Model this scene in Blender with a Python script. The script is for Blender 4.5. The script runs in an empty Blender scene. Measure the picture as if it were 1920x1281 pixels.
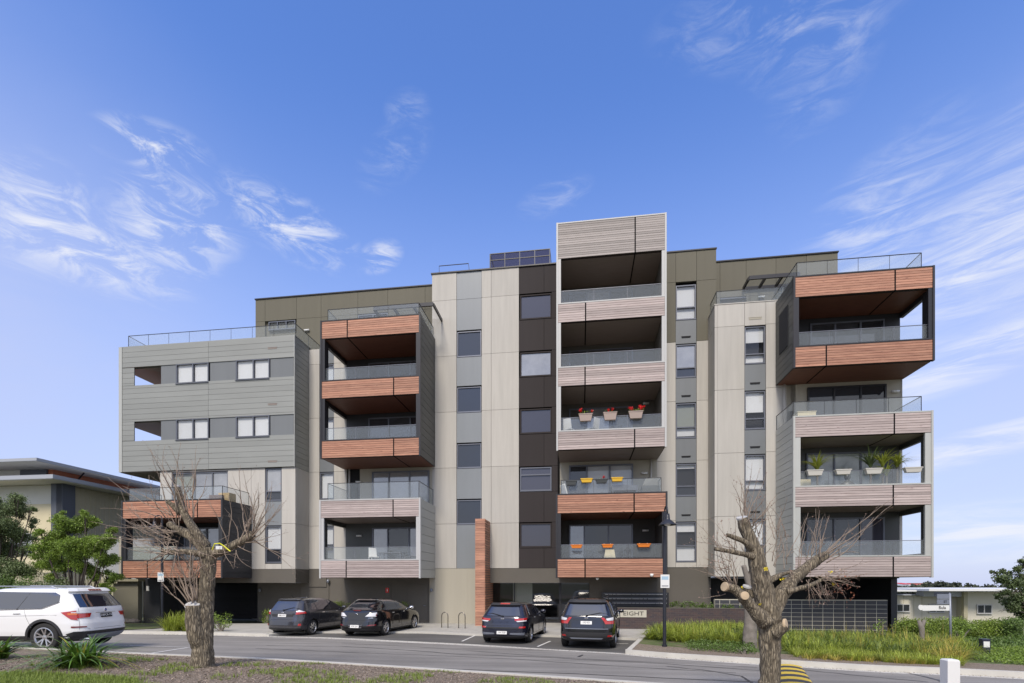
import bpy, bmesh, math, random
import numpy as np
from mathutils import Vector, Matrix, noise as mnoise

random.seed(11)
rng = np.random.default_rng(11)
scene = bpy.context.scene
COL = scene.collection
R = math.radians

# ------------------------------------------------------------------ camera
HC = 2.25            # eye height above the parking bays
F = 944.0            # focal length in pixels of the 1920 px wide photograph
CX, HY = 960.0, 1092.0
cam_d = bpy.data.cameras.new("camera")
cam = bpy.data.objects.new("camera", cam_d)
COL.objects.link(cam)
cam.location = (0, 0, HC)
cam.rotation_euler = (R(90), 0, 0)
cam_d.sensor_width = 36.0
cam_d.lens = 36.0 * F / 1920.0
cam_d.shift_y = (HY - 640.5) / 1920.0
cam_d.clip_start = 0.1
cam_d.clip_end = 4000
scene.camera = cam

# ------------------------------------------------------------------ world
SUN_EL, SUN_AZ = 48.0, 193.0        # azimuth clockwise from +Y
world = bpy.data.worlds.new("World")
scene.world = world
world.use_nodes = True
wn, wl = world.node_tree.nodes, world.node_tree.links
wn.clear()
w_out = wn.new("ShaderNodeOutputWorld")
w_bg = wn.new("ShaderNodeBackground")
w_bg.inputs[1].default_value = 0.15
sky = wn.new("ShaderNodeTexSky")
sky.sky_type = 'NISHITA'
sky.sun_disc = False
sky.sun_elevation = R(SUN_EL)
sky.sun_rotation = R(SUN_AZ)
sky.air_density = 1.0
sky.dust_density = 0.6
sky.ozone_density = 2.2
wl.new(w_bg.outputs[0], w_out.inputs[0])
tc = wn.new("ShaderNodeTexCoord")
sep = wn.new("ShaderNodeSeparateXYZ")
wl.new(tc.outputs['Generated'], sep.inputs[0])


def wmath(op, a, b=None, c=None, clamp=False):
    n = wn.new("ShaderNodeMath")
    n.operation = op
    n.use_clamp = clamp
    for i, v in enumerate((a, b, c)):
        if v is None:
            continue
        if isinstance(v, (int, float)):
            n.inputs[i].default_value = v
        else:
            wl.new(v, n.inputs[i])
    return n.outputs[0]


az = wmath('ARCTAN2', sep.outputs[0], sep.outputs[1])
el = wmath('ARCSINE', sep.outputs[2])
azel = wn.new("ShaderNodeCombineXYZ")
wl.new(az, azel.inputs[0])
wl.new(el, azel.inputs[1])


def px_azel(px, py):
    x, z = (px - CX) / F, (HY - py) / F
    return math.atan2(x, 1), math.asin(z / math.sqrt(1 + x * x + z * z))


def blob(px, py, rx, ry, ang):
    a, e = px_azel(px, py)
    k = 1.0 / F * math.cos(a)
    m = wn.new("ShaderNodeMapping")
    m.vector_type = 'TEXTURE'
    m.inputs['Location'].default_value = (a, e, 0)
    m.inputs['Rotation'].default_value = (0, 0, R(ang))
    m.inputs['Scale'].default_value = (rx * k, ry * k, 1)
    wl.new(azel.outputs[0], m.inputs[0])
    l = wn.new("ShaderNodeVectorMath")
    l.operation = 'LENGTH'
    wl.new(m.outputs[0], l.inputs[0])
    r = wn.new("ShaderNodeMapRange")
    r.interpolation_type = 'SMOOTHSTEP'
    r.inputs[1].default_value = 0.0
    r.inputs[2].default_value = 1.0
    r.inputs[3].default_value = 1.0
    r.inputs[4].default_value = 0.0
    wl.new(l.outputs['Value'], r.inputs[0])
    return r.outputs[0]


def streak(rot, sx, sy, scale, dist, seed, lo, hi, detail=9):
    m = wn.new("ShaderNodeMapping")
    m.inputs['Rotation'].default_value = (0, 0, R(-rot))
    m.inputs['Scale'].default_value = (sx, sy, 1)
    m.inputs['Location'].default_value = (seed, seed * .37, seed * .11)
    wl.new(azel.outputs[0], m.inputs[0])
    n = wn.new("ShaderNodeTexNoise")
    n.inputs['Scale'].default_value = scale
    n.inputs['Detail'].default_value = detail
    n.inputs['Roughness'].default_value = 0.66
    n.inputs['Distortion'].default_value = dist
    wl.new(m.outputs[0], n.inputs['Vector'])
    r = wn.new("ShaderNodeMapRange")
    r.interpolation_type = 'SMOOTHSTEP'
    r.inputs[1].default_value = lo
    r.inputs[2].default_value = hi
    wl.new(n.outputs['Fac'], r.inputs[0])
    return r.outputs[0]


st_fan = streak(40, 1.0, 7.5, 6.0, 0.7, 3.1, 0.38, 0.74, 12)
st_fan2 = streak(17, 1.0, 7.0, 6.0, 0.6, 7.7, 0.36, 0.66, 12)
st_curl = streak(24, 1.2, 3.4, 9.5, 0.9, 1.3, 0.43, 0.68, 12)
st_fine = streak(-50, 1.0, 4.0, 9.0, 0.8, 5.3, 0.40, 0.75)
st_veil = streak(20, 1.0, 2.2, 1.6, 0.4, 9.9, 0.30, 0.85, 5)

groups = [
    # (pattern, strength, blobs)
    (st_fan, 0.75, [(1860, 440, 330, 170, 36), (1620, 470, 230, 120, 38)]),
    (st_fan2, 0.95, [(1870, 480, 230, 80, 20), (1830, 670, 260, 55, 15), (1850, 830, 220, 40, 12), (1700, 560, 120, 50, 20), (1860, 1000, 200, 70, 0)]),
    (st_curl, 1.0, [(80, 410, 120, 100, 20), (160, 470, 200, 70, -5), (330, 420, 140, 90, 20), (545, 425, 150, 52, -12), (285, 275, 110, 40, 8), (300, 348, 55, 28, 0), (712, 482, 50, 26, 20)]),
    (st_fine, 0.40, [(1560, 50, 150, 100, 50), (1460, 30, 260, 60, -6), (1500, 60, 120, 60, 10), (765, 210, 50, 28, 10), (1040, 370, 80, 26, 12), (740, 290, 90, 40, 30)]),
]
mask = None
for pat, stg, blobs in groups:
    b = None
    for bb in blobs:
        o = blob(*bb)
        b = o if b is None else wmath('MAXIMUM', b, o)
    bb2 = wmath('POWER', b, 0.7)
    m_ = wmath('MULTIPLY', wmath('MULTIPLY', pat, bb2), stg, clamp=True)
    mask = m_ if mask is None else wmath('MAXIMUM', mask, m_)
# thin veil: left, right and low down
vl = wmath('MULTIPLY', blob(-150, 420, 760, 640, 0), 0.42)
vr = wmath('MULTIPLY', blob(2000, 560, 620, 420, 30), 0.30)
vh = wn.new("ShaderNodeMapRange")
vh.interpolation_type = 'SMOOTHSTEP'
vh.inputs[1].default_value = -0.05
vh.inputs[2].default_value = 0.80
vh.inputs[3].default_value = 0.92
vh.inputs[4].default_value = 0.0
wl.new(el, vh.inputs[0])
veil = wmath('ADD', wmath('MULTIPLY', wmath('MAXIMUM', vl, vr), wmath('ADD', wmath('MULTIPLY', st_veil, 0.6), 0.5)), vh.outputs[0], clamp=True)
# unseen cloud behind the viewer, thickened to whiten the light and window reflections
n3 = wn.new("ShaderNodeTexNoise")
n3.inputs['Scale'].default_value = 2.3
n3.inputs['Detail'].default_value = 8
n3.inputs['Distortion'].default_value = 0.4
wl.new(tc.outputs['Generated'], n3.inputs['Vector'])
r3 = wn.new("ShaderNodeMapRange")
r3.interpolation_type = 'SMOOTHSTEP'
r3.inputs[1].default_value = 0.28
r3.inputs[2].default_value = 0.66
wl.new(n3.outputs['Fac'], r3.inputs[0])
back = wn.new("ShaderNodeMapRange")
back.inputs[1].default_value = 0.35
back.inputs[2].default_value = -0.25
wl.new(sep.outputs[1], back.inputs[0])
rest = wmath('MULTIPLY', wmath('MULTIPLY', r3.outputs[0], back.outputs[0]), 0.93)
mask = wmath('MAXIMUM', wmath('MULTIPLY', mask, 0.9), rest)
hsv = wn.new("ShaderNodeHueSaturation")
hsv.inputs['Hue'].default_value = 0.514
hsv.inputs['Saturation'].default_value = 1.22
hsv.inputs['Value'].default_value = 1.3
wl.new(sky.outputs[0], hsv.inputs['Color'])
mx1 = wn.new("ShaderNodeMix")
mx1.data_type = 'RGBA'
wl.new(veil, mx1.inputs['Factor'])
wl.new(hsv.outputs[0], mx1.inputs['A'])
mx1.inputs['B'].default_value = (2.55, 2.85, 4.15, 1)
mx2 = wn.new("ShaderNodeMix")
mx2.data_type = 'RGBA'
wl.new(mask, mx2.inputs['Factor'])
wl.new(mx1.outputs['Result'], mx2.inputs['A'])
mx2.inputs['B'].default_value = (4.0, 4.1, 4.45, 1)
wl.new(mx2.outputs['Result'], w_bg.inputs[0])

sun_d = bpy.data.lights.new("sun", 'SUN')
sun_d.energy = 2.3
sun_d.angle = R(15)
sun_d.color = (1.0, 0.91, 0.79)
sun = bpy.data.objects.new("sun", sun_d)
COL.objects.link(sun)
sa, se = R(SUN_AZ), R(SUN_EL)
to_sun = Vector((math.sin(sa) * math.cos(se), math.cos(sa) * math.cos(se), math.sin(se)))
sun.rotation_euler = to_sun.to_track_quat('Z', 'Y').to_euler()
sun.location = (0, -20, 40)

scene.view_settings.view_transform = 'Standard'
scene.view_settings.look = 'None'
scene.view_settings.exposure = 0.55
scene.view_settings.gamma = 1.0
scene.cycles.max_bounces = 8
scene.cycles.transparent_max_bounces = 16


# ------------------------------------------------------------------ helpers
class MB:
    """collects faces; build() links them as one mesh object"""
    def __init__(self):
        self.v, self.f, self.m = [], [], []

    def add(self, vs, fs, m=0):
        o = len(self.v)
        self.v += [tuple(p) for p in vs]
        self.f += [tuple(i + o for i in f) for f in fs]
        self.m += [m] * len(fs)

    def box(self, x0, x1, y0, y1, z0, z1, m=0):
        self.add([(x0, y0, z0), (x1, y0, z0), (x1, y1, z0), (x0, y1, z0), (x0, y0, z1), (x1, y0, z1), (x1, y1, z1), (x0, y1, z1)],
                 [(0, 3, 2, 1), (4, 5, 6, 7), (0, 1, 5, 4), (1, 2, 6, 5), (2, 3, 7, 6), (3, 0, 4, 7)], m)

    def bar(self, p, q, w, h=None, m=0, up=(0, 0, 1)):
        p, q = Vector(p), Vector(q)
        h = h or w
        d = (q - p).normalized()
        u = Vector(up)
        if abs(d.dot(u)) > .98:
            u = Vector((0, 1, 0))
        s = d.cross(u).normalized() * (w / 2)
        t = s.cross(d).normalized() * (h / 2)
        vs = [p - s - t, p + s - t, p + s + t, p - s + t, q - s - t, q + s - t, q + s + t, q - s + t]
        self.add(vs, [(0, 3, 2, 1), (4, 5, 6, 7), (0, 1, 5, 4), (1, 2, 6, 5), (2, 3, 7, 6), (3, 0, 4, 7)], m)

    def tube(self, pts, rad, n=8, m=0, cap=True, wob=0.0, seed=0, wfreq=3.0):
        pts = [Vector(p) for p in pts]
        if not hasattr(rad, '__len__'):
            rad = [rad] * len(pts)
        o = len(self.v)
        T0 = (pts[1] - pts[0]).normalized()
        a = Vector((0, 0, 1)) if abs(T0.z) < .9 else Vector((1, 0, 0))
        N = T0.cross(a).normalized()
        for i, p in enumerate(pts):
            T = (pts[min(i + 1, len(pts) - 1)] - pts[max(i - 1, 0)]).normalized()
            N = (N - T * N.dot(T)).normalized()
            B = T.cross(N)
            for k in range(n):
                an = 2 * math.pi * k / n
                d = N * math.cos(an) + B * math.sin(an)
                r = rad[i]
                if wob:
                    q = p + d * r
                    r *= 1 + wob * mnoise.noise(q * wfreq + Vector((seed, 0, 0))) + wob * .5 * mnoise.noise(q * wfreq * 3.1)
                self.v.append(tuple(p + d * r))
        for i in range(len(pts) - 1):
            for k in range(n):
                k2 = (k + 1) % n
                self.f.append((o + i * n + k, o + i * n + k2, o + (i + 1) * n + k2, o + (i + 1) * n + k))
                self.m.append(m)
        if cap:
            self.f.append(tuple(o + k for k in reversed(range(n))))
            self.m.append(m)
            self.f.append(tuple(o + (len(pts) - 1) * n + k for k in range(n)))
            self.m.append(m)

    def lathe(self, prof, c=(0, 0, 0), n=20, axis='Z', m=0):
        """prof: list of (radius, height)"""
        o = len(self.v)
        for r, h in prof:
            for k in range(n):
                a = 2 * math.pi * k / n
                x, y = r * math.cos(a), r * math.sin(a)
                p = {'Z': (x, y, h), 'Y': (x, h, y), 'X': (h, x, y)}[axis]
                self.v.append((p[0] + c[0], p[1] + c[1], p[2] + c[2]))
        for i in range(len(prof) - 1):
            for k in range(n):
                k2 = (k + 1) % n
                self.f.append((o + i * n + k, o + i * n + k2, o + (i + 1) * n + k2, o + (i + 1) * n + k))
                self.m.append(m)

    def prism(self, poly, z0, z1, m=0):
        n = len(poly)
        vs = [(p[0], p[1], z0) for p in poly] + [(p[0], p[1], z1) for p in poly]
        fs = [tuple(reversed(range(n))), tuple(range(n, 2 * n))]
        for i in range(n):
            j = (i + 1) % n
            fs.append((i, j, n + j, n + i))
        self.add(vs, fs, m)

    def build(self, name, mats, parent=None, smooth=False, loc=None, rot=None, fix=False):
        me = bpy.data.meshes.new(name)
        me.from_pydata(self.v, [], self.f)
        mats = mats if isinstance(mats, (list, tuple)) else [mats]
        for mm in mats:
            me.materials.append(mm)
        if len(mats) > 1:
            me.polygons.foreach_set('material_index', self.m)
        if smooth:
            me.polygons.foreach_set('use_smooth', [True] * len(me.polygons))
        if fix:
            bm = bmesh.new()
            bm.from_mesh(me)
            bmesh.ops.recalc_face_normals(bm, faces=bm.faces)
            bm.to_mesh(me)
            bm.free()
        me.update()
        ob = bpy.data.objects.new(name, me)
        COL.objects.link(ob)
        if parent:
            ob.parent = parent
        if loc is not None:
            ob.location = loc
        if rot is not None:
            ob.rotation_euler = rot
        return ob


def npmesh(name, verts, quads, mat, parent=None, smooth=False):
    """fast mesh from numpy: verts (N,3), quads (M,4)"""
    me = bpy.data.meshes.new(name)
    nv, nf = len(verts), len(quads)
    me.vertices.add(nv)
    me.vertices.foreach_set('co', np.asarray(verts, dtype=np.float32).ravel())
    me.loops.add(nf * 4)
    me.loops.foreach_set('vertex_index', np.asarray(quads, dtype=np.int32).ravel())
    me.polygons.add(nf)
    me.polygons.foreach_set('loop_start', np.arange(0, nf * 4, 4, dtype=np.int32))
    me.polygons.foreach_set('loop_total', np.full(nf, 4, dtype=np.int32))
    me.materials.append(mat)
    me.update(calc_edges=True)
    me.validate()
    if smooth:
        me.polygons.foreach_set('use_smooth', [True] * nf)
    ob = bpy.data.objects.new(name, me)
    COL.objects.link(ob)
    if parent:
        ob.parent = parent
    return ob


def tag(o, label=None, cat=None, group=None, kind=None):
    if label:
        o['label'] = label
    if cat:
        o['category'] = cat
    if group:
        o['group'] = group
    if kind:
        o['kind'] = kind
    return o


def empty(name, loc=(0, 0, 0), rz=0.0, parent=None):
    o = bpy.data.objects.new(name, None)
    COL.objects.link(o)
    o.empty_display_size = .2
    o.location = loc
    o.rotation_euler = (0, 0, rz)
    if parent:
        o.parent = parent
    return o


def copy_tree(o, parent=None):
    c = o.copy()
    COL.objects.link(c)
    if parent:
        c.parent = parent
    for ch in list(o.children):
        copy_tree(ch, c)
    return c


_unit = {}


def piece(name, mat, parent, x0, x1, y0, y1, z0, z1):
    """a box that shares one unit mesh per name and material"""
    key = (name, mat.name)
    me = _unit.get(key)
    if me is None:
        me = bpy.data.meshes.new(name)
        vs = [(-.5, -.5, -.5), (.5, -.5, -.5), (.5, .5, -.5), (-.5, .5, -.5), (-.5, -.5, .5), (.5, -.5, .5), (.5, .5, .5), (-.5, .5, .5)]
        me.from_pydata(vs, [], [(0, 3, 2, 1), (4, 5, 6, 7), (0, 1, 5, 4), (1, 2, 6, 5), (2, 3, 7, 6), (3, 0, 4, 7)])
        me.materials.append(mat)
        _unit[key] = me
    ob = bpy.data.objects.new(name, me)
    COL.objects.link(ob)
    ob.parent = parent
    ob.location = ((x0 + x1) / 2, (y0 + y1) / 2, (z0 + z1) / 2)
    ob.scale = (abs(x1 - x0), abs(y1 - y0), abs(z1 - z0))
    return ob


def text(name, s, size, mat, parent, loc, rot=(R(90), 0, 0), depth=0.002, align='CENTER', sx=1.0):
    cu = bpy.data.curves.new(name, 'FONT')
    cu.body = s
    cu.size = size
    cu.extrude = depth
    cu.align_x = align
    cu.align_y = 'CENTER'
    cu.resolution_u = 2
    cu.materials.append(mat)
    tmp = bpy.data.objects.new(name, cu)
    COL.objects.link(tmp)
    me = bpy.data.meshes.new_from_object(tmp)
    bpy.data.objects.remove(tmp)
    me.materials.clear()
    me.materials.append(mat)
    ob = bpy.data.objects.new(name, me)
    COL.objects.link(ob)
    ob.parent = parent
    ob.location = loc
    ob.rotation_euler = rot
    ob.scale = (sx, 1, 1)
    return ob


# ------------------------------------------------------------------ materials
def mat_new(name):
    m = bpy.data.materials.new(name)
    m.use_nodes = True
    nt = m.node_tree
    return m, nt, nt.nodes['Principled BSDF']


def pm(name, col, rough=.6, metal=0.0, spec=.5, var=0.0, vscale=1.5, stretch=(1, 1, 1), orand=0.0, bump=0.0, bscale=20.0,
       coat=0.0, island=0.0, ior=1.5, rvar=0.0, translucent=0.0, fleck=None):
    """principled material with world-space noise variation, per-object variation and fine relief"""
    m, nt, b = mat_new(name)
    N, L = nt.nodes, nt.links
    b.inputs['Roughness'].default_value = rough
    b.inputs['Metallic'].default_value = metal
    b.inputs['Specular IOR Level'].default_value = spec
    b.inputs['IOR'].default_value = ior
    if coat:
        b.inputs['Coat Weight'].default_value = coat
        b.inputs['Coat Roughness'].default_value = 0.04
    src = None
    if var or bump or fleck:
        g = N.new('ShaderNodeNewGeometry')
        mp = N.new('ShaderNodeMapping')
        mp.inputs['Scale'].default_value = stretch
        L.new(g.outputs['Position'], mp.inputs[0])
    val = None
    if var:
        n1 = N.new('ShaderNodeTexNoise')
        n1.inputs['Scale'].default_value = vscale
        n1.inputs['Detail'].default_value = 6
        n1.inputs['Roughness'].default_value = .6
        L.new(mp.outputs[0], n1.inputs['Vector'])
        r = N.new('ShaderNodeMapRange')
        r.inputs[1].default_value = .25
        r.inputs[2].default_value = .75
        r.inputs[3].default_value = 1 - var
        r.inputs[4].default_value = 1 + var
        L.new(n1.outputs['Fac'], r.inputs[0])
        val = r.outputs[0]
    if orand:
        oi = N.new('ShaderNodeObjectInfo')
        r = N.new('ShaderNodeMapRange')
        r.inputs[3].default_value = 1 - orand
        r.inputs[4].default_value = 1 + orand
        L.new(oi.outputs['Random'], r.inputs[0])
        if val is None:
            val = r.outputs[0]
        else:
            mm = N.new('ShaderNodeMath')
            mm.operation = 'MULTIPLY'
            L.new(val, mm.inputs[0])
            L.new(r.outputs[0], mm.inputs[1])
            val = mm.outputs[0]
    if island:
        gi = N.new('ShaderNodeNewGeometry')
        r = N.new('ShaderNodeMapRange')
        r.inputs[3].default_value = 1 - island
        r.inputs[4].default_value = 1 + island
        L.new(gi.outputs['Random Per Island'], r.inputs[0])
        if val is None:
            val = r.outputs[0]
        else:
            mm = N.new('ShaderNodeMath')
            mm.operation = 'MULTIPLY'
            L.new(val, mm.inputs[0])
            L.new(r.outputs[0], mm.inputs[1])
            val = mm.outputs[0]
    hs = N.new('ShaderNodeHueSaturation')
    hs.inputs['Color'].default_value = (*col, 1)
    if val is not None:
        L.new(val, hs.inputs['Value'])
    cout = hs.outputs[0]
    if fleck:
        fc, fs, lo, hi = fleck
        n2 = N.new('ShaderNodeTexNoise')
        n2.inputs['Scale'].default_value = fs
        n2.inputs['Detail'].default_value = 4
        L.new(mp.outputs[0], n2.inputs['Vector'])
        r = N.new('ShaderNodeMapRange')
        r.inputs[1].default_value = lo
        r.inputs[2].default_value = hi
        L.new(n2.outputs['Fac'], r.inputs[0])
        mx = N.new('ShaderNodeMix')
        mx.data_type = 'RGBA'
        L.new(r.outputs[0], mx.inputs['Factor'])
        L.new(cout, mx.inputs['A'])
        mx.inputs['B'].default_value = (*fc, 1)
        cout = mx.outputs['Result']
    L.new(cout, b.inputs['Base Color'])
    if bump:
        n3 = N.new('ShaderNodeTexNoise')
        n3.inputs['Scale'].default_value = bscale
        n3.inputs['Detail'].default_value = 5
        L.new(mp.outputs[0], n3.inputs['Vector'])
        bp = N.new('ShaderNodeBump')
        bp.inputs['Strength'].default_value = bump
        bp.inputs['Distance'].default_value = 0.02
        L.new(n3.outputs['Fac'], bp.inputs['Height'])
        L.new(bp.outputs[0], b.inputs['Normal'])
    if translucent:
        tr = N.new('ShaderNodeBsdfTranslucent')
        L.new(cout, tr.inputs['Color'])
        ms = N.new('ShaderNodeMixShader')
        ms.inputs[0].default_value = translucent
        out = N['Material Output']
        L.new(b.outputs[0], ms.inputs[1])
        L.new(tr.outputs[0], ms.inputs[2])
        L.new(ms.outputs[0], out.inputs[0])
    return m


def glass_mat(name, tint, refl=1.45, base=0.0, base_col=(.5, .55, .58), rough=0.0, boost=0.0):
    """thin sheet glass: see-through, tinted, with Fresnel reflection and an optional diffuse base colour"""
    m, nt, b = mat_new(name)
    N, L = nt.nodes, nt.links
    N.remove(b)
    out = N['Material Output']
    t = N.new('ShaderNodeBsdfTransparent')
    t.inputs[0].default_value = (*tint, 1)
    g = N.new('ShaderNodeBsdfGlossy')
    g.inputs['Roughness'].default_value = rough
    g.inputs['Color'].default_value = (1, 1, 1, 1)
    fr = N.new('ShaderNodeFresnel')
    fr.inputs[0].default_value = refl
    ad = N.new('ShaderNodeMath')
    ad.operation = 'ADD'
    ad.use_clamp = True
    ad.inputs[1].default_value = boost
    L.new(fr.outputs[0], ad.inputs[0])
    gm = N.new('ShaderNodeNewGeometry')
    iv = N.new('ShaderNodeMath')
    iv.operation = 'SUBTRACT'
    iv.inputs[0].default_value = 1.0
    L.new(gm.outputs['Backfacing'], iv.inputs[1])
    fm_ = N.new('ShaderNodeMath')
    fm_.operation = 'MULTIPLY'
    L.new(ad.outputs[0], fm_.inputs[0])
    L.new(iv.outputs[0], fm_.inputs[1])
    ad = fm_
    m1 = N.new('ShaderNodeMixShader')
    L.new(ad.outputs[0], m1.inputs[0])
    L.new(t.outputs[0], m1.inputs[1])
    L.new(g.outputs[0], m1.inputs[2])
    last = m1.outputs[0]
    if base:
        d = N.new('ShaderNodeBsdfDiffuse')
        d.inputs[0].default_value = (*base_col, 1)
        m2 = N.new('ShaderNodeMixShader')
        m2.inputs[0].default_value = base
        L.new(last, m2.inputs[1])
        L.new(d.outputs[0], m2.inputs[2])
        last = m2.outputs[0]
    L.new(last, out.inputs[0])
    return m


VST = (1.6, 1.6, .12)      # tall streaks
M = {}
M['beige'] = pm('render_panel_beige', (.465, .442, .40), .75, var=.08, vscale=3.0, stretch=VST, orand=.065, bump=.05, bscale=60)
M['beige_dk'] = pm('render_wall_buff', (.40, .37, .30), .8, var=.05, stretch=VST, orand=.02)
M['greypanel'] = pm('spandrel_grey', (.235, .25, .26), .35, var=.05, stretch=VST, orand=.04)
M['midgrey'] = pm('spandrel_mid_grey', (.17, .18, .185), .4, var=.05, stretch=VST, orand=.06)
M['brown'] = pm('panel_dark_brown', (.040, .034, .034), .75, spec=.2, var=.06, stretch=VST, orand=.06)
M['olive'] = pm('panel_olive', (.12, .11, .078), .7, var=.06, stretch=VST, orand=.05)
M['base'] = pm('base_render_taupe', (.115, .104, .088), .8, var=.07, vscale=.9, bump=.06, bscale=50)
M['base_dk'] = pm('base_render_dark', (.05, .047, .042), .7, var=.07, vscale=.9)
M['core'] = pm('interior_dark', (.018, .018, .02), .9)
M['clad'] = pm('metal_cladding_grey', (.285, .29, .268), .45, metal=.2, var=.07, vscale=.8, stretch=(.5, .5, 3), orand=.05)
M['clad_lt'] = pm('metal_cladding_light', (.43, .435, .41), .5, metal=.1, var=.04, orand=.05)
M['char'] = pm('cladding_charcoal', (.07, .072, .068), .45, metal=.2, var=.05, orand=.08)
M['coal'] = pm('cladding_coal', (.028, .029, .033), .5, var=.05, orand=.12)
M['trim_dk'] = pm('trim_dark', (.022, .021, .024), .4)
M['trim_gr'] = pm('trim_grey_alu', (.19, .195, .22), .35, metal=.4)
M['trim_wh'] = pm('trim_white', (.47, .47, .46), .5, var=.03)
M['black'] = pm('black_gap', (.006, .006, .007), .8, spec=.1)
M['frame'] = pm('window_frame_grey', (.14, .148, .175), .4, metal=.3)
M['white'] = pm('white_paint', (.72, .72, .70), .5, var=.02)
M['blind'] = pm('roller_blind_white', (.74, .73, .71), .8, orand=.07)
M['blind_gr'] = pm('roller_blind_green_grey', (.30, .31, .26), .8, orand=.1)
M['conc'] = pm('concrete_light', (.40, .385, .35), .85, var=.10, vscale=1.2, bump=.1, bscale=40, fleck=((.28, .27, .25), 3.5, .55, .8))
M['kerb'] = pm('kerb_concrete', (.52, .50, .45), .85, var=.10, vscale=2.2, bump=.12, bscale=30)
M['line'] = pm('line_paint', (.66, .65, .62), .7, var=.08, vscale=7, fleck=((.25, .25, .25), 14, .58, .72))
M['alu'] = pm('galvanised_steel', (.24, .26, .31), .45, metal=.4)
M['steel_dk'] = pm('stainless_dark', (.25, .23, .20), .3, metal=.9)
M['pole'] = pm('pole_black', (.02, .022, .03), .4)


def timber(name, c1, c2, knot):
    m, nt, b = mat_new(name)
    N, L = nt.nodes, nt.links
    g = N.new('ShaderNodeNewGeometry')
    oi = N.new('ShaderNodeObjectInfo')
    add = N.new('ShaderNodeVectorMath')
    add.operation = 'ADD'
    cb = N.new('ShaderNodeCombineXYZ')
    ml = N.new('ShaderNodeMath')
    ml.operation = 'MULTIPLY'
    ml.inputs[1].default_value = 37.0
    L.new(oi.outputs['Random'], ml.inputs[0])
    L.new(ml.outputs[0], cb.inputs[0])
    L.new(g.outputs['Position'], add.inputs[0])
    L.new(cb.outputs[0], add.inputs[1])
    mp = N.new('ShaderNodeMapping')
    mp.inputs['Scale'].default_value = (1.2, 1.2, 26)
    L.new(add.outputs[0], mp.inputs[0])
    n1 = N.new('ShaderNodeTexNoise')
    n1.inputs['Scale'].default_value = 1.6
    n1.inputs['Detail'].default_value = 7
    n1.inputs['Distortion'].default_value = .5
    L.new(mp.outputs[0], n1.inputs['Vector'])
    rp = N.new('ShaderNodeValToRGB')
    rp.color_ramp.elements[0].position = .3
    rp.color_ramp.elements[0].color = (*c1, 1)
    rp.color_ramp.elements[1].position = .68
    rp.color_ramp.elements[1].color = (*c2, 1)
    L.new(n1.outputs['Fac'], rp.inputs[0])
    # knots and end joints
    mp2 = N.new('ShaderNodeMapping')
    mp2.inputs['Scale'].default_value = (2.2, 2.2, 16)
    L.new(add.outputs[0], mp2.inputs[0])
    n2 = N.new('ShaderNodeTexNoise')
    n2.inputs['Scale'].default_value = 1.7
    n2.inputs['Detail'].default_value = 2
    L.new(mp2.outputs[0], n2.inputs['Vector'])
    r2 = N.new('ShaderNodeMapRange')
    r2.inputs[1].default_value = .68
    r2.inputs[2].default_value = .76
    L.new(n2.outputs['Fac'], r2.inputs[0])
    mx = N.new('ShaderNodeMix')
    mx.data_type = 'RGBA'
    L.new(r2.outputs[0], mx.inputs['Factor'])
    L.new(rp.outputs[0], mx.inputs['A'])
    mx.inputs['B'].default_value = (*knot, 1)
    hs = N.new('ShaderNodeHueSaturation')
    L.new(mx.outputs['Result'], hs.inputs['Color'])
    r3 = N.new('ShaderNodeMapRange')
    r3.inputs[3].default_value = .76
    r3.inputs[4].default_value = 1.16
    L.new(oi.outputs['Random'], r3.inputs[0])
    L.new(r3.outputs[0], hs.inputs['Value'])
    L.new(hs.outputs[0], b.inputs['Base Color'])
    b.inputs['Roughness'].default_value = .6
    return m


M['orange'] = timber('timber_orange', (.31, .135, .085), (.52, .27, .175), (.10, .035, .025))
M['pink'] = timber('timber_weathered_pink', (.36, .29, .27), (.50, .42, .395), (.22, .14, .15))
M['taupe'] = timber('timber_grey_taupe', (.30, .265, .245), (.37, .33, .31), (.24, .2, .18))
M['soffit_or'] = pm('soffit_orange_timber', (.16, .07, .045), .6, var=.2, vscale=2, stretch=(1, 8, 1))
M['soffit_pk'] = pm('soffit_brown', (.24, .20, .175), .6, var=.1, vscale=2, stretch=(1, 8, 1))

M['glass_rail'] = glass_mat('balustrade_glass', (.945, .96, .965), 1.45, base=.075, base_col=(.64, .69, .71), boost=.02)  # pale diffuse base paints in the reflected sky
M['pane'] = glass_mat('window_glass', (.93, .94, .95), 1.5, boost=.02)
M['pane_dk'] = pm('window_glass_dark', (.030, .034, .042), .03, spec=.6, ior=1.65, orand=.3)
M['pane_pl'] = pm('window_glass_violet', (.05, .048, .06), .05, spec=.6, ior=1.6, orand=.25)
M['pane_skyrefl'] = pm('window_glass_sky_pale', (.40, .43, .41), .06, spec=.6, ior=1.6, orand=.12, var=.25, vscale=1.4)  # sky reflection painted into the pale base colour
M['pane_pale'] = pm('window_glass_pale', (.24, .245, .25), .06, spec=.9, ior=1.9, orand=.15, var=.25, vscale=1.4)  # pale base and mottling painted in as window reflections
M['screen'] = glass_mat('roof_screen_mesh', (.42, .40, .46), 1.3, base=.25, base_col=(.12, .11, .15))

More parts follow.
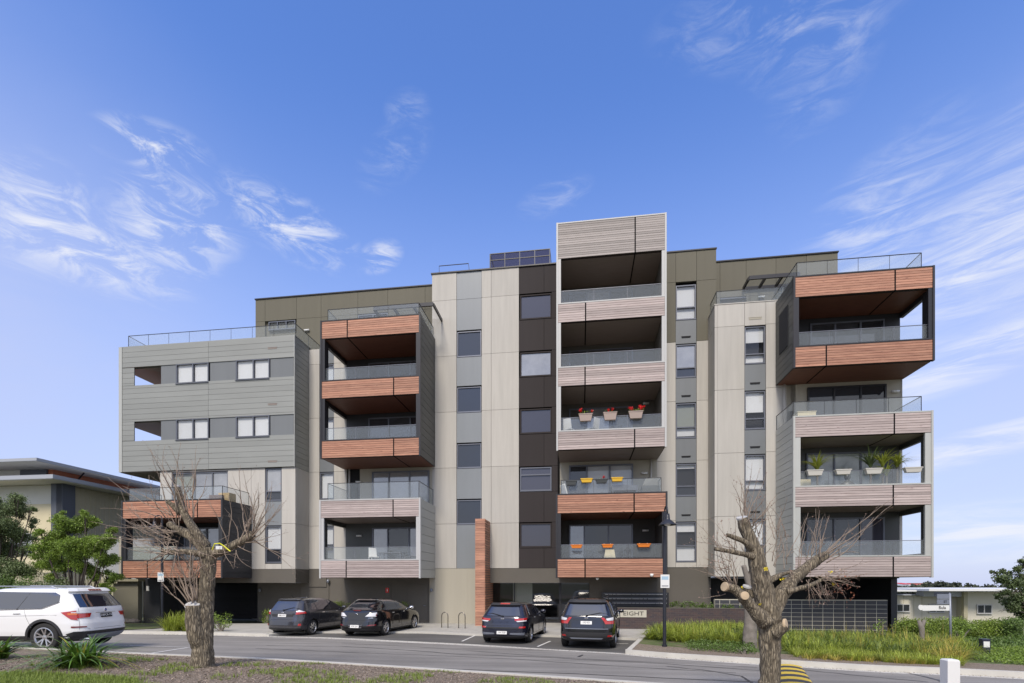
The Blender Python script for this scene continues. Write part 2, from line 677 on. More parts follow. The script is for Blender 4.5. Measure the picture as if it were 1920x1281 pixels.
# asphalt
def asphalt(name, c, crack=True):
    m, nt, b = mat_new(name)
    N, L = nt.nodes, nt.links
    g = N.new('ShaderNodeNewGeometry')
    n1 = N.new('ShaderNodeTexNoise')
    n1.inputs['Scale'].default_value = .35
    n1.inputs['Detail'].default_value = 8
    L.new(g.outputs['Position'], n1.inputs['Vector'])
    n2 = N.new('ShaderNodeTexNoise')
    n2.inputs['Scale'].default_value = 55
    n2.inputs['Detail'].default_value = 3
    L.new(g.outputs['Position'], n2.inputs['Vector'])
    r1 = N.new('ShaderNodeMapRange')
    r1.inputs[1].default_value = .3
    r1.inputs[2].default_value = .7
    r1.inputs[3].default_value = .80
    r1.inputs[4].default_value = 1.16
    L.new(n1.outputs['Fac'], r1.inputs[0])
    r2 = N.new('ShaderNodeMapRange')
    r2.inputs[3].default_value = .75
    r2.inputs[4].default_value = 1.25
    L.new(n2.outputs['Fac'], r2.inputs[0])
    mu = N.new('ShaderNodeMath')
    mu.operation = 'MULTIPLY'
    L.new(r1.outputs[0], mu.inputs[0])
    L.new(r2.outputs[0], mu.inputs[1])
    hs = N.new('ShaderNodeHueSaturation')
    hs.inputs['Color'].default_value = (*c, 1)
    L.new(mu.outputs[0], hs.inputs['Value'])
    # wheel-path streaks along the road
    mp = N.new('ShaderNodeMapping')
    mp.inputs['Rotation'].default_value = (0, 0, R(17))
    mp.inputs['Scale'].default_value = (.05, 1.3, 1)
    L.new(g.outputs['Position'], mp.inputs[0])
    n3 = N.new('ShaderNodeTexNoise')
    n3.inputs['Scale'].default_value = 1.2
    n3.inputs['Detail'].default_value = 5
    L.new(mp.outputs[0], n3.inputs['Vector'])
    r3 = N.new('ShaderNodeMapRange')
    r3.inputs[1].default_value = .35
    r3.inputs[2].default_value = .65
    r3.inputs[3].default_value = .80
    r3.inputs[4].default_value = 1.1
    L.new(n3.outputs['Fac'], r3.inputs[0])
    h2 = N.new('ShaderNodeHueSaturation')
    L.new(hs.outputs[0], h2.inputs['Color'])
    L.new(r3.outputs[0], h2.inputs['Value'])
    L.new(h2.outputs[0], b.inputs['Base Color'])
    b.inputs['Roughness'].default_value = .82
    bp = N.new('ShaderNodeBump')
    bp.inputs['Strength'].default_value = .35
    bp.inputs['Distance'].default_value = .01
    L.new(n2.outputs['Fac'], bp.inputs['Height'])
    L.new(bp.outputs[0], b.inputs['Normal'])
    return m


M['asphalt'] = asphalt('road_asphalt', (.25, .235, .215))
M['asphalt2'] = asphalt('parking_asphalt', (.11, .106, .10))
M['sealant'] = pm('crack_sealant', (.05, .05, .055), .5, var=.2, vscale=3)
M['mulch'] = pm('bark_mulch', (.18, .14, .10), .95, var=.45, vscale=14, bump=.9, bscale=26, fleck=((.33, .28, .24), 38, .52, .68))
M['grass_floor'] = pm('grass_floor', (.09, .12, .035), .95, var=.35, vscale=3, bump=.5, bscale=30, fleck=((.16, .13, .08), 2.0, .5, .7))
M['earth'] = pm('far_ground', (.10, .11, .06), .95, var=.3, vscale=.2)
M['grass'] = pm('grass_blades', (.22, .29, .05), .55, island=.35, translucent=.3)
M['lomandra'] = pm('strappy_grass', (.33, .39, .055), .5, island=.45, var=.42, vscale=1.7, translucent=.3)
M['lomandra_d'] = pm('strappy_grass_deep', (.12, .175, .035), .5, island=.4, var=.25, vscale=.9, translucent=.25)
M['lomandra_y'] = pm('strappy_grass_dry', (.46, .38, .08), .6, island=.35, translucent=.3)
M['agap'] = pm('agapanthus_leaf', (.11, .21, .03), .35, island=.45, translucent=.2)
M['agap_y'] = pm('agapanthus_leaf_yellow', (.36, .33, .04), .4, island=.3, translucent=.2)
M['leaf_br'] = pm('leaf_bright', (.20, .29, .045), .5, island=.45, var=.3, vscale=1.3, translucent=.3)
M['leaf_dk'] = pm('leaf_dark', (.11, .15, .055), .5, island=.4, var=.25, vscale=1.0, translucent=.2)
M['leaf_gr'] = pm('leaf_grey_green', (.15, .20, .08), .55, island=.4, var=.25, vscale=1.0, translucent=.2)
M['leaf_md'] = pm('leaf_mid', (.11, .175, .035), .5, island=.45, var=.3, vscale=1.2, translucent=.25)
M['leaf_hedge'] = pm('leaf_hedge', (.19, .26, .04), .5, island=.5, var=.35, vscale=2, translucent=.25)
M['leaf_olv'] = pm('leaf_far_olive', (.05, .06, .035), .7, island=.4, var=.3, vscale=.3)
M['yucca'] = pm('yucca_leaf', (.33, .37, .06), .4, island=.4, translucent=.2)
M['red'] = pm('geranium_red', (.62, .015, .012), .5, island=.2)
M['mulch_chip'] = pm('mulch_chip', (.25, .20, .16), .9, island=.5)
M['woodcut'] = pm('cut_wood', (.52, .40, .26), .7, var=.12, vscale=9)
M['woodcut_grey'] = pm('cut_wood_grey', (.50, .49, .47), .8, var=.15, vscale=9)
M['twig'] = pm('twig_bark', (.27, .21, .16), .7, var=.3, vscale=5)
M['twig_or'] = pm('twig_young_bark', (.30, .20, .12), .7, var=.25, vscale=5)
M['bud'] = pm('buds_brown', (.30, .19, .15), .6, island=.4)
M['bark_dk'] = pm('bark_dark', (.07, .055, .045), .85, var=.2, vscale=5)
M['bark_sm'] = pm('bark_smooth_grey', (.20, .175, .15), .85, var=.2, vscale=5, bump=.4, bscale=18)


def bark():
    m, nt, b = mat_new('bark_furrowed')
    N, L = nt.nodes, nt.links
    g = N.new('ShaderNodeNewGeometry')
    mp = N.new('ShaderNodeMapping')
    mp.inputs['Scale'].default_value = (1, 1, .16)
    L.new(g.outputs['Position'], mp.inputs[0])
    n0 = N.new('ShaderNodeTexNoise')
    n0.inputs['Scale'].default_value = 4
    n0.inputs['Detail'].default_value = 5
    L.new(mp.outputs[0], n0.inputs['Vector'])
    mi = N.new('ShaderNodeMix')
    mi.data_type = 'VECTOR'
    mi.inputs['Factor'].default_value = .22
    L.new(mp.outputs[0], mi.inputs['A'])
    L.new(n0.outputs['Color'], mi.inputs['B'])
    v = N.new('ShaderNodeTexVoronoi')
    v.feature = 'DISTANCE_TO_EDGE'
    v.inputs['Scale'].default_value = 38
    L.new(mi.outputs['Result'], v.inputs['Vector'])
    n2 = N.new('ShaderNodeTexNoise')
    n2.inputs['Scale'].default_value = 28
    n2.inputs['Detail'].default_value = 8
    L.new(mp.outputs[0], n2.inputs['Vector'])
    rp = N.new('ShaderNodeValToRGB')
    e = rp.color_ramp.elements
    e[0].position = 0.0
    e[0].color = (.075, .06, .042, 1)
    e[1].position = .28
    e[1].color = (.30, .25, .175, 1)
    L.new(v.outputs['Distance'], rp.inputs[0])
    mx = N.new('ShaderNodeMix')
    mx.data_type = 'RGBA'
    mx.blend_type = 'MULTIPLY'
    mx.inputs['Factor'].default_value = .75
    rr = N.new('ShaderNodeMapRange')
    rr.inputs[1].default_value = .3
    rr.inputs[2].default_value = .62
    rr.inputs[3].default_value = .45
    rr.inputs[4].default_value = 1.25
    L.new(n2.outputs['Fac'], rr.inputs[0])
    L.new(rp.outputs[0], mx.inputs['A'])
    L.new(rr.outputs[0], mx.inputs['B'])
    L.new(mx.outputs['Result'], b.inputs['Base Color'])
    b.inputs['Roughness'].default_value = .9
    ad = N.new('ShaderNodeMath')
    ad.operation = 'ADD'
    L.new(v.outputs['Distance'], ad.inputs[0])
    L.new(n2.outputs['Fac'], ad.inputs[1])
    bp = N.new('ShaderNodeBump')
    bp.inputs['Strength'].default_value = 1.0
    bp.inputs['Distance'].default_value = .03
    L.new(ad.outputs[0], bp.inputs['Height'])
    L.new(bp.outputs[0], b.inputs['Normal'])
    return m


M['bark'] = bark()


def brickmat():
    m, nt, b = mat_new('brick_brown')
    N, L = nt.nodes, nt.links
    tcn = N.new('ShaderNodeTexCoord')
    br = N.new('ShaderNodeTexBrick')
    br.inputs['Scale'].default_value = 1
    br.inputs['Brick Width'].default_value = .24
    br.inputs['Row Height'].default_value = .086
    br.inputs['Mortar Size'].default_value = .005
    br.inputs['Color1'].default_value = (.085, .055, .05, 1)
    br.inputs['Color2'].default_value = (.05, .04, .045, 1)
    br.inputs['Mortar'].default_value = (.11, .095, .085, 1)
    sp = N.new('ShaderNodeSeparateXYZ')
    cb = N.new('ShaderNodeCombineXYZ')
    L.new(tcn.outputs['Object'], sp.inputs[0])
    L.new(sp.outputs[0], cb.inputs[0])
    L.new(sp.outputs[2], cb.inputs[1])
    L.new(cb.outputs[0], br.inputs['Vector'])
    L.new(br.outputs['Color'], b.inputs['Base Color'])
    bp = N.new('ShaderNodeBump')
    bp.inputs['Distance'].default_value = .008
    iv = N.new('ShaderNodeMath')
    iv.operation = 'SUBTRACT'
    iv.inputs[0].default_value = 1
    L.new(br.outputs['Fac'], iv.inputs[1])
    L.new(iv.outputs[0], bp.inputs['Height'])
    L.new(bp.outputs[0], b.inputs['Normal'])
    b.inputs['Roughness'].default_value = .85
    return m


M['brick'] = brickmat()
M['tile'] = pm('block_charcoal', (.045, .045, .052), .45, orand=.15, var=.1, vscale=4)
M['grout'] = pm('mortar_light', (.52, .49, .40), .9)
# ------------------------------------------------------------------ terrain
RN = Vector((.327, .945, 0)).normalized()
RD = Vector((.945, -.327, 0)).normalized()
S_FAR, S_NEAR, RISE = 16.4, 9.4, .36


def smooth(t):
    t = max(0.0, min(1.0, t))
    return t * t * (3 - 2 * t)


def zf(x, y):
    s = x * RN.x + y * RN.y
    z = RISE * max(0.0, min(1.35, (S_FAR - s) / (S_FAR - S_NEAR)))
    drop = smooth((x - 14) / 8) * smooth((y - 20) / 18)
    z -= 3.0 * drop
    z -= 5.0 * smooth((y - 55) / 70)
    return z


def gp(px, py, dz=0.0):
    """where the view ray through a pixel of the photograph meets the ground"""
    kx, kz = (px - CX) / F, (HY - py) / F
    lo, hi = 2.0, 120.0
    f = lambda y: HC + kz * y - zf(kx * y, y) - dz
    y_ = lo
    while y_ < hi and f(y_) > 0:
        y_ *= 1.02
    lo, hi = y_ / 1.02, y_
    for _ in range(40):
        mid = (lo + hi) / 2
        if f(mid) > 0:
            lo = mid
        else:
            hi = mid
    return Vector((kx * lo, lo, zf(kx * lo, lo) + dz))


def at(px, py, Y):
    return Vector(((px - CX) / F * Y, Y, HC + (HY - py) / F * Y))


def st(p):
    return p.x * RN.x + p.y * RN.y, p.x * RD.x + p.y * RD.y


def from_st(s, t, dz=0.0):
    x, y = RN.x * s + RD.x * t, RN.y * s + RD.y * t
    return Vector((x, y, zf(x, y) + dz))


def edge(pxl):
    pts = sorted([(st(gp(*p))[1], st(gp(*p))[0]) for p in pxl])
    ts, ss = [p[0] for p in pts], [p[1] for p in pts]
    return (lambda t: float(np.interp(t, ts, ss))), ts[0], ts[-1]


def strip(name, f0, f1, t0, t1, nt, ns, dz, mat, thick=0.0, dz1=None):
    """sheet between two edges along the road; follows the ground"""
    mb = MB()
    dz1 = dz if dz1 is None else dz1
    for i in range(nt + 1):
        t = t0 + (t1 - t0) * i / nt
        a, b = f0(t), f1(t)
        for k in range(ns + 1):
            q = k / ns
            p = from_st(a + (b - a) * q, t, dz + (dz1 - dz) * q)
            mb.v.append(tuple(p))
    w = ns + 1
    for i in range(nt):
        for k in range(ns):
            mb.f.append((i * w + k, (i + 1) * w + k, (i + 1) * w + k + 1, i * w + k + 1))
            mb.m.append(0)
    if thick:
        o = len(mb.v)
        for i in range(nt + 1):
            for k in (0, ns):
                p = mb.v[i * w + k]
                mb.v.append((p[0], p[1], p[2] - thick))
        for i in range(nt):
            mb.f.append((i * w, o + i * 2, o + (i + 1) * 2, (i + 1) * w))
            mb.m.append(0)
            mb.f.append((i * w + ns, (i + 1) * w + ns, o + (i + 1) * 2 + 1, o + i * 2 + 1))
            mb.m.append(0)
        mb.f.append((0, ns, o + 1, o))
        mb.m.append(0)
        mb.f.append((nt * w, o + nt * 2, o + nt * 2 + 1, nt * w + ns))
        mb.m.append(0)
    ob = mb.build(name, mat)
    tag(ob, kind='structure')
    return ob


# base ground reaching the horizon
xs = np.concatenate([np.linspace(-900, -60, 18), np.linspace(-55, 55, 90), np.linspace(60, 900, 18)])
ys = np.concatenate([np.linspace(-900, -20, 12), np.linspace(-15, 75, 100), np.linspace(80, 2500, 30)])
mb = MB()
for y in ys:
    for x in xs:
        mb.v.append((x, y, zf(x, y) - .09))
w = len(xs)
for j in range(len(ys) - 1):
    for i in range(w - 1):
        mb.f.append((j * w + i, j * w + i + 1, (j + 1) * w + i + 1, (j + 1) * w + i))
        mb.m.append(0)
tag(mb.build('ground', M['earth'], smooth=True), kind='structure')

E, e0, e1 = edge([(-900, 1187), (-300, 1186), (100, 1187), (225, 1188.5), (397, 1191), (610, 1196), (880, 1209), (1167, 1226), (1240, 1233), (1422, 1245), (1500, 1250), (1640, 1259), (1770, 1264), (1920, 1272), (2500, 1303), (3300, 1345)])
N_, n0, n1 = edge([(-1500, 1262), (-700, 1228), (-300, 1219), (-100, 1217), (14, 1219), (200, 1228), (300, 1233), (480, 1240.5), (640, 1250), (820, 1262), (1071, 1279), (1400, 1302), (1920, 1340), (3000, 1420)])
T0, T1 = -34.0, 30.0
strip('road', N_, E, T0, T1, 90, 14, 0.0, M['asphalt'])
# near kerb and verge
strip('kerb', lambda t: N_(t) - .17, N_, T0, T1, 90, 1, .10, M['kerb'], thick=.12)
strip('verge', lambda t: -12, lambda t: N_(t) - .17, T0, T1, 90, 22, .075, M['mulch'])

tx = lambda px, py: st(gp(px, py))[1]
T_L = tx(497, 1194)       # left end of the parking bays
T_R = tx(1172, 1227)      # right end
# far kerb: raised left and right of the bays, flush strip along the bays
strip('kerb', E, lambda t: E(t) + .16, T0, T_L, 40, 1, .12, M['kerb'], thick=.13)
strip('gutter', lambda t: E(t) - .30, E, T0, T_L, 40, 1, .004, M['kerb'])
strip('kerb_strip', lambda t: E(t) - .28, lambda t: E(t) + .14, T_L, T_R, 40, 1, .006, M['kerb'])
strip('kerb', lambda t: E(t), lambda t: E(t) + .17, T_R, T1, 50, 1, .14, M['kerb'], thick=.15)
strip('gutter', lambda t: E(t) - .32, E, T_R, T1, 50, 1, .004, M['kerb'])

B_, b0, b1 = edge([(480, 1187.5), (640, 1188), (790, 1188), (900, 1193), (1033, 1195), (1168, 1200), (1230, 1203)])
strip('parking_bays', lambda t: E(t) + .14, B_, T_L, T_R + 1.2, 30, 6, .004, M['asphalt2'])
strip('kerb', B_, lambda t: B_(t) + .15, T_L - .1, T_R + 1.3, 30, 1, .085, M['kerb'], thick=.09)
PLZ = .07
kc = MB()
qa, qb = from_st(E(T_L) + .0, T_L - .1), from_st(B_(T_L) + .3, T_L - .1)
kc.bar((qa.x, qa.y, .02), (qb.x, qb.y, .02), .5, .165)
tag(kc.build('kerb', M['kerb']), kind='structure')


def world_poly(name, pts, z, mat):
    mb = MB()
    mb.add([(p[0], p[1], z) for p in pts], [tuple(range(len(pts)))])
    return tag(mb.build(name, mat, fix=False), kind='structure')


# ------------------------------------------------------------------ facade frame
TH = math.atan(F and 1.0 * F / 6960.0)
CT, ST_ = math.cos(TH), math.sin(TH)
Y0 = 23.6
X0 = (1044 - CX) / F * Y0


def pu(px, v):
    k = (px - CX) / F
    return (k * (Y0 + v * CT) - X0 - v * ST_) / (CT + k * ST_)


def pz(px, py, v):
    u = pu(px, v)
    return HC + (HY - py) / F * (Y0 - u * ST_ + v * CT)


def W(u, v, z=0.0):
    return Vector((X0 + u * CT + v * ST_, Y0 - u * ST_ + v * CT, z))


BR = empty('apartment_building', (X0, Y0, 0), -TH)
tag(BR, 'six storey apartment block with stacked timber balconies and beige, olive and dark panels', 'building')
LZ = lambda n: HC + .22 + 2.985 * n
PH = .88
VW = 2.5                   # main wall plane
JZ = lambda n: LZ(n) - .09  # panel joints

# plaza between the bays and the building, and the ground left of it
pl = []
for t in np.linspace(T_L - .1, T_R + 1.3, 30):
    p = from_st(B_(t) + .15, t)
    pl.append((p.x, p.y))
pR, pL = W(pu(1400, 3.4), 3.4), W(pu(470, 4.5), 4.5)
world_poly('plaza_paving', pl + [(pR.x, pR.y), (pL.x, pL.y)], PLZ, M['conc'])
strip('footpath', lambda t: E(t) + .16, lambda t: E(t) + 5.5, T0, T_L - .1, 40, 5, .10, M['conc'])

wc = MB()        # dark cores behind the cladding
uL0, uL1 = pu(225, 1.1), pu(553, 1.1)
uD = pu(302, 1.1)
uT0 = pu(810, VW)
uM0, uM1 = pu(1044, 0), pu(1249, 0)
uBay0, uBay1 = pu(1345, 1.25), pu(1692, 1.25)
uO1 = pu(1343, VW)
uBox20, uBox21 = pu(602, 0), pu(787, 0)
VR = -.72
uR0, uR1 = pu(1489, VR), pu(1748, VR)
VL = -1.1
uK0, uK1 = pu(229, VL), pu(416, VL)
zBlkT, zBlkB = pz(553, 630, 1.1), pz(553, 875, 1.1)

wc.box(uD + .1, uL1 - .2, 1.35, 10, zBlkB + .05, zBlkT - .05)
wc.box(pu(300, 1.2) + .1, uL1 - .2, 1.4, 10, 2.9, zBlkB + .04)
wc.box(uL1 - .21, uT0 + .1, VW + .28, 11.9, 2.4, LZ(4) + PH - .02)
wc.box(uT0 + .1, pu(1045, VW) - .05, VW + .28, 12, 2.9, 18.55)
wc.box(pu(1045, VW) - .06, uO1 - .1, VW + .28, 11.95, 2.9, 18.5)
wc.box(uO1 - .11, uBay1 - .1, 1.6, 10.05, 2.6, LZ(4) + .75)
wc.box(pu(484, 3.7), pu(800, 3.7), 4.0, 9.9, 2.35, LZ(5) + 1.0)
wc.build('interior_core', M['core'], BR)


def panel(mat, u0, u1, v, z0, z1, g=.007, th=.12):
    return piece('facade_panel', M[mat], BR, u0 + g, u1 - g, v, v + th, z0 + g, z1 - g)


# recess backing between panels (thin, so that joints read as dark lines)
bk = MB()
bk.box(uL1 + .0, uT0, VW + .06, VW + .2, 2.9, 4.2)
bk.build('joint_backing', M['base_dk'], BR)


def window(u0, u1, z0, z1, v, split=(), pane='pane_dk', blind=None, fw=.05, dep=.10, fm='frame', vsplit=(), gap=.0, blind_mat='blind', parent=None, name='window'):
    """frame with mullions; split: list of z fractions; pane can be one per light; blind: list of (light index, cover fraction)"""
    u0 += gap
    u1 -= gap
    mb = MB()
    f0, f1 = v + .03, v + .03 + dep
    mb.box(u0, u0 + fw, f0, f1, z0, z1)
    mb.box(u1 - fw, u1, f0, f1, z0, z1)
    mb.box(u0 + fw, u1 - fw, f0, f1, z1 - fw, z1)
    mb.box(u0 + fw, u1 - fw, f0, f1, z0, z0 + fw)
    zs = [z0] + [z0 + (z1 - z0) * s for s in split] + [z1]
    us = [u0] + [u0 + (u1 - u0) * s for s in vsplit] + [u1]
    for z in zs[1:-1]:
        mb.box(u0 + fw, u1 - fw, f0 - .008, f1, z - fw * .55, z + fw * .55)
    for u in us[1:-1]:
        mb.box(u - fw * .5, u + fw * .5, f0 - .004, f1, z0 + fw, z1 - fw)
    mb.box(u0 - .01, u1 + .01, v - .02, f1, z0 - .035, z0 - .004)
    wo = mb.build(name, M[fm], parent or BR)
    k = 0
    for j in range(len(zs) - 1):
        for i in range(len(us) - 1):
            pn = pane[k % len(pane)] if isinstance(pane, (list, tuple)) else pane
            a, b = us[i] + fw * .4, us[i + 1] - fw * .4
            c, d = zs[j] + fw * .4, zs[j + 1] - fw * .4
            piece('pane', M[pn], wo, a, b, v + .085, v + .095, c, d)
            if blind:
                for bi, cov, *bm_ in blind:
                    if bi == k:
                        piece('blind', M[bm_[0] if bm_ else blind_mat], wo, a + .03, b - .03, v + .15, v + .165, d - (d - c) * cov, d)
            k += 1
    return wo


def vent(u, z, v, w=.42, h=.06, mat='core'):
    mb = MB()
    mb.box(u - w / 2, u + w / 2, v - .012, v + .02, z - h / 2, z + h / 2)
    mb.box(u - w / 2 - .02, u + w / 2 + .02, v - .02, v - .0, z + h / 2, z + h / 2 + .015)
    return mb.build('wall_vent', M[mat], BR)


# ---- tower with the grey strip and the dark strip
uT = [uT0, pu(856, VW), pu(903, VW), pu(921, VW), pu(973, VW), pu(1020, VW), pu(1046, VW)]
zTop = pz(856, 511, VW)
zj = [2.99] + [JZ(i) for i in range(1, 6)] + [zTop]
for a, b in ((0, 1), (2, 3), (3, 4)):
    for i in range(6):
        panel('beige', uT[a], uT[b], VW, zj[i], zj[i + 1])
# grey strip: spandrels and windows
wy = [(619, 666), (724, 771), (831, 876), (937, 982)]     # at x=903, top/bottom of the windows
prev = 2.99
gz = []
for y0_, y1_ in reversed(wy):
    gz.append((pz(903, y1_, VW), pz(903, y0_, VW)))
for z0_, z1_ in gz:
    zz = prev
    for j in zj[1:-1]:
        if zz + .05 < j < z0_ - .05:
            pass
    panel('greypanel', uT[1], uT[2], VW + .02, prev, z0_ - .04, th=.1)
    window(uT[1] + .03, uT[2] - .03, z0_, z1_, VW + .02, pane='pane_dk', fm='trim_gr', fw=.045)
    prev = z1_ + .06
panel('greypanel', uT[1], uT[2], VW + .02, prev, zj[5], th=.1)
panel('greypanel', uT[1], uT[2], VW + .02, zj[5], zTop, th=.1)
# dark strip
dw = [(551, 597), (659, 705), (766, 812), (876, 920), (981, 1026)]
prev = 2.99
for i, (y0_, y1_) in enumerate(reversed(dw)):
    z0_, z1_ = pz(1005, y1_, VW), pz(1005, y0_, VW)
    panel('brown', uT[4], uT[5], VW + .01, prev, z0_ - .05)
    uw1 = pu(1034, VW)
    window(uT[4] + .06, uw1, z0_, z1_, VW + .01, split=(.68,) if i == 1 else (), fm='brown' if i != 1 else 'frame', fw=.06,
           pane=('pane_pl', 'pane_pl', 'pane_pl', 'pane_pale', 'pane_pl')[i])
    panel('brown', uw1 + .01, uT[6], VW + .01, z0_ - .05, z1_ + .05)
    panel('brown', uT[5], uT[6], VW + .01, prev, z0_ - .05)
    prev = z1_ + .05
panel('brown', uT[4], uT[5], VW + .01, prev, zTop)
panel('brown', uT[5], uT[6], VW + .01, prev, zTop)
cp = MB()
cp.box(uT0 - .05, pu(1044, VW) + .1, VW - .05, VW + .5, zTop, zTop + .06)
cp.box(uT0 - .03, uT0 + .1, VW + .5, 12, zTop, zTop + .06)
cp.box(uT0 + .0, uT0 + .12, VW + .125, 12, LZ(4) + PH, zTop - .004, 1)
# olive roofs
zO = pz(1250, 475, VW)
cp.box(uM1 + .02, uO1 + .02, VW - .05, 12.1, zO, zO + .06)
cp.build('parapet_coping', [M['trim_dk'], M['beige']], BR)

# ---- wall strip between the grey block and the balconies (x 580..630)
uS = [pu(579, VW), pu(599, VW), pu(626, VW), uT0]
zt = LZ(4) + .75
for i in range(5):
    z0_, z1_ = (2.99 if i == 0 else JZ(i)), min(JZ(i + 1), zt)
    panel('beige', uS[0], uS[1], VW, z0_, z1_)
    panel('beige', uS[2], uS[3], VW, z0_, z1_) if i in () else None
for i in range(5):
    z0_, z1_ = (2.99 if i == 0 else JZ(i)), min(JZ(i + 1), zt)
    window(uS[1] + .02, uS[2] - .02, z0_ + .95, z1_ - .03, VW + .02, split=(.28,), pane=['pane', 'pane'], blind=[(0, 1), (1, 1)])
    panel('midgrey', uS[1], uS[2], VW + .02, z0_, z0_ + .92)
    panel('beige', uS[2], pu(650, VW), VW, z0_, z1_)

# ---- right of the middle stack: olive over beige with the window strip (x 1250..1343)
uO = [uM1 - .3, pu(1267, VW), pu(1306, VW), uO1]
zj2 = [2.78] + [JZ(i) for i in range(1, 6)]
zOB = pz(1250, 643, VW)
for i in range(4):
    z1_ = zj2[i + 1] if i < 3 else zOB
    panel('beige', uO[0], uO[1], VW, zj2[i] if i else 3.0, z1_)
    panel('beige', uO[2], uO[3], VW, zj2[i] if i else 3.0, z1_)
panel('olive', uO[0], uO[1], VW - .01, zOB, pz(1250, 531, VW))
panel('olive', uO[2], uO[3], VW - .01, zOB, pz(1250, 531, VW))
zq = pz(1250, 531, VW)
panel('olive', uO[0], uO[1], VW - .01, zq, zO)
panel('olive', uO[1], uO[2], VW - .01, zq, zO)
panel('olive', uO[2], uO[3], VW - .01, zq, zO)
# strip: (window top, split, bottom, spandrel) measured at x = 1306
wl2 = [(532, 574, 597, 'pane'), (644, 688, 706, 'pane'), (755, 800, 820, 'pane'), (869, 911, 929, 'pane'), (979, 1023, 1053, 'pane')]
bl2 = [[(0, 1), (1, 1)], [(1, .95), ], [(1, 1, 'blind_gr'), (0, .8)], [(1, .18)], [(0, 1), (1, .4)]]
pn2 = [['pane', 'pane'], ['pane_dk', 'pane_pale'], ['pane', 'pane'], ['pane_dk', 'pane'], ['pane', 'pane']]
low = 3.0
for k in range(4, -1, -1):
    yt, ys_, yb, _ = wl2[k]
    z1_, zs_, z0_ = pz(1306, yt, VW), pz(1306, ys_, VW), pz(1306, yb, VW)
    if k == 4:
        panel('beige', uO[1], uO[2], VW, low, z0_ - .04)
    else:
        panel('midgrey', uO[1], uO[2], VW + .02, low, z0_ - .04)
        vent((uO[1] + uO[2]) / 2, low + .32, VW + .01)
    window(uO[1] + .02, uO[2] - .02, z0_, z1_, VW + .02, split=((zs_ - z0_) / (z1_ - z0_),), pane=pn2[k], blind=bl2[k])
    low = z1_ + .03

# ---- bay (x 1345..1470) projecting forward
VB = 1.25
uB = [uBay0, pu(1396, VB), pu(1436, VB), pu(1492, VB)]
zBay = pz(1345, 572, VB)
zj3 = [LZ(0) + .05] + [JZ(i) for i in range(1, 5)] + [zBay]
for i in range(5):
    panel('beige', uB[0], uB[1], VB, zj3[i], zj3[i + 1])
    panel('beige', uB[2], uB[3], VB, zj3[i], zj3[i + 1])
wl3 = [(610, 662, 680), (732, 784, 803), (852, 901, 918), (974, 1022, 1040)]
bl3 = [[(1, .55), (0, 1)], [(1, .75)], [(1, 1), (0, 1)], [(1, 1), (0, .5)]]
low = zj3[0]
for k in range(3, -1, -1):
    yt, ys_, yb = wl3[k]
    z1_, zs_, z0_ = pz(1436, yt, VB), pz(1436, ys_, VB), pz(1436, yb, VB)
    if k == 3:
        panel('beige', uB[1], uB[2], VB, low, z0_ - .04)
    else:
        panel('midgrey', uB[1], uB[2], VB + .02, low, z0_ - .04)
        vent((uB[1] + uB[2]) / 2, low + .32, VB + .01)
    window(uB[1] + .02, uB[2] - .02, z0_, z1_, VB + .02, split=((zs_ - z0_) / (z1_ - z0_),), pane='pane', blind=bl3[k])
    low = z1_ + .03
panel('beige', uB[1], uB[2], VB, low, zBay)
vent((uB[1] + uB[2]) / 2, pz(1436, 596, VB), VB, w=.55, h=.09, mat='beige_dk')
# side of the bay
for i in range(5):
    piece('facade_panel', M['beige'], BR, uB[0] - .12, uB[0], VB + .0, VW + .0, zj3[i] + .007, zj3[i + 1] - .007)
cpb = MB()
cpb.box(uB[0] - .14, uB[3], VB - .02, VB + .3, zBay, zBay + .04)
cpb.box(uB[0] - .14, uB[0] + .2, VB + .3, VW, zBay, zBay + .04)
cpb.box(uBay1 - .12, uBay1, VB, 10, LZ(0), LZ(3) + .02)
cpb.build('wall_trim', M['beige'], BR)

# ---- olive upper storey set back
V6 = 3.75
zU = pz(1345, 492, V6)
for xs_, y_t, zlow in (([479, 497, 556, 602, 671, 727, 797, 830], 562, LZ(4) + .5), ([1330, 1350, 1399, 1455, 1512, 1571], 492, LZ(4) + .5)):
    mid = pz(xs_[0], 604 if xs_[0] < 900 else 560, V6)
    for a, b in zip(xs_, xs_[1:]):
        ua, ub = pu(a, V6), pu(b, V6)
        panel('olive', ua, ub, V6, mid, zU)
        if xs_[0] < 900:
            if a in (497,):
                window(ua + .2, ub - .1, LZ(5) - .3, mid - .03, V6, vsplit=(.33, .66), pane='pane', blind=[(0, 1), (1, 1), (2, 1)])
            elif a == 671:
                window(ua, ub, LZ(5) - .3, mid - .03, V6, vsplit=(.5,), pane='pane_dk')
            else:
                panel('olive', ua, ub, V6, zlow, mid)
        else:
            if a == 1350:
                window(ua, ub, LZ(5) - .4, mid - .03, V6, vsplit=(.5,), pane='pane', blind=[(0, 1), (1, 1)])
            else:
                panel('olive', ua, ub, V6, zlow, mid)
for a, b in ((479, 812), (1330, 1571)):
    mbr = MB()
    mbr.box(pu(a, V6) - .03, pu(b, V6) + .03, V6 - .05, V6 + 7.8, zU, zU + .06)
    mbr.box(pu(a, V6), pu(b, V6) - .01, V6 + .13, V6 + 7.7, LZ(4) + .6, zU - .002, 1)
    mbr.build('roof', [M['trim_dk'], M['olive']], BR)

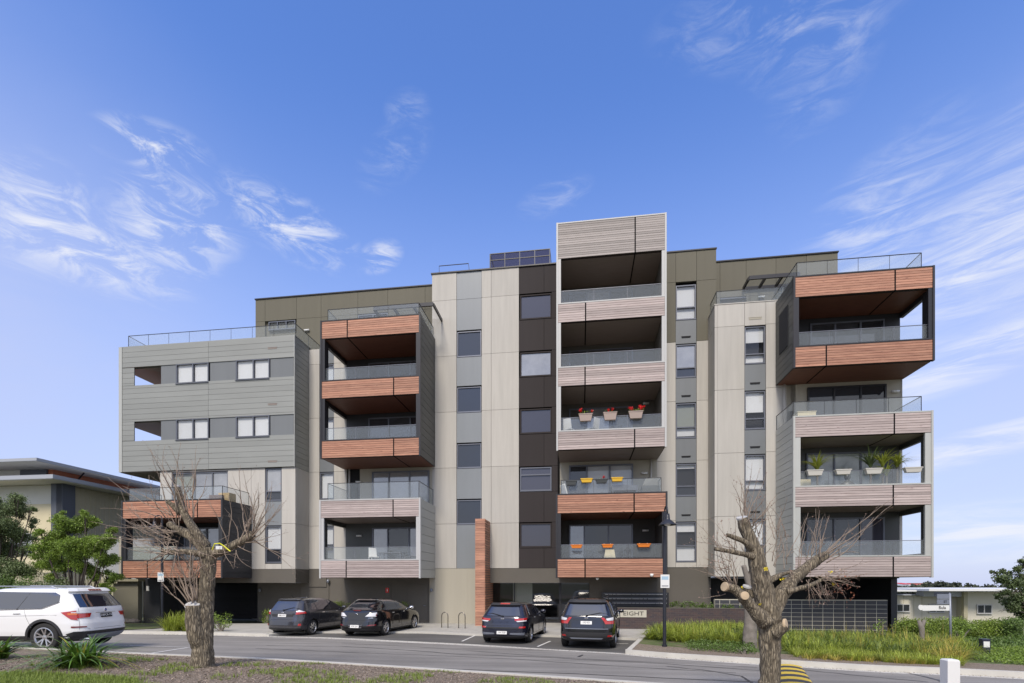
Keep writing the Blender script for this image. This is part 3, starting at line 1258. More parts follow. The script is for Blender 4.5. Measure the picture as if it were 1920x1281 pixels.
# ---- grey metal-clad block on the left
blk = MB()
blk.box(uL0, uL0 + .16, 1.1, 10, zBlkB, zBlkB + 1.6)
zb = [(pz(553, 815, 1.1), pz(553, 777, 1.1)), (pz(553, 706, 1.1), pz(553, 670, 1.1))]
blk.box(uL0, uL0 + .16, 1.1, 1.35, zBlkB + 1.6, zBlkT)          # front corner post
blk.box(uL0, uL0 + .16, 4.0, 10, zBlkB + 1.6, zBlkT)
blk.box(uL0, uL0 + .16, 1.35, 4.0, zb[0][1], zb[1][0])
blk.box(uL0, uL0 + .16, 1.35, 4.0, zb[1][1], zBlkT)
blk.box(uL0, uL0 + .16, 1.35, 4.0, zBlkB + 1.6, zb[0][0])
blk.box(uL0 + .16, uD + .1, 1.3, 10, zBlkB, zBlkB + .3)
blk.box(uL0 + .16, uD + .1, 1.3, 10, zb[0][1], zb[0][1] + .25)
blk.box(uL0 + .16, uD + .1, 1.3, 10, zb[1][1], zBlkT - .01)
blk.box(uD - .06, uD + .1, 1.35, 10, zBlkB + .3, zb[1][1])
blk.box(uD + .1, uL1 - .2, 1.3, 1.4, zBlkB, zBlkB + .1)
blk.box(uL0, uL1 + .02, 1.08, 10, zBlkT, zBlkT + .05)
blk.build('block_wall', M['clad'], BR)
sf = MB()
sf.box(uL0 + .02, pu(300, 1.1) + .1, 1.12, 9.9, zBlkB - .03, zBlkB - .004)
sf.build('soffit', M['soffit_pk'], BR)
uJ = pu(392, 1.1)
CH = (zBlkT - zBlkB) / 24.0
xw = [(302, 331, 'p'), (331, 392, 'w'), (394, 443, 'p'), (443, 506, 'w'), (507, 551, 'p')]
bands = zb


def clad_course(u0, u1, v, z0, z1, mat='clad', nm='cladding_board'):
    return piece(nm, M[mat], BR, u0, u1, v, v + .05, z0 + .006, z1 - .006)


for k in range(24):
    z0_, z1_ = zBlkB + k * CH, zBlkB + (k + 1) * CH
    segs = [(z0_, z1_, True)]
    for (a, b) in bands:
        ns = []
        for (p, q, full) in segs:
            if not full or q <= a or p >= b:
                ns.append((p, q, full))
                continue
            if p < a:
                ns.append((p, a, True))
            ns.append((max(p, a), min(q, b), False))
            if q > b:
                ns.append((b, q, True))
        segs = ns
    for (p, q, full) in segs:
        if q - p < .03:
            continue
        if full:
            clad_course(uL0 + .2, uJ - .006, 1.1 - .05, p, q)
            clad_course(uJ + .006, uL1, 1.1 - .05, p, q)
        else:
            clad_course(uL0 + .2, pu(253, 1.1), 1.1 - .05, p, q)
for (a, b) in bands:
    for x0_, x1_, kd in xw:
        u0_, u1_ = pu(x0_, 1.1), pu(x1_, 1.1)
        if kd == 'p':
            piece('spandrel_panel', M['midgrey'], BR, u0_ + .01, u1_ - .01, 1.09, 1.2, a, b)
        else:
            window(u0_, u1_, a - .04, b + .02, 1.02, vsplit=(.52,), pane='pane', blind=[(0, 1), (1, 1)], fw=.055)
for n_, zz in ((0, zBlkB + 4 * CH * .5), ):
    pass
for yy in (654, 759, 866):
    vent(pu(512, 1.1), pz(512, yy, 1.1), 1.05, w=.5, h=.08, mat='soffit_pk')
# end cladding of the block (facing right)
for k in range(24):
    z0_, z1_ = zBlkB + k * CH, zBlkB + (k + 1) * CH
    piece('cladding_board', M['clad'], BR, uL1 - .05, uL1, 1.1, VW, z0_ + .006, z1_ - .006)
cp2 = MB()
piece('corner_trim', M['clad_lt'], BR, uL0 - .01, uL0 + .19, 1.03, 1.1, zBlkB - .01, zBlkT + .02)
piece('corner_trim', M['clad_lt'], BR, uL1 - .02, uL1 + .012, 1.035, 1.1, zBlkB - .01, zBlkT + .02)
cp2.box(uL1 - .3, uL1 - .055, 1.12, VW + .2, zBlkB, zBlkT - .02, 1)
cp2.build('end_wall_core', [M['clad_lt'], M['core']], BR)

# lower beige wall of the left block (x 300..553)
VL2 = 1.15
uq = [pu(300, VL2), pu(322, VL2), pu(427, VL2), pu(471, VL2), pu(497, VL2), pu(528, VL2), uL1]
zl = pz(553, 1067, VL2)
jz = JZ(1)
for a, b in ((0, 1), (2, 3), (3, 4), (5, 6)):
    panel('beige', uq[a], uq[b], VL2, jz, zBlkB - .01)
    panel('beige', uq[a], uq[b], VL2, zl, jz)
panel('beige', uq[1], uq[2], VL2, zl, jz + .2)
panel('beige', uq[1], uq[2], VL2, pz(427, 883, VL2), zBlkB - .01)
panel('beige', uq[4], uq[5], VL2, zl, pz(528, 1057, VL2))
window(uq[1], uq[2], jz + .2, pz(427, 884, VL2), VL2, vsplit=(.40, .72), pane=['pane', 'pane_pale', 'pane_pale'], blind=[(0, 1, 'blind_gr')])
z1_, z0_ = pz(528, 878, VL2), pz(528, 938, VL2)
window(uq[4] + .02, uq[5] - .02, z0_, z1_, VL2, split=(.28,), pane=['pane_dk', 'pane_pale'])
z2_, z3_ = pz(528, 985, VL2), pz(528, 1055, VL2)
panel('greypanel', uq[4], uq[5], VL2 + .01, z2_, z0_ - .03)
window(uq[4] + .02, uq[5] - .02, z3_, z2_ - .02, VL2, split=(.36,), pane=['pane_dk', 'pane'], blind=[(1, 1)])
# its right-hand end and the dark overhang below
for a, b in ((zl, jz), (jz, zBlkB)):
    piece('facade_panel', M['beige'], BR, uL1 - .12, uL1 - .001, VL2 + .121, VW, a + .007, b - .007)
oh = MB()
zoh = pz(553, 1093, VL2)
oh.box(pu(300, VL2), uL1, VL2 + .01, 6, zoh, zl - .004)
oh.build('overhang_band', M['base'], BR)

# ---- ground storey
gw = MB()
uE0, uE1 = pu(891, VW), pu(1107, VW)
gw.box(pu(576, VW) - .4, pu(805, VW), VW + .05, VW + .3, 0, 2.985)
gw.box(uL1 - .35, pu(612, VW), VW + .0, VW + .04, 2.0, 2.985)
gw.box(pu(483, VW + .3), pu(576, VW) - .4, VW + .3, VW + .5, 0, zoh - .003)
zbm = pz(1000, 1093, VW)
gw.box(uE0, uE1, VW + .02, VW + .5, zbm, 2.98)
gw.box(uE1 - .05, pu(1333, VW), VW + .03, VW + .4, 0, 2.99 if False else pz(1290, 1062, VW))
gw.build('base_wall', M['base'], BR)
bw = MB()
bw.box(pu(805, VW) + .003, uE0 - .4, VW + .01, VW + .3, 0, 2.985)
bw.box(uE0 - .398, uE0 - .002, VW + .01, VW + .3, 0, 2.985)
bw.build('tower_base_wall', M['beige_dk'], BR)
# entrance recess: shopfront glazing
VE = VW + 1.0
ue = [pu(921, VE), pu(1050, VE), pu(1106, VE)]
window(ue[0], ue[1], .1, 2.6, VE, vsplit=(.34,), pane='pane', fm='trim_dk', fw=.06, name='shopfront')
window(ue[1] + .01, ue[2], .1, 2.6, VE, pane='pane_dk', fm='trim_dk', fw=.06, name='shopfront')
lb = MB()
lb.box(ue[0] - .5, ue[2] + .6, VE + 5, VE + 5.2, 0, 3)
lb.box(ue[0] - .5, ue[0] - .3, VW + .4, VE + 5, 0, 3)
lb.box(ue[2] + .02, ue[2] + .3, VW + .4, VE + 5, 0, 3)
lb.box(ue[0] - .5, ue[2] + .6, VW + .5, VE + 5, 2.62, 2.8)
lb.build('lobby_walls', M['base'], BR)
piece('lobby_blind', M['blind_gr'], BR, pu(962, VE + .3), pu(998, VE + .3), VE + .3, VE + .34, .3, 2.3)
# doors
for x0_, x1_ in ((696, 732), (764, 801)):
    d = MB()
    u0_, u1_ = pu(x0_, VW), pu(x1_, VW)
    d.box(u0_, u1_, VW + .015, VW + .06, .02, 2.12)
    d.box(u0_ - .04, u0_, VW + .03, VW + .1, 0, 2.18)
    d.box(u1_, u1_ + .04, VW + .03, VW + .1, 0, 2.18)
    do = d.build('door', M['base'], BR)
    h = MB()
    h.tube([(u1_ - .1, VW - .03, 1.0), (u1_ - .2, VW - .03, 1.0)], .012)
    h.tube([(u1_ - .1, VW + .02, 1.0), (u1_ - .1, VW - .03, 1.0)], .012)
    h.build('handle', M['alu'], do)
sg = MB()
us, zs_ = pu(726, VW), pz(726, 1107, VW)
sg.box(us - .09, us + .09, VW - .0, VW + .014, zs_ - .13, zs_ + .13)
so = sg.build('fire_sign', M['red'], BR)
sg2 = MB()
sg2.prism([(us - .018, 0), (us + .03, .02), (us + .03, .05), (us + .01, .14), (us - .03, .1)], VW - .004, VW - .001)
piece('symbol', M['white'], so, us - .018, us + .02, VW - .006, VW - .002, zs_ - .06, zs_ + .07)
# garage opening under the overhang
gd = MB()
g0, g1 = pu(396, VW + .6), pu(483, VW + .3)
gd.box(g0 - 4.5, g1 + .0, VW + 2.2, VW + 2.4, 0, zoh)
gd.box(g1, g1 + .15, VW + .5, VW + 2.3, 0, zoh - .002)
gd.build('garage_wall', M['coal'], BR)
for k in range(8):
    piece('garage_door_slat', M['coal'], BR, g0 - 2.0, g1 - .35, VW + 2.12, VW + 2.17, .05 + k * .26, .29 + k * .26)
ew = MB()
e0_, e1_ = pu(269, .4), pu(300, .4)
ew.box(e0_, e1_, .4, 3.0, 0, LZ(0) - .02)
ew.box(e1_ - .01, e1_ + 1.9, 1.6, 1.8, 0, LZ(0) - .03)
ew.build('service_enclosure', M['coal'], BR)
piece('meter_label', M['white'], BR, pu(275, .4), pu(280, .4), .38, .395, pz(277, 1108, .4), pz(277, 1099, .4))

# undercroft on the right
uc = MB()
uc.box(uO1 - .15, uBay1 + .0, 5.0, 5.2, -.3, LZ(0))
uc.box(uBay1 - .35, uBay1 - .1, 1.45, 5.0, -.3, LZ(0) + .02)
uc.box(uO1 - .1, uBay1 - .1, VB + .05, 5, LZ(0) - .04, LZ(0) + .04)
uc.build('undercroft_wall', M['coal'], BR)

# ---- balconies
M['board_gap'] = pm('board_gap', (.03, .02, .018), .8)
rng_p = random.Random(4)


def planks(parent, u0, u1, v, z0, z1, n, mat, div):
    h = (z1 - z0) / n
    for k in range(n):
        a, b = z0 + k * h, z0 + (k + 1) * h
        segs = [(u0, div - .03), (div + .03, u1)] if div else [(u0, u1)]
        for p, q in segs:
            piece('plank', M[mat], parent, p, q, v + rng_p.uniform(0, .006), v + .034, a + .008, b - .006)


def glass_run(parent, pts, z0, z1, posts=False, fr='trim_gr', split=1.4):
    """balustrade: panes between points with a slim top rail"""
    mb = MB()
    for p, q in zip(pts, pts[1:]):
        P, Q = Vector((p[0], p[1], 0)), Vector((q[0], q[1], 0))
        Ln = (Q - P).length
        n = max(1, round(Ln / split))
        for i in range(n):
            a, b = P.lerp(Q, i / n), P.lerp(Q, (i + 1) / n)
            d = (b - a).normalized()
            a2, b2 = a + d * .008, b - d * .008
            g = MB()
            g.bar((a2.x, a2.y, (z0 + z1) / 2), (b2.x, b2.y, (z0 + z1) / 2), .012, z1 - z0)
            g.build('glass_panel', M['glass_rail'], parent)
            if i:
                mb.bar((a.x, a.y, z0), (a.x, a.y, z1), .012, .012)
        mb.bar((P.x, P.y, z1 + .012), (Q.x, Q.y, z1 + .012), .03, .022)
        mb.bar((P.x, P.y, z0), (P.x, P.y, z1), .02, .02)
        mb.bar((Q.x, Q.y, z0), (Q.x, Q.y, z1), .02, .02)
    mb.build('handrail', M[fr], parent)


def sliding(parent, u0, u1, z0, z1, v, splits, panes, blinds, fm='frame', bm='blind_gr'):
    return window(u0, u1, z0, z1, v, vsplit=splits, pane=panes, blind=blinds, fw=.07, fm=fm, blind_mat=bm, parent=parent, name='sliding_door')


def stack(u0, u1, v0, v1, lo, hi, mat, trim, wallm, divs, left='solid', right='solid', roof_open=True, ftop=None, nfas=None, doors=(), cladl=None, cladr=None,
          lateral_in=.16, backm='char', soff='soffit_or', post=.19, topmat=None):
    """one projecting box of balconies spanning levels lo..hi. Each level becomes one balcony part."""
    zt_top = ftop if ftop else LZ(hi) + PH
    for n in range(lo, hi + 1):
        b = MB()
        zb_, zt_ = LZ(n), (zt_top if n == hi else LZ(n) + PH)
        zn = LZ(n + 1) if n < hi else None
        b.box(u0 + .03, u1 - .03, v0 + .036, v0 + .16, zb_, zt_ - .02, 3)          # parapet backing
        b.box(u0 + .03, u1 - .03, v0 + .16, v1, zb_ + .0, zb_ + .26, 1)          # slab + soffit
        # top trim
        b.box(u0, u1, v0 - .01, v0 + .18, zt_ - .02, zt_ + .035)
        # side walls
        for side, kind in (('l', left), ('r', right)):
            a0, a1 = (u0 - .0, u0 + .14) if side == 'l' else (u1 - .14, u1)
            b.box(a0, a1, v0 + .19, v1, zb_ + .002, zt_ + (.0 if zn else -.03), 2)
            if zn:
                if kind == 'solid':
                    b.box(a0, a1, v0 + .1, v1, zt_, zn, 2)
                else:
                    b.box(a0, a1, v0 + .1, v0 + .48, zt_, zn, 2)
                    b.box(a0, a1, v0 + .48, v1, zt_, zt_ + .12, 2)
                    b.box(a0, a1, v0 + .48, v1, zn - .22, zn, 2)
        # front corner posts
        if zn:
            b.box(u0 + .012, u0 + post, v0 + .01, v0 + .1, zt_ + .035, zn)
            b.box(u1 - post, u1 - .012, v0 + .01, v0 + .1, zt_ + .035, zn)
        # vertical black divider, carried along the soffit
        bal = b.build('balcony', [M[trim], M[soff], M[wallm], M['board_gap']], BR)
        d = divs[n - lo]
        planks(bal, u0 + .045, u1 - .045, v0, zb_ + .012, zt_ - .025, (8 if not (ftop and n == hi) else (nfas or 16)), (topmat or mat) if n == hi else mat, d)
        dv = MB()
        dv.box(d - .034, d + .034, v0 + .006, v0 + .033, zb_ + .004, zt_ - .02)
        dv.box(d - .028, d + .028, v0 + .03, v1 - .1, zb_ - .006, zb_ + .01)
        dv.build('divider', M['black'], bal)
        # balustrade
        if zn:
            glass_run(bal, [(u0 + .17, v0 + .13), (u1 - .17, v0 + .13)], zt_ + .03, zt_ + .64)
            bwm = MB()
            bwm.box(u0 + .14, u1 - .14, v1 - .03, v1 - .0, zb_ + .26, zn)
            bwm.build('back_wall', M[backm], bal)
            if doors:
                dd = doors[(n - lo) % len(doors)]
                sliding(bal, dd[0], dd[1], zb_ + .3, zn - .25, v1 - .14, dd[2], dd[3], dd[4])
    # cladding on the visible outer side
    for cl, side in ((cladl, 'l'), (cladr, 'r')):
        if not cl:
            continue
        cm, ch = cl
        z0_, z1_ = LZ(lo), zt_top
        nn = round((z1_ - z0_) / ch)
        a0, a1 = (u0 - .035, u0 - .003) if side == 'l' else (u1 + .003, u1 + .035)
        hs = (z1_ - z0_) / nn
        for k in range(nn):
            zc0, zc1 = z0_ + k * hs, z0_ + (k + 1) * hs
            piece('cladding_board', M[cm], BR, a0, a1, v0 + .12, v1, zc0 + .008, zc1 - .008)
    tr = MB()
    for a0, a1 in ((u0 - .04, u0 + .04), (u1 - .04, u1 + .04)):
        tr.box(a0, a1, v0 - .02, v0 + .115, LZ(lo) - .02, zt_top + .04)
    tr.build('edge_trim', M[trim], BR)


def pus(l, v):
    return [pu(x, v) for x in l]


# middle stack
dm = [(pu(1067, VW - .14), pu(1187, VW - .14), (.28, .64), ['pane', 'pane_pale', 'pane'], [(0, .5), (2, .6)]),
      (pu(1067, VW - .14), pu(1187, VW - .14), (.28, .64), ['pane_dk', 'pane', 'pane'], [(1, .7), (2, .5)])]
stack(uM0 + .02, uM1 - .02, 0.0, VW, 2, 5, 'pink', 'trim_wh', 'base', pus([1190, 1097, 1098, 1191], 0), topmat='taupe', ftop=pz(1044, 420, 0), soff='soffit_pk', doors=dm, backm='base', post=.17)
dmo = [(pu(1067, VW - .14), pu(1187, VW - .14), (.24, .62), ['pane_pale', 'pane_dk', 'pane_pl'], [])]
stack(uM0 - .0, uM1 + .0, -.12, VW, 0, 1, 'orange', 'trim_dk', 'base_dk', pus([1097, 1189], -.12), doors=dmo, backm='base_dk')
# box over pink box in the second stack
db = [(pu(690, VW - .14), pu(803, VW - .14), (.34, .70), ['pane_dk', 'pane', 'pane_pl'], [(1, .55)])]
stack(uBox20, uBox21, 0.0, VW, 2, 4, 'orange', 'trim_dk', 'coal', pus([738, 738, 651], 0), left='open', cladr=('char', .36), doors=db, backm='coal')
dbp = [(pu(697, VW - .14), pu(803, VW - .14), (.28, .66), ['pane_pale', 'pane', 'pane_pale'], [(1, .5)])]
stack(uBox20 - .05, uBox21, 0.0, VW, 0, 1, 'pink', 'trim_wh', 'char', pus([649, 737], 0), left='open', cladr=('clad_lt', .42), doors=dbp, backm='char', soff='soffit_pk')
# right stacks
VRB = 1.25
dr = [(pu(1513, VRB - .14), pu(1660, VRB - .14), (.36, .70), ['pane', 'pane', 'pane_pl'], [(0, .8), (1, .7), (2, .5)]),
      (pu(1513, VRB - .14), pu(1660, VRB - .14), (.36, .70), ['pane_skyrefl', 'pane_skyrefl', 'pane_skyrefl'], [])]
stack(uR0, uR1, VR, VRB, 0, 2, 'pink', 'clad_lt', 'char', pus([1675, 1675, 1677], VR), right='open', cladl=('clad_lt', .30), doors=dr, backm='char', soff='soffit_pk', post=.26)
dro = [(pu(1520, VRB - .14), pu(1660, VRB - .14), (.34, .68), ['pane', 'pane', 'pane_dk'], [(0, 1), (1, .8)])]
stack(uR0, uR1 + .04, VR - .02, VRB, 3, 4, 'orange', 'trim_dk', 'coal', pus([1549, 1678], VR), left='open', right='open', cladl=('char', .28), doors=dro, backm='coal')
# left dark box
dl = [(pu(345, 1.0), pu(430, 1.0), (.5,), ['pane_pale', 'pane_pale'], [])]
stack(uK0, uK1, VL, 1.1, 0, 1, 'orange', 'coal', 'coal', pus([276, 370], VL), left='open', cladr=('coal', .27), doors=dl, backm='core')

# back walls of the open terraces, with their sliding doors
for bx_ in ((uBox20 + .9, uT0, VW - .0, VW + .1, LZ(1) + .26, LZ(2)), (uM0 + .05, uM1 - .05, VW - .05, VW + .05, LZ(1) + .26, LZ(2)), (pu(1475, VRB), uBay1, VRB + .0, VRB + .1, LZ(2) + .26, LZ(3))):
    piece('terrace_wall', M['beige_dk'], BR, *bx_)
sliding(BR, pu(697, VW - .14), pu(804, VW - .14), LZ(1) + .3, LZ(2) - .2, VW - .16, (.30, .66), ['pane_pale', 'pane_pale', 'pane_pale'], [])
sliding(BR, pu(1067, VW - .14), pu(1187, VW - .14), LZ(1) + .3, LZ(2) - .2, VW - .22, (.28, .64), ['pane_dk', 'pane', 'pane'], [(1, .95, 'blind'), (2, .95, 'blind')])
sliding(BR, pu(1513, VRB), pu(1660, VRB), LZ(2) + .3, LZ(3) - .2, VRB - .14, (.34, .68), ['pane_dk', 'pane_dk', 'pane_dk'], [], fm='trim_dk')
# opening in the charcoal side, its shade painted as a near-black plate
piece('side_window', M['core'], BR, uR0 - .06, uR0 - .036, VR + .55, VR + 1.5, LZ(3) + 1.2, LZ(4) - .0)
# downpipes
for x_, v_, za, zb__ in ((655, VW - .1, LZ(1) + .3, LZ(2)), (1221, VW - .12, LZ(1) + .3, LZ(2)), (1471, VB - .1, LZ(2), LZ(3) + .02)):
    d = MB()
    d.tube([(pu(x_, v_), v_, za), (pu(x_, v_), v_, zb__)], .045, n=10)
    d.build('downpipe', M['beige'], BR, smooth=True)

# glass balustrades on the open tops
ter = {}


def terrace(name_pts, z0, h, split=1.6):
    e = MB()
    p, q = name_pts[0], name_pts[1]
    e.bar((p[0], p[1], z0 - .02), (q[0], q[1], z0 - .02), .04, .02)
    o = e.build('balustrade', M['trim_gr'], BR)
    glass_run(o, name_pts, z0, z0 + h, split=split, fr='trim_dk')
    return o


zt4, zt1, zt2 = LZ(4) + PH + .035, LZ(1) + PH + .035, LZ(2) + PH + .035
terrace([(uBox20 + .3, VW), (uBox20 + .3, .12), (uBox21 - .08, .12), (uBox21 - .08, VW)], zt4, .58)
terrace([(uBox20 + .3, VW), (uBox20 + .3, .12), (uBox21 - .08, .12), (uBox21 - .08, VW)], zt1, .82)
terrace([(uM0 + .2, VW - .1), (uM0 + .2, .0), (uM1 - .22, .0), (uM1 - .22, VW - .1)], zt1, .64)
terrace([(uR0 + .15, VRB + 1.5), (uR0 + .15, VR + .1), (uR1 - .35, VR + .1), (uR1 - .35, VRB + 1.5)], zt4, .62, split=1.35)
terrace([(uR0 + .0, VRB), (uR0 + .0, VR + .1), (uR1 - .35, VR + .1), (uR1 - .35, VRB)], zt2, .62, split=1.35)
terrace([(uK0 + .3, 1.0), (uK0 + .3, VL + .1), (uK1 - .05, VL + .1), (uK1 - .05, 1.0)], zt1, .62)
terrace([(pu(241, 1.2), 4.2), (pu(241, 1.2), 1.2), (uL1 - .02, 1.2), (uL1 - .02, V6)], zBlkT + .06, .62, split=1.25)
terrace([(uB[0] + .0, V6), (uB[0] + .0, VB + .15), (uB[3] - .45, VB + .15)], zBay + .045, .66)

# pergolas and roof-top pieces
for (x0_, x1_, va, vb, zz, side) in ((1405, 1500, 2.7, V6, pz(1405, 521, 2.7), 0), (700, 812, .9, V6, pz(812, 570, .9), 1)):
    pg = MB()
    ua, ub = pu(x0_, va), pu(x1_, va)
    for v_ in (va, vb - .1):
        pg.box(ua, ub, v_, v_ + .08, zz - .08, zz + .1)
    for u_ in np.linspace(ua, ub, 4):
        pg.box(u_ - .04, u_ + .04, va + .08, vb - .1, zz - .08, zz + .08)
    po = pg.build('pergola', M['trim_dk'], BR)
    piece('pergola_sheet', M['pane'], po, ua, ub, va + .08, vb - .1, zz + .1, zz + .115)
rs = MB()
ra, rb = pu(919, VW + 1), pu(1031, VW + 1)
zr0, zr1 = zTop + .02, pz(1031, 467, VW + 1)
for u_ in np.linspace(ra, rb, 5):
    rs.bar((u_, VW + 1, zr0), (u_, VW + 1, zr1), .05, .05)
for z_ in (zr0 + .1, zr1 - .35, zr1):
    rs.bar((ra, VW + 1, z_), (rb, VW + 1, z_), .04, .04)
rs.bar((ra, VW + 3, zr1), (rb, VW + 3, zr1), .04, .04)
rs.bar((rb, VW + 1, zr1), (rb, VW + 3, zr1), .04, .04)
rs.bar((ra, VW + 1, zr1), (ra, VW + 3, zr1), .04, .04)
ro = rs.build('roof_plant_screen', M['trim_dk'], BR)
us_ = np.linspace(ra, rb, 5)
for a, b in zip(us_, us_[1:]):
    piece('screen_panel', M['screen'], ro, a + .03, b - .03, VW + 1, VW + 1.02, zr0 + .1, zr1 - .02)
piece('screen_panel', M['screen'], ro, rb - .01, rb + .01, VW + 1.05, VW + 3, zr0 + .1, zr1 - .02)
hr = MB()
a, b = pu(824, VW + .6), pu(880, VW + .6)
zz = pz(824, 499, VW + .6)
hr.tube([(a, VW + .6, zTop), (a - .02, VW + .6, zz), (b - .05, VW + .6, zz), (b + .05, VW + .6, zTop)], .022, n=6)
hr.tube([(a, VW + .6, zTop + (zz - zTop) * .5), (b, VW + .6, zTop + (zz - zTop) * .5)], .012, n=5)
hr.build('roof_handrail', M['steel_dk'], BR)
sd = MB()
sd.prism([(pu(247, 2.2), 2.2), (pu(312, 2.2), 2.2), (pu(312, 2.2), 4.2), (pu(247, 2.2), 4.2)], zBlkT + .05, zBlkT + .32)
sd.build('roof_upstand', M['base'], BR)
piece('roof_upstand', M['clad'], BR, pu(1500, 2.2), pu(1585, 2.2), 2.2, 4, LZ(4) + PH + .02, LZ(4) + PH + .3)

# wall lights and small fittings
for x_, y_, v_ in ((673, 904, VW - .02), (674, 1005, VW - .02), (1208, 888, VW - .07), (1210, 995, VW - .05), (1427, 558, V6 - .03), (1678, 735, VRB - .02), (576, 620, V6 - .02), (1211, 757, VW - .05)):
    u_, z_ = pu(x_, v_), pz(x_, y_, v_)
    l = MB()
    l.box(u_ - .05, u_ + .05, v_ - .03, v_ + .02, z_ - .04, z_ + .04)
    l.tube([(u_ - .15, v_ - .06, z_), (u_ + .15, v_ - .06, z_)], .05, n=10)
    l.build('wall_light', M['white'], BR, smooth=True)
for x_, y_, v_ in ((616, 1090, VW - .02), (809, 1107, VW - .03), (488, 1107, VW + .27)):
    u_, z_ = pu(x_, v_), pz(x_, y_, v_)
    l = MB()
    l.lathe([(.0, z_ + .09), (.07, z_ + .09), (.08, z_), (.06, z_ - .08), (0, z_ - .09)], c=(u_, v_ - .05, 0), n=12)
    l.build('wall_light', M['alu'], BR, smooth=True)
for x_, y_, v_ in ((1120, 1084, .15), (1222, 1078, -.2)):
    u_, z_ = pu(x_, v_), pz(x_, y_, v_)
    l = MB()
    l.lathe([(0, z_ - .09), (.05, z_ - .08), (.075, z_ - .03), (.075, z_ + .05), (0, z_ + .05)], c=(u_, v_, 0), n=12)
    l.build('dome_camera', M['white'], BR, smooth=True)
cd = MB()
cd.tube([(pu(616, VW), VW + .02, pz(616, 1094, VW)), (pu(616, VW), VW + .02, .1)], .012, n=5)
cd.build('conduit', M['base'], BR)

# ------------------------------------------------------------------ timber fin wall beside the entrance
fin = empty('timber_fin_wall', W(pu(891, 1.1), 1.1), -TH)
tag(fin, 'tall free-standing fin wall clad in orange timber battens beside the bicycle hoops', 'wall')
wf = pu(909, 1.1) - pu(891, 1.1)
zf1 = pz(891, 973, 1.1)
mbf = MB()
mbf.box(.02, wf - .02, .02, VW - 1.1 + 1.0, .0, zf1 - .02)
mbf.build('fin_core', M['trim_dk'], fin)
nf = 44
hf = (zf1 - .02) / nf
for k in range(nf):
    piece('plank', M['orange'], fin, 0, wf, 0, .04, k * hf + .03, (k + 1) * hf + .022)
    piece('plank', M['orange'], fin, wf - .02, wf + .02, .05, VW - 1.1 + .9, k * hf + .045, (k + 1) * hf + .008)

# brick planter wall, sign, letterboxes, block wall
VP = .4
bwl = empty('brick_garden_wall', W(pu(1158, VP), VP), -TH)
tag(bwl, 'low dark brown brick garden wall carrying the pale name plate', 'wall')
Lb = pu(1402, VP) - pu(1158, VP)
zbw = pz(1250, 1141, VP)
b = MB()
b.box(0, Lb, 0, .24, 0, zbw)
b.build('brick_face', M['brick'], bwl)
b = MB()
b.box(-.01, Lb + .01, -.012, .25, zbw, zbw + .025)
b.build('coping', M['base'], bwl)
np_ = MB()
a, c = pu(1163, VP) - pu(1158, VP), pu(1212, VP) - pu(1158, VP)
z0_, z1_ = pz(1190, 1157.5, VP), pz(1190, 1144, VP)
nameplate = empty('name_plate', W(pu(1163, VP), VP - .03), -TH)
tag(nameplate, 'pale ribbed name plate reading EIGHT on the brown brick wall', 'sign')
pw = c - a
np_.box(0, pw, 0, .025, z0_, z1_)
np_.build('plate', pm('sign_cream', (.55, .53, .44), .6, var=.05), nameplate)
for k in range(40):
    uu = .02 + k * (pw - .04) / 39
    piece('rib', M['beige_dk'], nameplate, uu - .004, uu + .004, -.006, 0, z0_ + .02, z1_ - .02)
text('lettering', "EIGHT", .27, M['base_dk'], nameplate, (pw * .5, -.012, (z0_ + z1_) / 2), sx=1.25)
bs = MB()
bs.box(-.26, -.03, 0, .02, z0_ + .08, z1_ - .02)
bo = bs.build('blue_badge', pm('sign_blue', (.03, .05, .10), .5), nameplate)
text('symbol', "A8", .14, M['white'], nameplate, (-.145, -.004, (z0_ + z1_) / 2 + .03))

lbx = empty('letterbox_bank', W(pu(1128, VW - .2), VW - .2), -TH)
tag(lbx, 'wide black bank of letterboxes in three rows beside the entrance', 'letterboxes')
lw = pu(1254, VW - .2) - pu(1128, VW - .2)
lz0, lz1 = pz(1128, 1141, VW - .2), pz(1128, 1111, VW - .2)
b = MB()
b.box(0, lw, 0, .2, lz0, lz1)
b.build('cabinet', M['trim_dk'], lbx)
nb = 16
for r in range(3):
    zc = lz0 + (lz1 - lz0) * (.2 + .27 * r)
    piece('shelf_edge', M['alu'], lbx, .1, lw - .08, -.02, 0, zc + .16, zc + .175)
    for k in range(nb):
        uu = .14 + k * (lw - .24) / nb
        piece('letterbox', M['coal'], lbx, uu, uu + (lw - .24) / nb - .015, -.014, 0, zc - .04, zc + .14)
        piece('slot', M['white'], lbx, uu + .03, uu + .18 + .04 * rng_p.random(), -.02, -.014, zc + .105, zc + .125)

# charcoal block wall
VT = 1.0
tw_ = empty('block_wall', W(pu(1340, VT), VT), -TH)
tag(tw_, 'low wall of charcoal blocks with pale mortar grid under the right balconies', 'wall')
Lt = pu(1664, VT) - pu(1340, VT)
ztt = pz(1664, 1126, VT)
b = MB()
b.box(0, Lt - .006, .004, .2, -.6, ztt - .004)
b.box(0, Lt, -.008, .2, ztt - .012, ztt + .02)
b.build('mortar', M['grout'], tw_)
bh, bw_ = .19, .45
r = 0
z_ = ztt - .012
while z_ > -.25:
    k = 0
    u_ = Lt
    while u_ > 0.02:
        ua = max(0, u_ - bw_)
        piece('brick', M['tile'], tw_, ua + .011, u_ - .011, -.002, .006, z_ - bh + .010, z_ - .008)
        u_ -= bw_
        k += 1
    z_ -= bh
    r += 1
for k in range(6):
    piece('brick', M['tile'], tw_, Lt - .004, Lt + .006, .0, .2, ztt - .012 - (k + 1) * bh + .008, ztt - .012 - k * bh - .006)
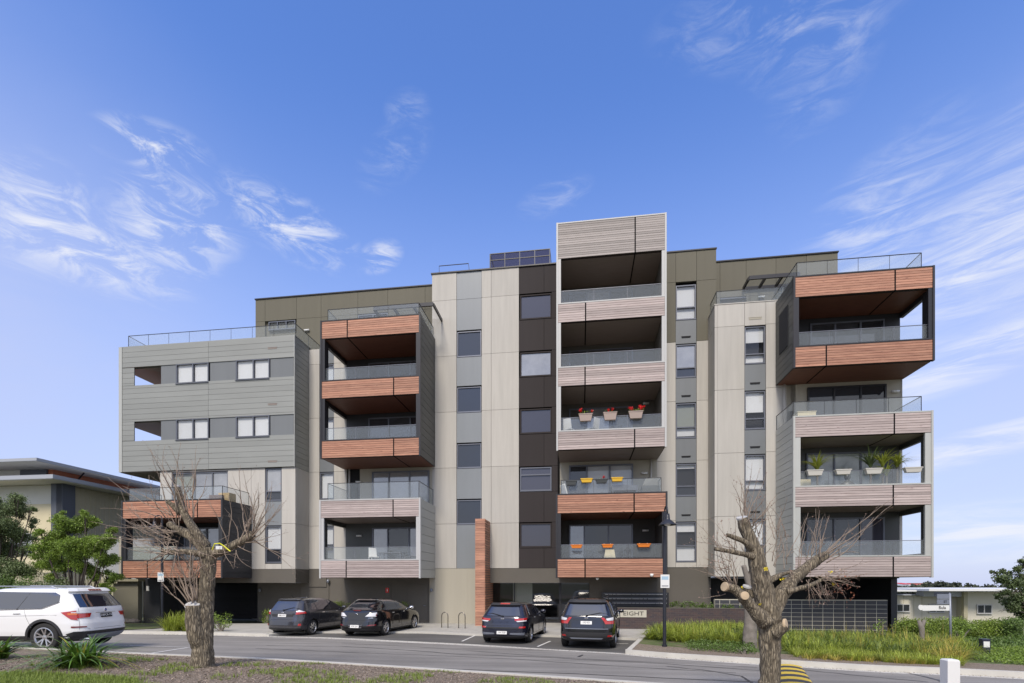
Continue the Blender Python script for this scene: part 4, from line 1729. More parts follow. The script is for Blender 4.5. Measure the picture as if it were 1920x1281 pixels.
# ------------------------------------------------------------------ street lamps
def lamp(name, base, htop, goose, arz, label, plate_z, arm=.32, shade_r=.27):
    rz = 0
    L = empty(name, base, rz)
    tag(L, label, 'street lamp', 'black street lamps along the kerb')
    b = MB()
    b.tube([(0, 0, -.05), (0, 0, .06)], .085, n=14)
    b.tube([(0, 0, .06), (0, 0, plate_z + .5), (0, 0, htop - .32 if goose else htop - .55)], [.058, .058, .045], n=14)
    b.build('pole', M['pole'], L, smooth=False)
    hd_ = empty('lamp_head', (0, 0, 0), arz, L)
    a = MB()
    zt = htop - .32
    pts = []
    for k in range(13):
        an = math.pi * k / 12
        pts.append((-arm / 2 + arm / 2 * math.cos(an), 0, zt + (arm / 2) * 1.05 * math.sin(an) + .0))
    pts = [(0, 0, zt - .02)] + pts + [(-arm, 0, zt - .12)]
    a.tube(pts, .022, n=8)
    a.build('arm', M['pole'], hd_, smooth=True)
    s = MB()
    c = (-arm, 0, zt - .12)
    s.lathe([(.0, .02), (.06, .02), (.075, -.10), (.085, -.17), (.14, -.21), (shade_r, -.33), (shade_r + .015, -.355), (shade_r - .02, -.335), (.12, -.22), (.0, -.2)], c=c, n=28)
    so = s.build('lamp_shade', M['pole'], hd_, smooth=True)
    g = MB()
    g.lathe([(0, -.2), (.10, -.24), (.12, -.30), (.09, -.36), (0, -.40)], c=c, n=18)
    g.build('lamp_bulb', M['blind'], hd_, smooth=True)
    p = MB()
    p.box(-.155, .135, -.09, -.07, plate_z - .22, plate_z + .22)
    po = p.build('notice_plate', M['white'], L)
    piece('print', pm('print_blue', (.35, .5, .62), .6) if 'print_blue' not in bpy.data.materials else bpy.data.materials['print_blue'], po, -.12, .10, -.0925, -.0905, plate_z + .05, plate_z + .16)
    piece('print', M['trim_gr'], po, -.12, .10, -.0925, -.0905, plate_z - .17, plate_z - .14)
    b2 = MB()
    for z in (plate_z - .15, plate_z + .15):
        b2.lathe([(.062, -.015), (.066, -.015), (.066, .015), (.062, .015)], c=(0, 0, z), n=12)
    b2.build('clamp', M['alu'], L)
    return L


p1 = gp(1246, 1212, .13)
h1 = at(1246, 942, p1.y).z - p1.z
lamp('street_lamp', p1, h1, True, R(90), 'black street lamp with a bell shade and white notice near the middle balconies', at(1246, 1090, p1.y).z - p1.z)
p2 = gp(304, 1176, .11)
h2 = at(304, 961, p2.y).z - p2.z
lamp('street_lamp', p2, h2, True, 0, 'black gooseneck street lamp standing behind the pruned tree on the left', at(302, 1082, p2.y).z - p2.z, arm=.36, shade_r=.44)

# bicycle hoops
def hoop(px, py, label):
    p = gp(px, py, PLZ)
    h = empty('bicycle_hoop', p, R(-20))
    tag(h, label, 'bike rack', 'steel bicycle hoops on the paving')
    b = MB()
    pts = [(-.17, .0, -.02), (-.17, 0, .55)] + [(-.17 * math.cos(math.pi * k / 10), 0, .55 + .19 * math.sin(math.pi * k / 10)) for k in range(1, 10)] + [(.17, 0, .55), (.17, 0, -.02)]
    b.tube(pts, .022, n=10)
    b.build('hoop_tube', M['steel_dk'], h, smooth=True)
    f = MB()
    for x in (-.17, .17):
        f.lathe([(.0, .008), (.045, .008), (.045, -.01)], c=(x, 0, 0), n=12)
    f.build('foot_plate', M['steel_dk'], h)


hoop(834, 1177, 'steel bicycle hoop standing nearer the pink balcony box')
hoop(866, 1178, 'steel bicycle hoop standing next to the orange timber fin wall')

# white bollard, bollard light, street sign, speed hump
p = gp(1781, 1330, .08)
Yb = 5.1
pb = Vector(((1781 - CX) / F * Yb, Yb, zf((1781 - CX) / F * Yb, Yb) + .07))
bo = empty('white_post', pb, R(-8))
tag(bo, 'plain square white timber post at the bottom edge of the picture', 'post')
b = MB()
ht = at(1781, 1236, Yb).z - pb.z
b.prism([(-.056, -.056), (.056, -.056), (.056, .056), (-.056, .056)], -.05, ht - .012)
bmx = b.build('post_body', M['white'], bo)
b = MB()
b.add([(-.056, -.056, ht - .012), (.056, -.056, ht - .012), (.056, .056, ht - .012), (-.056, .056, ht - .012), (-.045, -.045, ht), (.045, -.045, ht), (.045, .045, ht), (-.045, .045, ht)],
      [(4, 5, 6, 7), (0, 1, 5, 4), (1, 2, 6, 5), (2, 3, 7, 6), (3, 0, 4, 7)])
b.build('post_cap', M['white'], bo)

p = gp(1846, 1231, .05)
bl = empty('bollard_light', p, R(-10))
tag(bl, 'short dark bollard light with a white panel among the low plants on the right', 'bollard')
b = MB()
hb = at(1846, 1198, p.y).z - p.z
b.box(-.10, .10, -.08, .08, -.05, hb - .03)
b.box(-.105, .105, -.085, .085, hb - .03, hb)
b.build('bollard_body', pm('bollard_navy', (.025, .027, .05), .4), bl)
piece('light_panel', M['white'], bl, -.078, .078, -.088, -.08, hb - .24, hb - .07)

p = gp(1783, 1216, .05)
sgp = empty('street_sign', p, R(4))
tag(sgp, 'street name sign on a slim galvanised pole behind the white post', 'sign')
hs = at(1783, 1113, p.y).z - p.z
b = MB()
b.tube([(0, 0, -.1), (-.02, 0, hs * .5), (-.045, 0, hs)], .035, n=12)
b.build('pole', M['alu'], sgp, smooth=True)
kpx = p.y / F
wp = M['white']
b = MB()
b.box(-.045 - 55 * kpx, -.07, -.02, .0, hs - 32 * kpx, hs - 22 * kpx)
n1_ = b.build('name_blade', wp, sgp)
text('lettering', "Bula", 8.5 * kpx, M['black'], n1_, (-.045 - 16 * kpx, -.024, hs - 26.5 * kpx))
b = MB()
b.lathe([(0, -.021), (5 * kpx, -.021), (5 * kpx, 0), (0, 0)], c=(-.045 - 58 * kpx, 0, hs - 26 * kpx), n=16, axis='Y')
n2_ = b.build('name_blade_end', wp, n1_)
b = MB()
b.box(-.045 - 26 * kpx, -.07, -.02, .0, hs - 20 * kpx, hs - 11 * kpx)
n3_ = b.build('name_blade', M['alu'], sgp)
text('lettering', "ST", 6.5 * kpx, M['black'], n3_, (-.045 - 10 * kpx, -.024, hs - 15.5 * kpx))
b = MB()
b.box(-.045 - 26 * kpx, -.07, -.02, .0, hs - 10 * kpx, hs - 1 * kpx)
b.build('name_blade', M['alu'], sgp)
b = MB()
b.box(-.05, -.02, .0, .02, hs - 6 * kpx, hs + .0)
b.bar((-.045, 0, hs - 2 * kpx), (.28, .9, hs - 2 * kpx), .02, 8 * kpx)
b.build('name_blade', M['alu'], sgp)

# speed hump: alternating yellow and black rubber segments
hump = empty('speed_hump', (0, 0, 0))
tag(hump, 'black and yellow striped speed hump across the road behind the right tree', 'speed hump')
ha, hb_ = gp(1478, 1249), gp(1500, 1300)
d = (hb_ - ha)
d.z = 0
Lh = 6.4
d.normalize()
nrm = Vector((d.y, -d.x, 0))
yel = pm('hump_yellow', (.62, .44, .05), .6, var=.12, vscale=6)
blk_ = pm('hump_black', (.045, .045, .05), .7, var=.1, vscale=5)
ng = 14
for k in range(ng):
    b = MB()
    a0, a1 = k * Lh / ng, (k + 1) * Lh / ng - .008
    prof = [(-.30, 0), (-.24, .025), (-.12, .045), (0, .05), (.12, .045), (.24, .025), (.30, 0)]
    vs = []
    for aa in (a0, a1):
        for (w_, h_) in prof:
            q = ha + d * aa + nrm * (w_ - .0)
            vs.append((q.x, q.y, zf(q.x, q.y) + .003 + h_))
    n = len(prof)
    fs = [(i, i + 1, n + i + 1, n + i) for i in range(n - 1)] + [tuple(range(n)), tuple(reversed(range(n, 2 * n)))]
    b.add(vs, fs)
    o = b.build('hump_segment', yel if k % 2 == 0 else blk_, hump)

# road markings: parking lane lines on the near side, bay dividers
def ground_line(name, pxa, pxb, wid, mat, dz=.009, n=10, par=None):
    A, B = gp(*pxa), gp(*pxb)
    d = (B - A)
    d.z = 0
    L_ = d.length
    d.normalize()
    s = Vector((-d.y, d.x, 0)) * (wid / 2)
    mb = MB()
    for i in range(n + 1):
        q = A + d * (L_ * i / n)
        for sg in (-1, 1):
            r_ = q + s * sg
            mb.v.append((r_.x, r_.y, zf(r_.x, r_.y) + dz))
    for i in range(n):
        mb.f.append((2 * i, 2 * i + 2, 2 * i + 3, 2 * i + 1))
        mb.m.append(0)
    o = mb.build(name, mat)
    tag(o, kind='structure')
    return o


ground_line('lane_marking', (205, 1210), (356, 1214.5), .09, M['line'])
ground_line('lane_marking', (268, 1228), (352, 1215), .09, M['line'])
ground_line('bay_marking', (1008, 1213), (1032, 1202.5), .08, M['line'])
ground_line('bay_marking', (1156, 1207.5), (1178, 1207.5), .10, M['kerb'], dz=.012)
ground_line('bay_marking', (866, 1203), (893, 1191), .08, M['line'])

# sealed cracks wandering along the road
rc = random.Random(3)
cr = MB()
for (pts, w_) in (([(500, 1211), (640, 1212), (760, 1219), (860, 1227), (1000, 1232), (1250, 1245), (1430, 1258)], .028),
                  ([(480, 1216), (620, 1222), (800, 1229), (960, 1236), (1200, 1252), (1380, 1262)], .022),
                  ([(640, 1206), (700, 1209), (800, 1214), (1000, 1230), (1180, 1240), (1330, 1247), (1420, 1252)], .018),
                  ([(480, 1237), (700, 1247), (870, 1256), (1080, 1264), (1300, 1274), (1430, 1280)], .035),
                  ([(480, 1234), (640, 1246), (820, 1255), (900, 1259)], .03),
                  ([(1250, 1250), (1330, 1258), (1390, 1268), (1410, 1281)], .03),
                  ([(1700, 1262), (1730, 1268), (1760, 1276), (1790, 1290)], .04),
                  ([(1500, 1256), (1640, 1270), (1740, 1279)], .025),
                  ([(1085, 1232), (1092, 1228)], .05)):
    pp = []
    for i in range(len(pts) - 1):
        for k in range(6):
            q = k / 6
            a, b = pts[i], pts[i + 1]
            pp.append(gp(a[0] + (b[0] - a[0]) * q, a[1] + (b[1] - a[1]) * q + rc.uniform(-.35, .35)))
    pp.append(gp(*pts[-1]))
    o = len(cr.v)
    for i, q in enumerate(pp):
        t = (pp[min(i + 1, len(pp) - 1)] - pp[max(i - 1, 0)]).normalized()
        s = Vector((-t.y, t.x, 0)) * (w_ * rc.uniform(.6, 1.2))
        for sg in (-1, 1):
            r_ = q + s * sg
            cr.v.append((r_.x, r_.y, zf(r_.x, r_.y) + .006))
    for i in range(len(pp) - 1):
        cr.f.append((o + 2 * i, o + 2 * i + 2, o + 2 * i + 3, o + 2 * i + 1))
        cr.m.append(0)
tag(cr.build('crack_sealing', M['sealant']), kind='stuff')

# ------------------------------------------------------------------ cars
M['tyre'] = pm('tyre_rubber', (.018, .018, .018), .8)
M['rim'] = pm('alloy_rim', (.55, .55, .56), .25, metal=.85)
M['chrome'] = pm('chrome', (.75, .75, .77), .12, metal=1)
M['plast'] = pm('black_plastic', (.022, .022, .024), .55)
M['lensred'] = pm('tail_lens_red', (.45, .012, .01), .12, spec=.8, coat=1)
M['lensdark'] = pm('tail_lens_dark_red', (.16, .008, .01), .12, spec=.8, coat=1)
M['lensor'] = pm('tail_lens_amber', (.70, .16, .02), .12, coat=1)
M['lenswh'] = pm('tail_lens_clear', (.72, .72, .74), .1, coat=1)
M['autoglass'] = pm('car_glass', (.018, .02, .028), .015, spec=1.0, ior=1.9)
M['plate'] = pm('number_plate_white', (.75, .75, .73), .5)
M['seam'] = pm('panel_gap', (.012, .012, .012), .6)


class Car:
    def __init__(self, spec):
        self.s = spec
        self.z = [p[0] for p in spec['prof']]
        self.xr = [p[1] for p in spec['prof']]
        self.xf = [spec['L'] - p[2] for p in spec['prof']]
        self.w = [p[3] for p in spec['prof']]
        self.n = spec.get('n', 4.6)
        self.cache = {}

    def prm(self, z):
        f = lambda arr: float(np.interp(z, self.z, arr))
        return f(self.xr), f(self.xf), f(self.w)

    def outline(self, z):
        k = round(z, 4)
        if k in self.cache:
            return self.cache[k]
        xr, xf, w = self.prm(z)
        cx, ax = (xr + xf) / 2, (xf - xr) / 2
        ph = np.linspace(0, math.pi, 241)
        ph = ph + .0
        c, s = np.cos(ph), np.sin(ph)
        e = 2.0 / self.n
        # fuller along the length than across, so the corners stay tight
        x = cx - ax * np.sign(c) * np.abs(c) ** (e * .55)
        y = w * np.abs(s) ** e
        d = np.hypot(np.diff(x), np.diff(y))
        q = np.concatenate([[0], np.cumsum(d)])
        self.cache[k] = (q, x, y)
        return self.cache[k]

    def qs(self, x, z):
        """arc position of a point on the side at length x"""
        q, X, Y = self.outline(z)
        return float(np.interp(x, X, q))

    def P(self, q, z, off=0.0):
        sg = 1 if q >= 0 else -1
        Q, X, Y = self.outline(z)
        a = abs(q)
        x, y = float(np.interp(a, Q, X)), float(np.interp(a, Q, Y))
        if off:
            e = .02
            x2, y2 = float(np.interp(a + e, Q, X)), float(np.interp(a + e, Q, Y))
            x1, y1 = float(np.interp(a - e, Q, X)) if a > e else float(X[0]), float(np.interp(a - e, Q, Y)) if a > e else -e
            tx, ty = x2 - x1, y2 - y1
            l = math.hypot(tx, ty) or 1
            nx, ny = -ty / l, tx / l
            # slope correction
            z2 = z + .02
            Qb, Xb, Yb_ = self.outline(z2)
            xb, yb = float(np.interp(a, Qb, Xb)), float(np.interp(a, Qb, Yb_))
            dn = ((xb - x) * nx + (yb - y) * ny) / .02
            l2 = math.sqrt(1 + dn * dn)
            x += nx * off / l2
            y += ny * off / l2
            z += -dn * off / l2
        return (x, y * sg, z)

    def corner(self, c):
        """('r', y, z) on the rear near the middle; ('s', x, z) on the side; sign by third"""
        if c[0] == 's':
            return self.qs(abs(c[1]), c[2]) * (1 if len(c) < 4 else c[3]), c[2]
        return c[1], c[2]

    def patch(self, mb, cs, off=.006, nu=8, nv=5, m=0, depth=.02):
        c = [self.corner(k) for k in cs]
        o = len(mb.v)
        for j in range(nv + 1):
            for i in range(nu + 1):
                u, v = i / nu, j / nv
                q = (c[0][0] * (1 - u) + c[1][0] * u) * (1 - v) + (c[3][0] * (1 - u) + c[2][0] * u) * v
                z = (c[0][1] * (1 - u) + c[1][1] * u) * (1 - v) + (c[3][1] * (1 - u) + c[2][1] * u) * v
                mb.v.append(self.P(q, z, off))
        w = nu + 1
        for j in range(nv):
            for i in range(nu):
                mb.f.append((o + j * w + i, o + j * w + i + 1, o + (j + 1) * w + i + 1, o + (j + 1) * w + i))
                mb.m.append(m)
        # rim going back into the body
        ring = [i for i in range(w)] + [j * w + nu for j in range(1, nv + 1)] + [nv * w + i for i in range(nu - 1, -1, -1)] + [j * w for j in range(nv - 1, 0, -1)]
        o2 = len(mb.v)
        for r_ in ring:
            j, i = divmod(r_, w)
            u, v = i / nu, j / nv
            q = (c[0][0] * (1 - u) + c[1][0] * u) * (1 - v) + (c[3][0] * (1 - u) + c[2][0] * u) * v
            z = (c[0][1] * (1 - u) + c[1][1] * u) * (1 - v) + (c[3][1] * (1 - u) + c[2][1] * u) * v
            mb.v.append(self.P(q, z, off - depth))
        n = len(ring)
        for k in range(n):
            k2 = (k + 1) % n
            mb.f.append((o + ring[k], o + ring[k2], o2 + k2, o2 + k))
            mb.m.append(m)

    def line(self, mb, pts, w=.008, off=.002, n=8):
        """thin seam following the surface through the points"""
        c = [self.corner(k) for k in pts]
        P = []
        for a, b in zip(c, c[1:]):
            for i in range(n):
                t = i / n
                P.append(self.P(a[0] + (b[0] - a[0]) * t, a[1] + (b[1] - a[1]) * t, off))
        P.append(self.P(c[-1][0], c[-1][1], off))
        mb.tube(P, w / 2, n=5)


def make_wheel(car, x, side, r, width=.2, spokes=5, twin=True, dark=False):
    y_out = car.s['track']
    s = side
    wm = MB()
    yo, yi = s * y_out, s * (y_out - width)
    rr = r * .68
    prof = [(rr, yo - s * .005), (r - .035, yo + s * .004), (r - .008, yo - s * .012), (r, yo - s * .04), (r, yi + s * .04), (r - .03, yi), (rr, yi)]
    wm.lathe([(a, h) for a, h in prof], c=(x, 0, r), n=40, axis='Y')
    return wm, yo, rr


def build_car(name, label, spec, paint, loc, rz, scale=1.0, group='cars parked beside the road'):
    car = Car(spec)
    root = empty(name, loc, rz)
    root.scale = (scale,) * 3
    tag(root, label, 'car', group)
    L_, zs = spec['L'], spec['prof']
    rw, wr, axr, axf = spec['rw'], spec['rw'] * 1.14, spec['axr'], spec['axf']
    z0, z1 = zs[0][0], zs[-1][0]
    NZ, NQ = 64, 132
    body = MB()
    zz = [z0 + (z1 - z0) * (1 - (1 - k / NZ) ** 1.15) for k in range(NZ + 1)]
    full = []
    for z in zz:
        xr, xf, w = car.prm(z)
        cx, ax = (xr + xf) / 2, (xf - xr) / 2
        row = []
        for i in range(2 * NQ):
            # even spacing in arc position
            t = i / (2 * NQ) * 2
            sg = 1 if t <= 1 else -1
            Q, X, Y = car.outline(z)
            a = (t if t <= 1 else 2 - t) * Q[-1]
            row.append((float(np.interp(a, Q, X)), sg * float(np.interp(a, Q, Y)), z))
        full.append(row)
    n2 = 2 * NQ
    for row in full:
        body.v += row
    for j in range(NZ):
        for i in range(n2):
            i2 = (i + 1) % n2
            a = full[j][i]
            b = full[j + 1][i2]
            mx_, my_, mz_ = (a[0] + b[0]) / 2, (a[1] + b[1]) / 2, (a[2] + b[2]) / 2
            if abs(my_) > car.prm(mz_)[2] * .8 and mz_ < .9:
                if math.hypot(mx_ - axr, mz_ - rw) < wr or math.hypot(mx_ - axf, mz_ - rw) < wr:
                    continue
            body.f.append((j * n2 + i, j * n2 + i2, (j + 1) * n2 + i2, (j + 1) * n2 + i))
            body.m.append(0)
    # roof cap and floor
    body.f.append(tuple(NZ * n2 + i for i in range(n2)))
    body.m.append(0)
    body.f.append(tuple(i for i in reversed(range(n2))))
    body.m.append(1)
    bo_ = body.build('body', [paint, M['plast']], root, smooth=True, fix=False)
    # wheel arches: lips and dark liners
    for xa in (axr, axf):
        for s in (-1, 1):
            lip = MB()
            lin = MB()
            P1, P2, P3 = [], [], []
            for k in range(25):
                an = math.pi * (-.08 + 1.16 * k / 24)
                for r_, dst, off in ((wr * .97, P1, .012), (wr * 1.13, P2, .006)):
                    x, z = xa + r_ * math.cos(an), rw + r_ * math.sin(an)
                    z = max(z, z0 + .001)
                    dst.append(car.P(s * car.qs(x, z), z, off))
                x, z = xa + wr * .97 * math.cos(an), rw + wr * .97 * math.sin(an)
                P3.append((x, s * (spec['track'] - .26), max(z, z0)))
            o = len(lip.v)
            lip.v += P1 + P2
            for k in range(24):
                lip.f.append((o + k, o + k + 1, o + 25 + k + 1, o + 25 + k))
                lip.m.append(0)
            o = len(lin.v)
            lin.v += P1 + P3
            for k in range(24):
                lin.f.append((o + k, o + k + 1, o + 25 + k + 1, o + 25 + k))
                lin.m.append(0)
            lin.f.append(tuple(o + 25 + k for k in range(25)))
            lin.m.append(0)
            lip.build('wheel_arch', M['plast'] if spec.get('clad') else paint, bo_, smooth=True)
            lin.build('wheel_well', M['seam'], bo_)
    # sill / lower cladding
    if spec.get('sill'):
        hz = spec['sill']
        for s in (-1, 1):
            sl = MB()
            car.patch(sl, [('s', axr + wr * 1.02, z0 + .005, s), ('s', axf - wr * 1.02, z0 + .005, s), ('s', axf - wr * 1.02, hz, s), ('s', axr + wr * 1.02, hz, s)], off=.008, nu=10, nv=2)
            if spec.get('clad'):
                car.patch(sl, [('s', .25, z0 + .005, s), ('s', axr - wr * .98, z0 + .005, s), ('s', axr - wr * .98, hz, s), ('s', .25, hz, s)], off=.008, nu=6, nv=2)
            so_ = sl.build('sill', M['plast'], root, smooth=False)
            so_['kind'] = 'stuff'
    # wheels
    for xa in (axr, axf):
        for s in (-1, 1):
            wm, yo, rr = make_wheel(car, xa, s, rw)
            wo = wm.build('wheel', M['tyre'], root, smooth=True)
            ri = MB()
            ri.lathe([(rr + .004, yo - s * .004), (rr - .015, yo - s * .0), (rr - .03, yo - s * .03), (rr - .035, yo - s * .12)], c=(xa, 0, rw), n=36, axis='Y')
            nsp = spec.get('spokes', 5)
            for k in range(nsp):
                for dd in ((-.10, .10) if spec.get('twin', True) else (0,)):
                    a0 = 2 * math.pi * k / nsp + .3
                    a1 = a0 + dd * 1.6
                    p = (xa + .05 * math.cos(a0), yo - s * .045, rw + .05 * math.sin(a0))
                    q = (xa + (rr - .02) * math.cos(a1 + dd), yo - s * .02, rw + (rr - .02) * math.sin(a1 + dd))
                    ri.bar(p, q, .034 if spec.get('twin', True) else .06, .03, up=(0, 1, 0))
            ri.lathe([(0, yo - s * .025), (.06, yo - s * .03), (.065, yo - s * .07)], c=(xa, 0, rw), n=16, axis='Y')
            ri.build('rim', M['rim'], wo, smooth=False)
            bd = MB()
            bd.lathe([(0, yo - s * .1), (rr - .03, yo - s * .1)], c=(xa, 0, rw), n=24, axis='Y')
            bd.build('brake_disc', M['seam'], wo)
    # glazing and other patches
    for nm, mat, pats, kw in spec['patches'](car):
        for pt in pats:
            g = MB()
            car.patch(g, pt, **kw)
            go = g.build(nm, mat, root, smooth=False)
            nf_ = kw.get('nu', 8) * kw.get('nv', 5)
            for fi in range(nf_):
                go.data.polygons[fi].use_smooth = True
            o_ = (kw.get('nu', 8) + 1) * (kw.get('nv', 5) + 1)
            bmm = bmesh.new()
            bmm.from_mesh(go.data)
            bmm.edges.ensure_lookup_table()
            bmm.faces.ensure_lookup_table()
            for e_ in bmm.edges:
                fs_ = [f_.index < nf_ for f_ in e_.link_faces]
                if len(fs_) == 2 and fs_[0] != fs_[1]:
                    e_.smooth = False
            bmm.to_mesh(go.data)
            bmm.free()
    for nm, mat, pats, wd in spec.get('seams', lambda c: [])(car):
        for pt in pats:
            g = MB()
            car.line(g, pt, w=wd)
            g.build(nm, mat, root)
    # number plate
    pz_, py_ = spec['plate']
    P0_ = car.P(0.0001, pz_, .02)
    Pt = car.P(0.0001, pz_ + .05, .02)
    pitch = math.atan2(Pt[0] - P0_[0], .05)
    pe = MB()
    pe.box(-.185, .185, -.006, .006, -.055, .055)
    po = pe.build('number_plate', spec.get('plate_mat', M['plate']), root, loc=(P0_[0], py_, pz_), rot=(-pitch, 0, R(-90)))
    text('plate_lettering', spec['plate_txt'], .085, spec.get('plate_ink', M['black']), po, (0, -.008, 0), sx=.9, depth=.001)
    # mirrors
    for s in (-1, 1):
        mm = MB()
        mx_, mz_ = spec['mirror']
        q = car.P(s * car.qs(mx_, mz_), mz_)
        mm.lathe([(0, -.10), (.055, -.09), (.075, -.02), (.07, .06), (.04, .1), (0, .105)], c=(mx_, q[1] + s * .14, mz_ + .04), n=14, axis='Y')
        mm.bar((mx_, q[1] - s * .02, mz_), (mx_, q[1] + s * .1, mz_ + .02), .05, .03)
        mm.build('wing_mirror', spec.get('mirror_mat', paint), root, smooth=True)
    if spec.get('extra'):
        spec['extra'](car, root, paint)
    return root


def wiper(car, root, z=1.0, y0=-.02, y1=-.42):
    w = MB()
    a, b = car.P(y0 or .0001, z - .02, .03), car.P(y1, z + .08, .02)
    w.bar(a, b, .022, .018)
    w.bar(b, car.P(y1 * 1.6, z + .03, .02), .016, .012)
    w.lathe([(0, -.02), (.03, -.02), (.03, .02), (0, .02)], c=a, n=10)
    w.build('wiper', M['plast'], root)


def badge(car, root, z, shape='oval', mat=None):
    p = car.P(.0001, z, .012)
    b = MB()
    b.lathe([(0, -.006), (.035, -.006), (.045, 0), (.035, .006), (0, .006)], c=(0, 0, 0), n=18, axis='X')
    o = b.build('badge', mat or M['chrome'], root, loc=p)
    if shape == 'oval':
        o.scale = (1, 1.35, .7)
    if shape == 'roundel':
        c = MB()
        c.lathe([(0, -.008), (.028, -.008), (.028, 0)], c=(0, 0, 0), n=4, axis='X')
        c.build('roundel', pm('badge_blue', (.03, .06, .35), .3), o)
    return o


# --- spec: grey five door hatchback
def toyota_patches(c):
    out = [('rear_window', M['autoglass'], [[('r', -.60, 1.01), ('r', .60, 1.01), ('r', .50, 1.36), ('r', -.50, 1.36)]], dict(nu=20, nv=8, off=.010)),
           ('side_window', M['autoglass'], [[('s', .75, 1.02, s), ('s', 2.95, .99, s), ('s', 2.35, 1.38, s), ('s', .95, 1.38, s)] for s in (-1, 1)], dict(nu=26, nv=12, off=.018)),
           ('tail_light', M['lensred'], [[('r', s * .58, .86), ('s', .42, .90, s), ('s', .40, .965, s), ('r', s * .60, .95)] for s in (-1, 1)], dict(nu=12, nv=4, off=.016)),
           ('indicator', M['lenswh'], [[('r', s * .60, .95), ('s', .40, .965, s), ('s', .30, .985, s), ('r', s * .66, 1.035)] for s in (-1, 1)], dict(nu=10, nv=3, off=.015)),
           ('reflector', M['lensred'], [[('r', s * .70, .42), ('r', s * .82, .42), ('r', s * .82, .50), ('r', s * .72, .50)] for s in (-1, 1)], dict(nu=4, nv=3, off=.012)),
           ('rear_bumper_lower', M['plast'], [[('r', -.78, .22), ('r', .78, .22), ('r', .82, .33), ('r', -.82, .33)]], dict(nu=12, nv=2, off=.012)),
           ('plate_recess', M['plast'], [[('r', -.46, .77), ('r', .46, .77), ('r', .52, .87), ('r', -.52, .87)]], dict(nu=8, nv=2, off=.006))]
    return out


def hatch_seams(c):
    return [('panel_gap', M['seam'], [[('r', -.70, .66), ('r', .70, .66)], [('r', -.70, .66), ('r', -.62, .99)], [('r', .70, .66), ('r', .62, .99)]] +
             [[('s', x, .32, s), ('s', x, 1.0, s)] for s in (-1, 1) for x in (1.28, 2.3)] + [[('s', 1.28, .32, s), ('s', 3.3, .32, s)] for s in (-1, 1)], .008),
            ('window_trim', M['plast'], [[('s', x, 1.0, s), ('s', x - .05, 1.37, s)] for s in (-1, 1) for x in (1.12, 2.02)], .05),
            ('door_handle', M['chrome'], [[('s', x, .90, s), ('s', x + .16, .90, s)] for s in (-1, 1) for x in (1.42, 2.38)], .03)]


def hatch_extra(car, root, paint):
    wiper(car, root, 1.04)
    badge(car, root, .93)
    sp = MB()
    car.patch(sp, [('r', -.52, 1.385), ('r', .52, 1.385), ('r', .48, 1.43), ('r', -.48, 1.43)], off=.05, nu=8, nv=2, depth=.12)
    sp.build('roof_spoiler', paint, root)
    an = MB()
    an.tube([(.75, 0, car.z[-1] - .01), (.62, 0, car.z[-1] + .12)], .006, n=5)
    an.build('aerial', M['plast'], root)


toyota = dict(L=4.22, n=4.6, prof=[(.20, .22, .2, .76), (.27, .06, .08, .85), (.42, .0, .0, .87), (.60, .02, .02, .88), (.74, .06, .12, .88), (.84, .08, .35, .875), (.92, .09, .85, .865), (.99, .11, 1.05, .84),
              (1.15, .24, 1.38, .77), (1.30, .36, 1.68, .70), (1.40, .46, 1.95, .635), (1.455, .62, 2.2, .54), (1.485, .95, 2.45, .38), (1.50, 1.5, 2.8, .15)],
              rw=.315, axr=.82, axf=3.42, track=.86, patches=toyota_patches, seams=hatch_seams, plate=(.82, 0), plate_txt="ABN 0TY", mirror=(2.95, 1.0), extra=hatch_extra, spokes=7, twin=False, sill=.27)


def hyundai_patches(c):
    return [('rear_window', M['autoglass'], [[('r', -.63, 1.0), ('r', .63, 1.0), ('r', .50, 1.31), ('r', -.50, 1.31)]], dict(nu=20, nv=8, off=.010)),
            ('side_window', M['autoglass'], [[('s', .80, 1.02, s), ('s', 3.0, .98, s), ('s', 2.4, 1.36, s), ('s', 1.0, 1.36, s)] for s in (-1, 1)], dict(nu=26, nv=12, off=.018)),
            ('tail_light', M['lensred'], [[('r', s * .46, .83), ('r', s * .92, .86), ('s', .34, .93, s), ('r', s * .44, .905)] for s in (-1, 1)], dict(nu=12, nv=4, off=.016)),
            ('reversing_light', M['lenswh'], [[('r', s * .55, .795), ('r', s * .9, .82), ('r', s * .90, .855), ('r', s * .50, .83)] for s in (-1, 1)], dict(nu=8, nv=2, off=.014)),
            ('reflector', M['lensred'], [[('r', s * .60, .58), ('r', s * .86, .58), ('r', s * .86, .635), ('r', s * .62, .635)] for s in (-1, 1)], dict(nu=6, nv=2, off=.014)),
            ('rear_bumper_lower', M['plast'], [[('r', -.76, .20), ('r', .76, .20), ('r', .80, .30), ('r', -.80, .30)], [('r', -.62, .56), ('r', .62, .56), ('r', .60, .61), ('r', -.60, .61)]], dict(nu=12, nv=2, off=.012)),
            ('bumper_insert', M['alu'], [[('r', s * .28, .36), ('r', s * .80, .33), ('r', s * .84, .42), ('r', s * .30, .41)] for s in (-1, 1)], dict(nu=8, nv=2, off=.010))]


def hyundai_extra(car, root, paint):
    wiper(car, root, 1.0, .0001, .42)
    badge(car, root, .90)
    sp = MB()
    car.patch(sp, [('r', -.55, 1.33), ('r', .55, 1.33), ('r', .50, 1.39), ('r', -.50, 1.39)], off=.07, nu=8, nv=2, depth=.16)
    so = sp.build('roof_spoiler', M['plast'], root)
    bl_ = MB()
    car.patch(bl_, [('r', -.18, 1.345), ('r', .18, 1.345), ('r', .18, 1.375), ('r', -.18, 1.375)], off=.078, nu=4, nv=1, depth=.02)
    bl_.build('brake_light', M['lensred'], so)


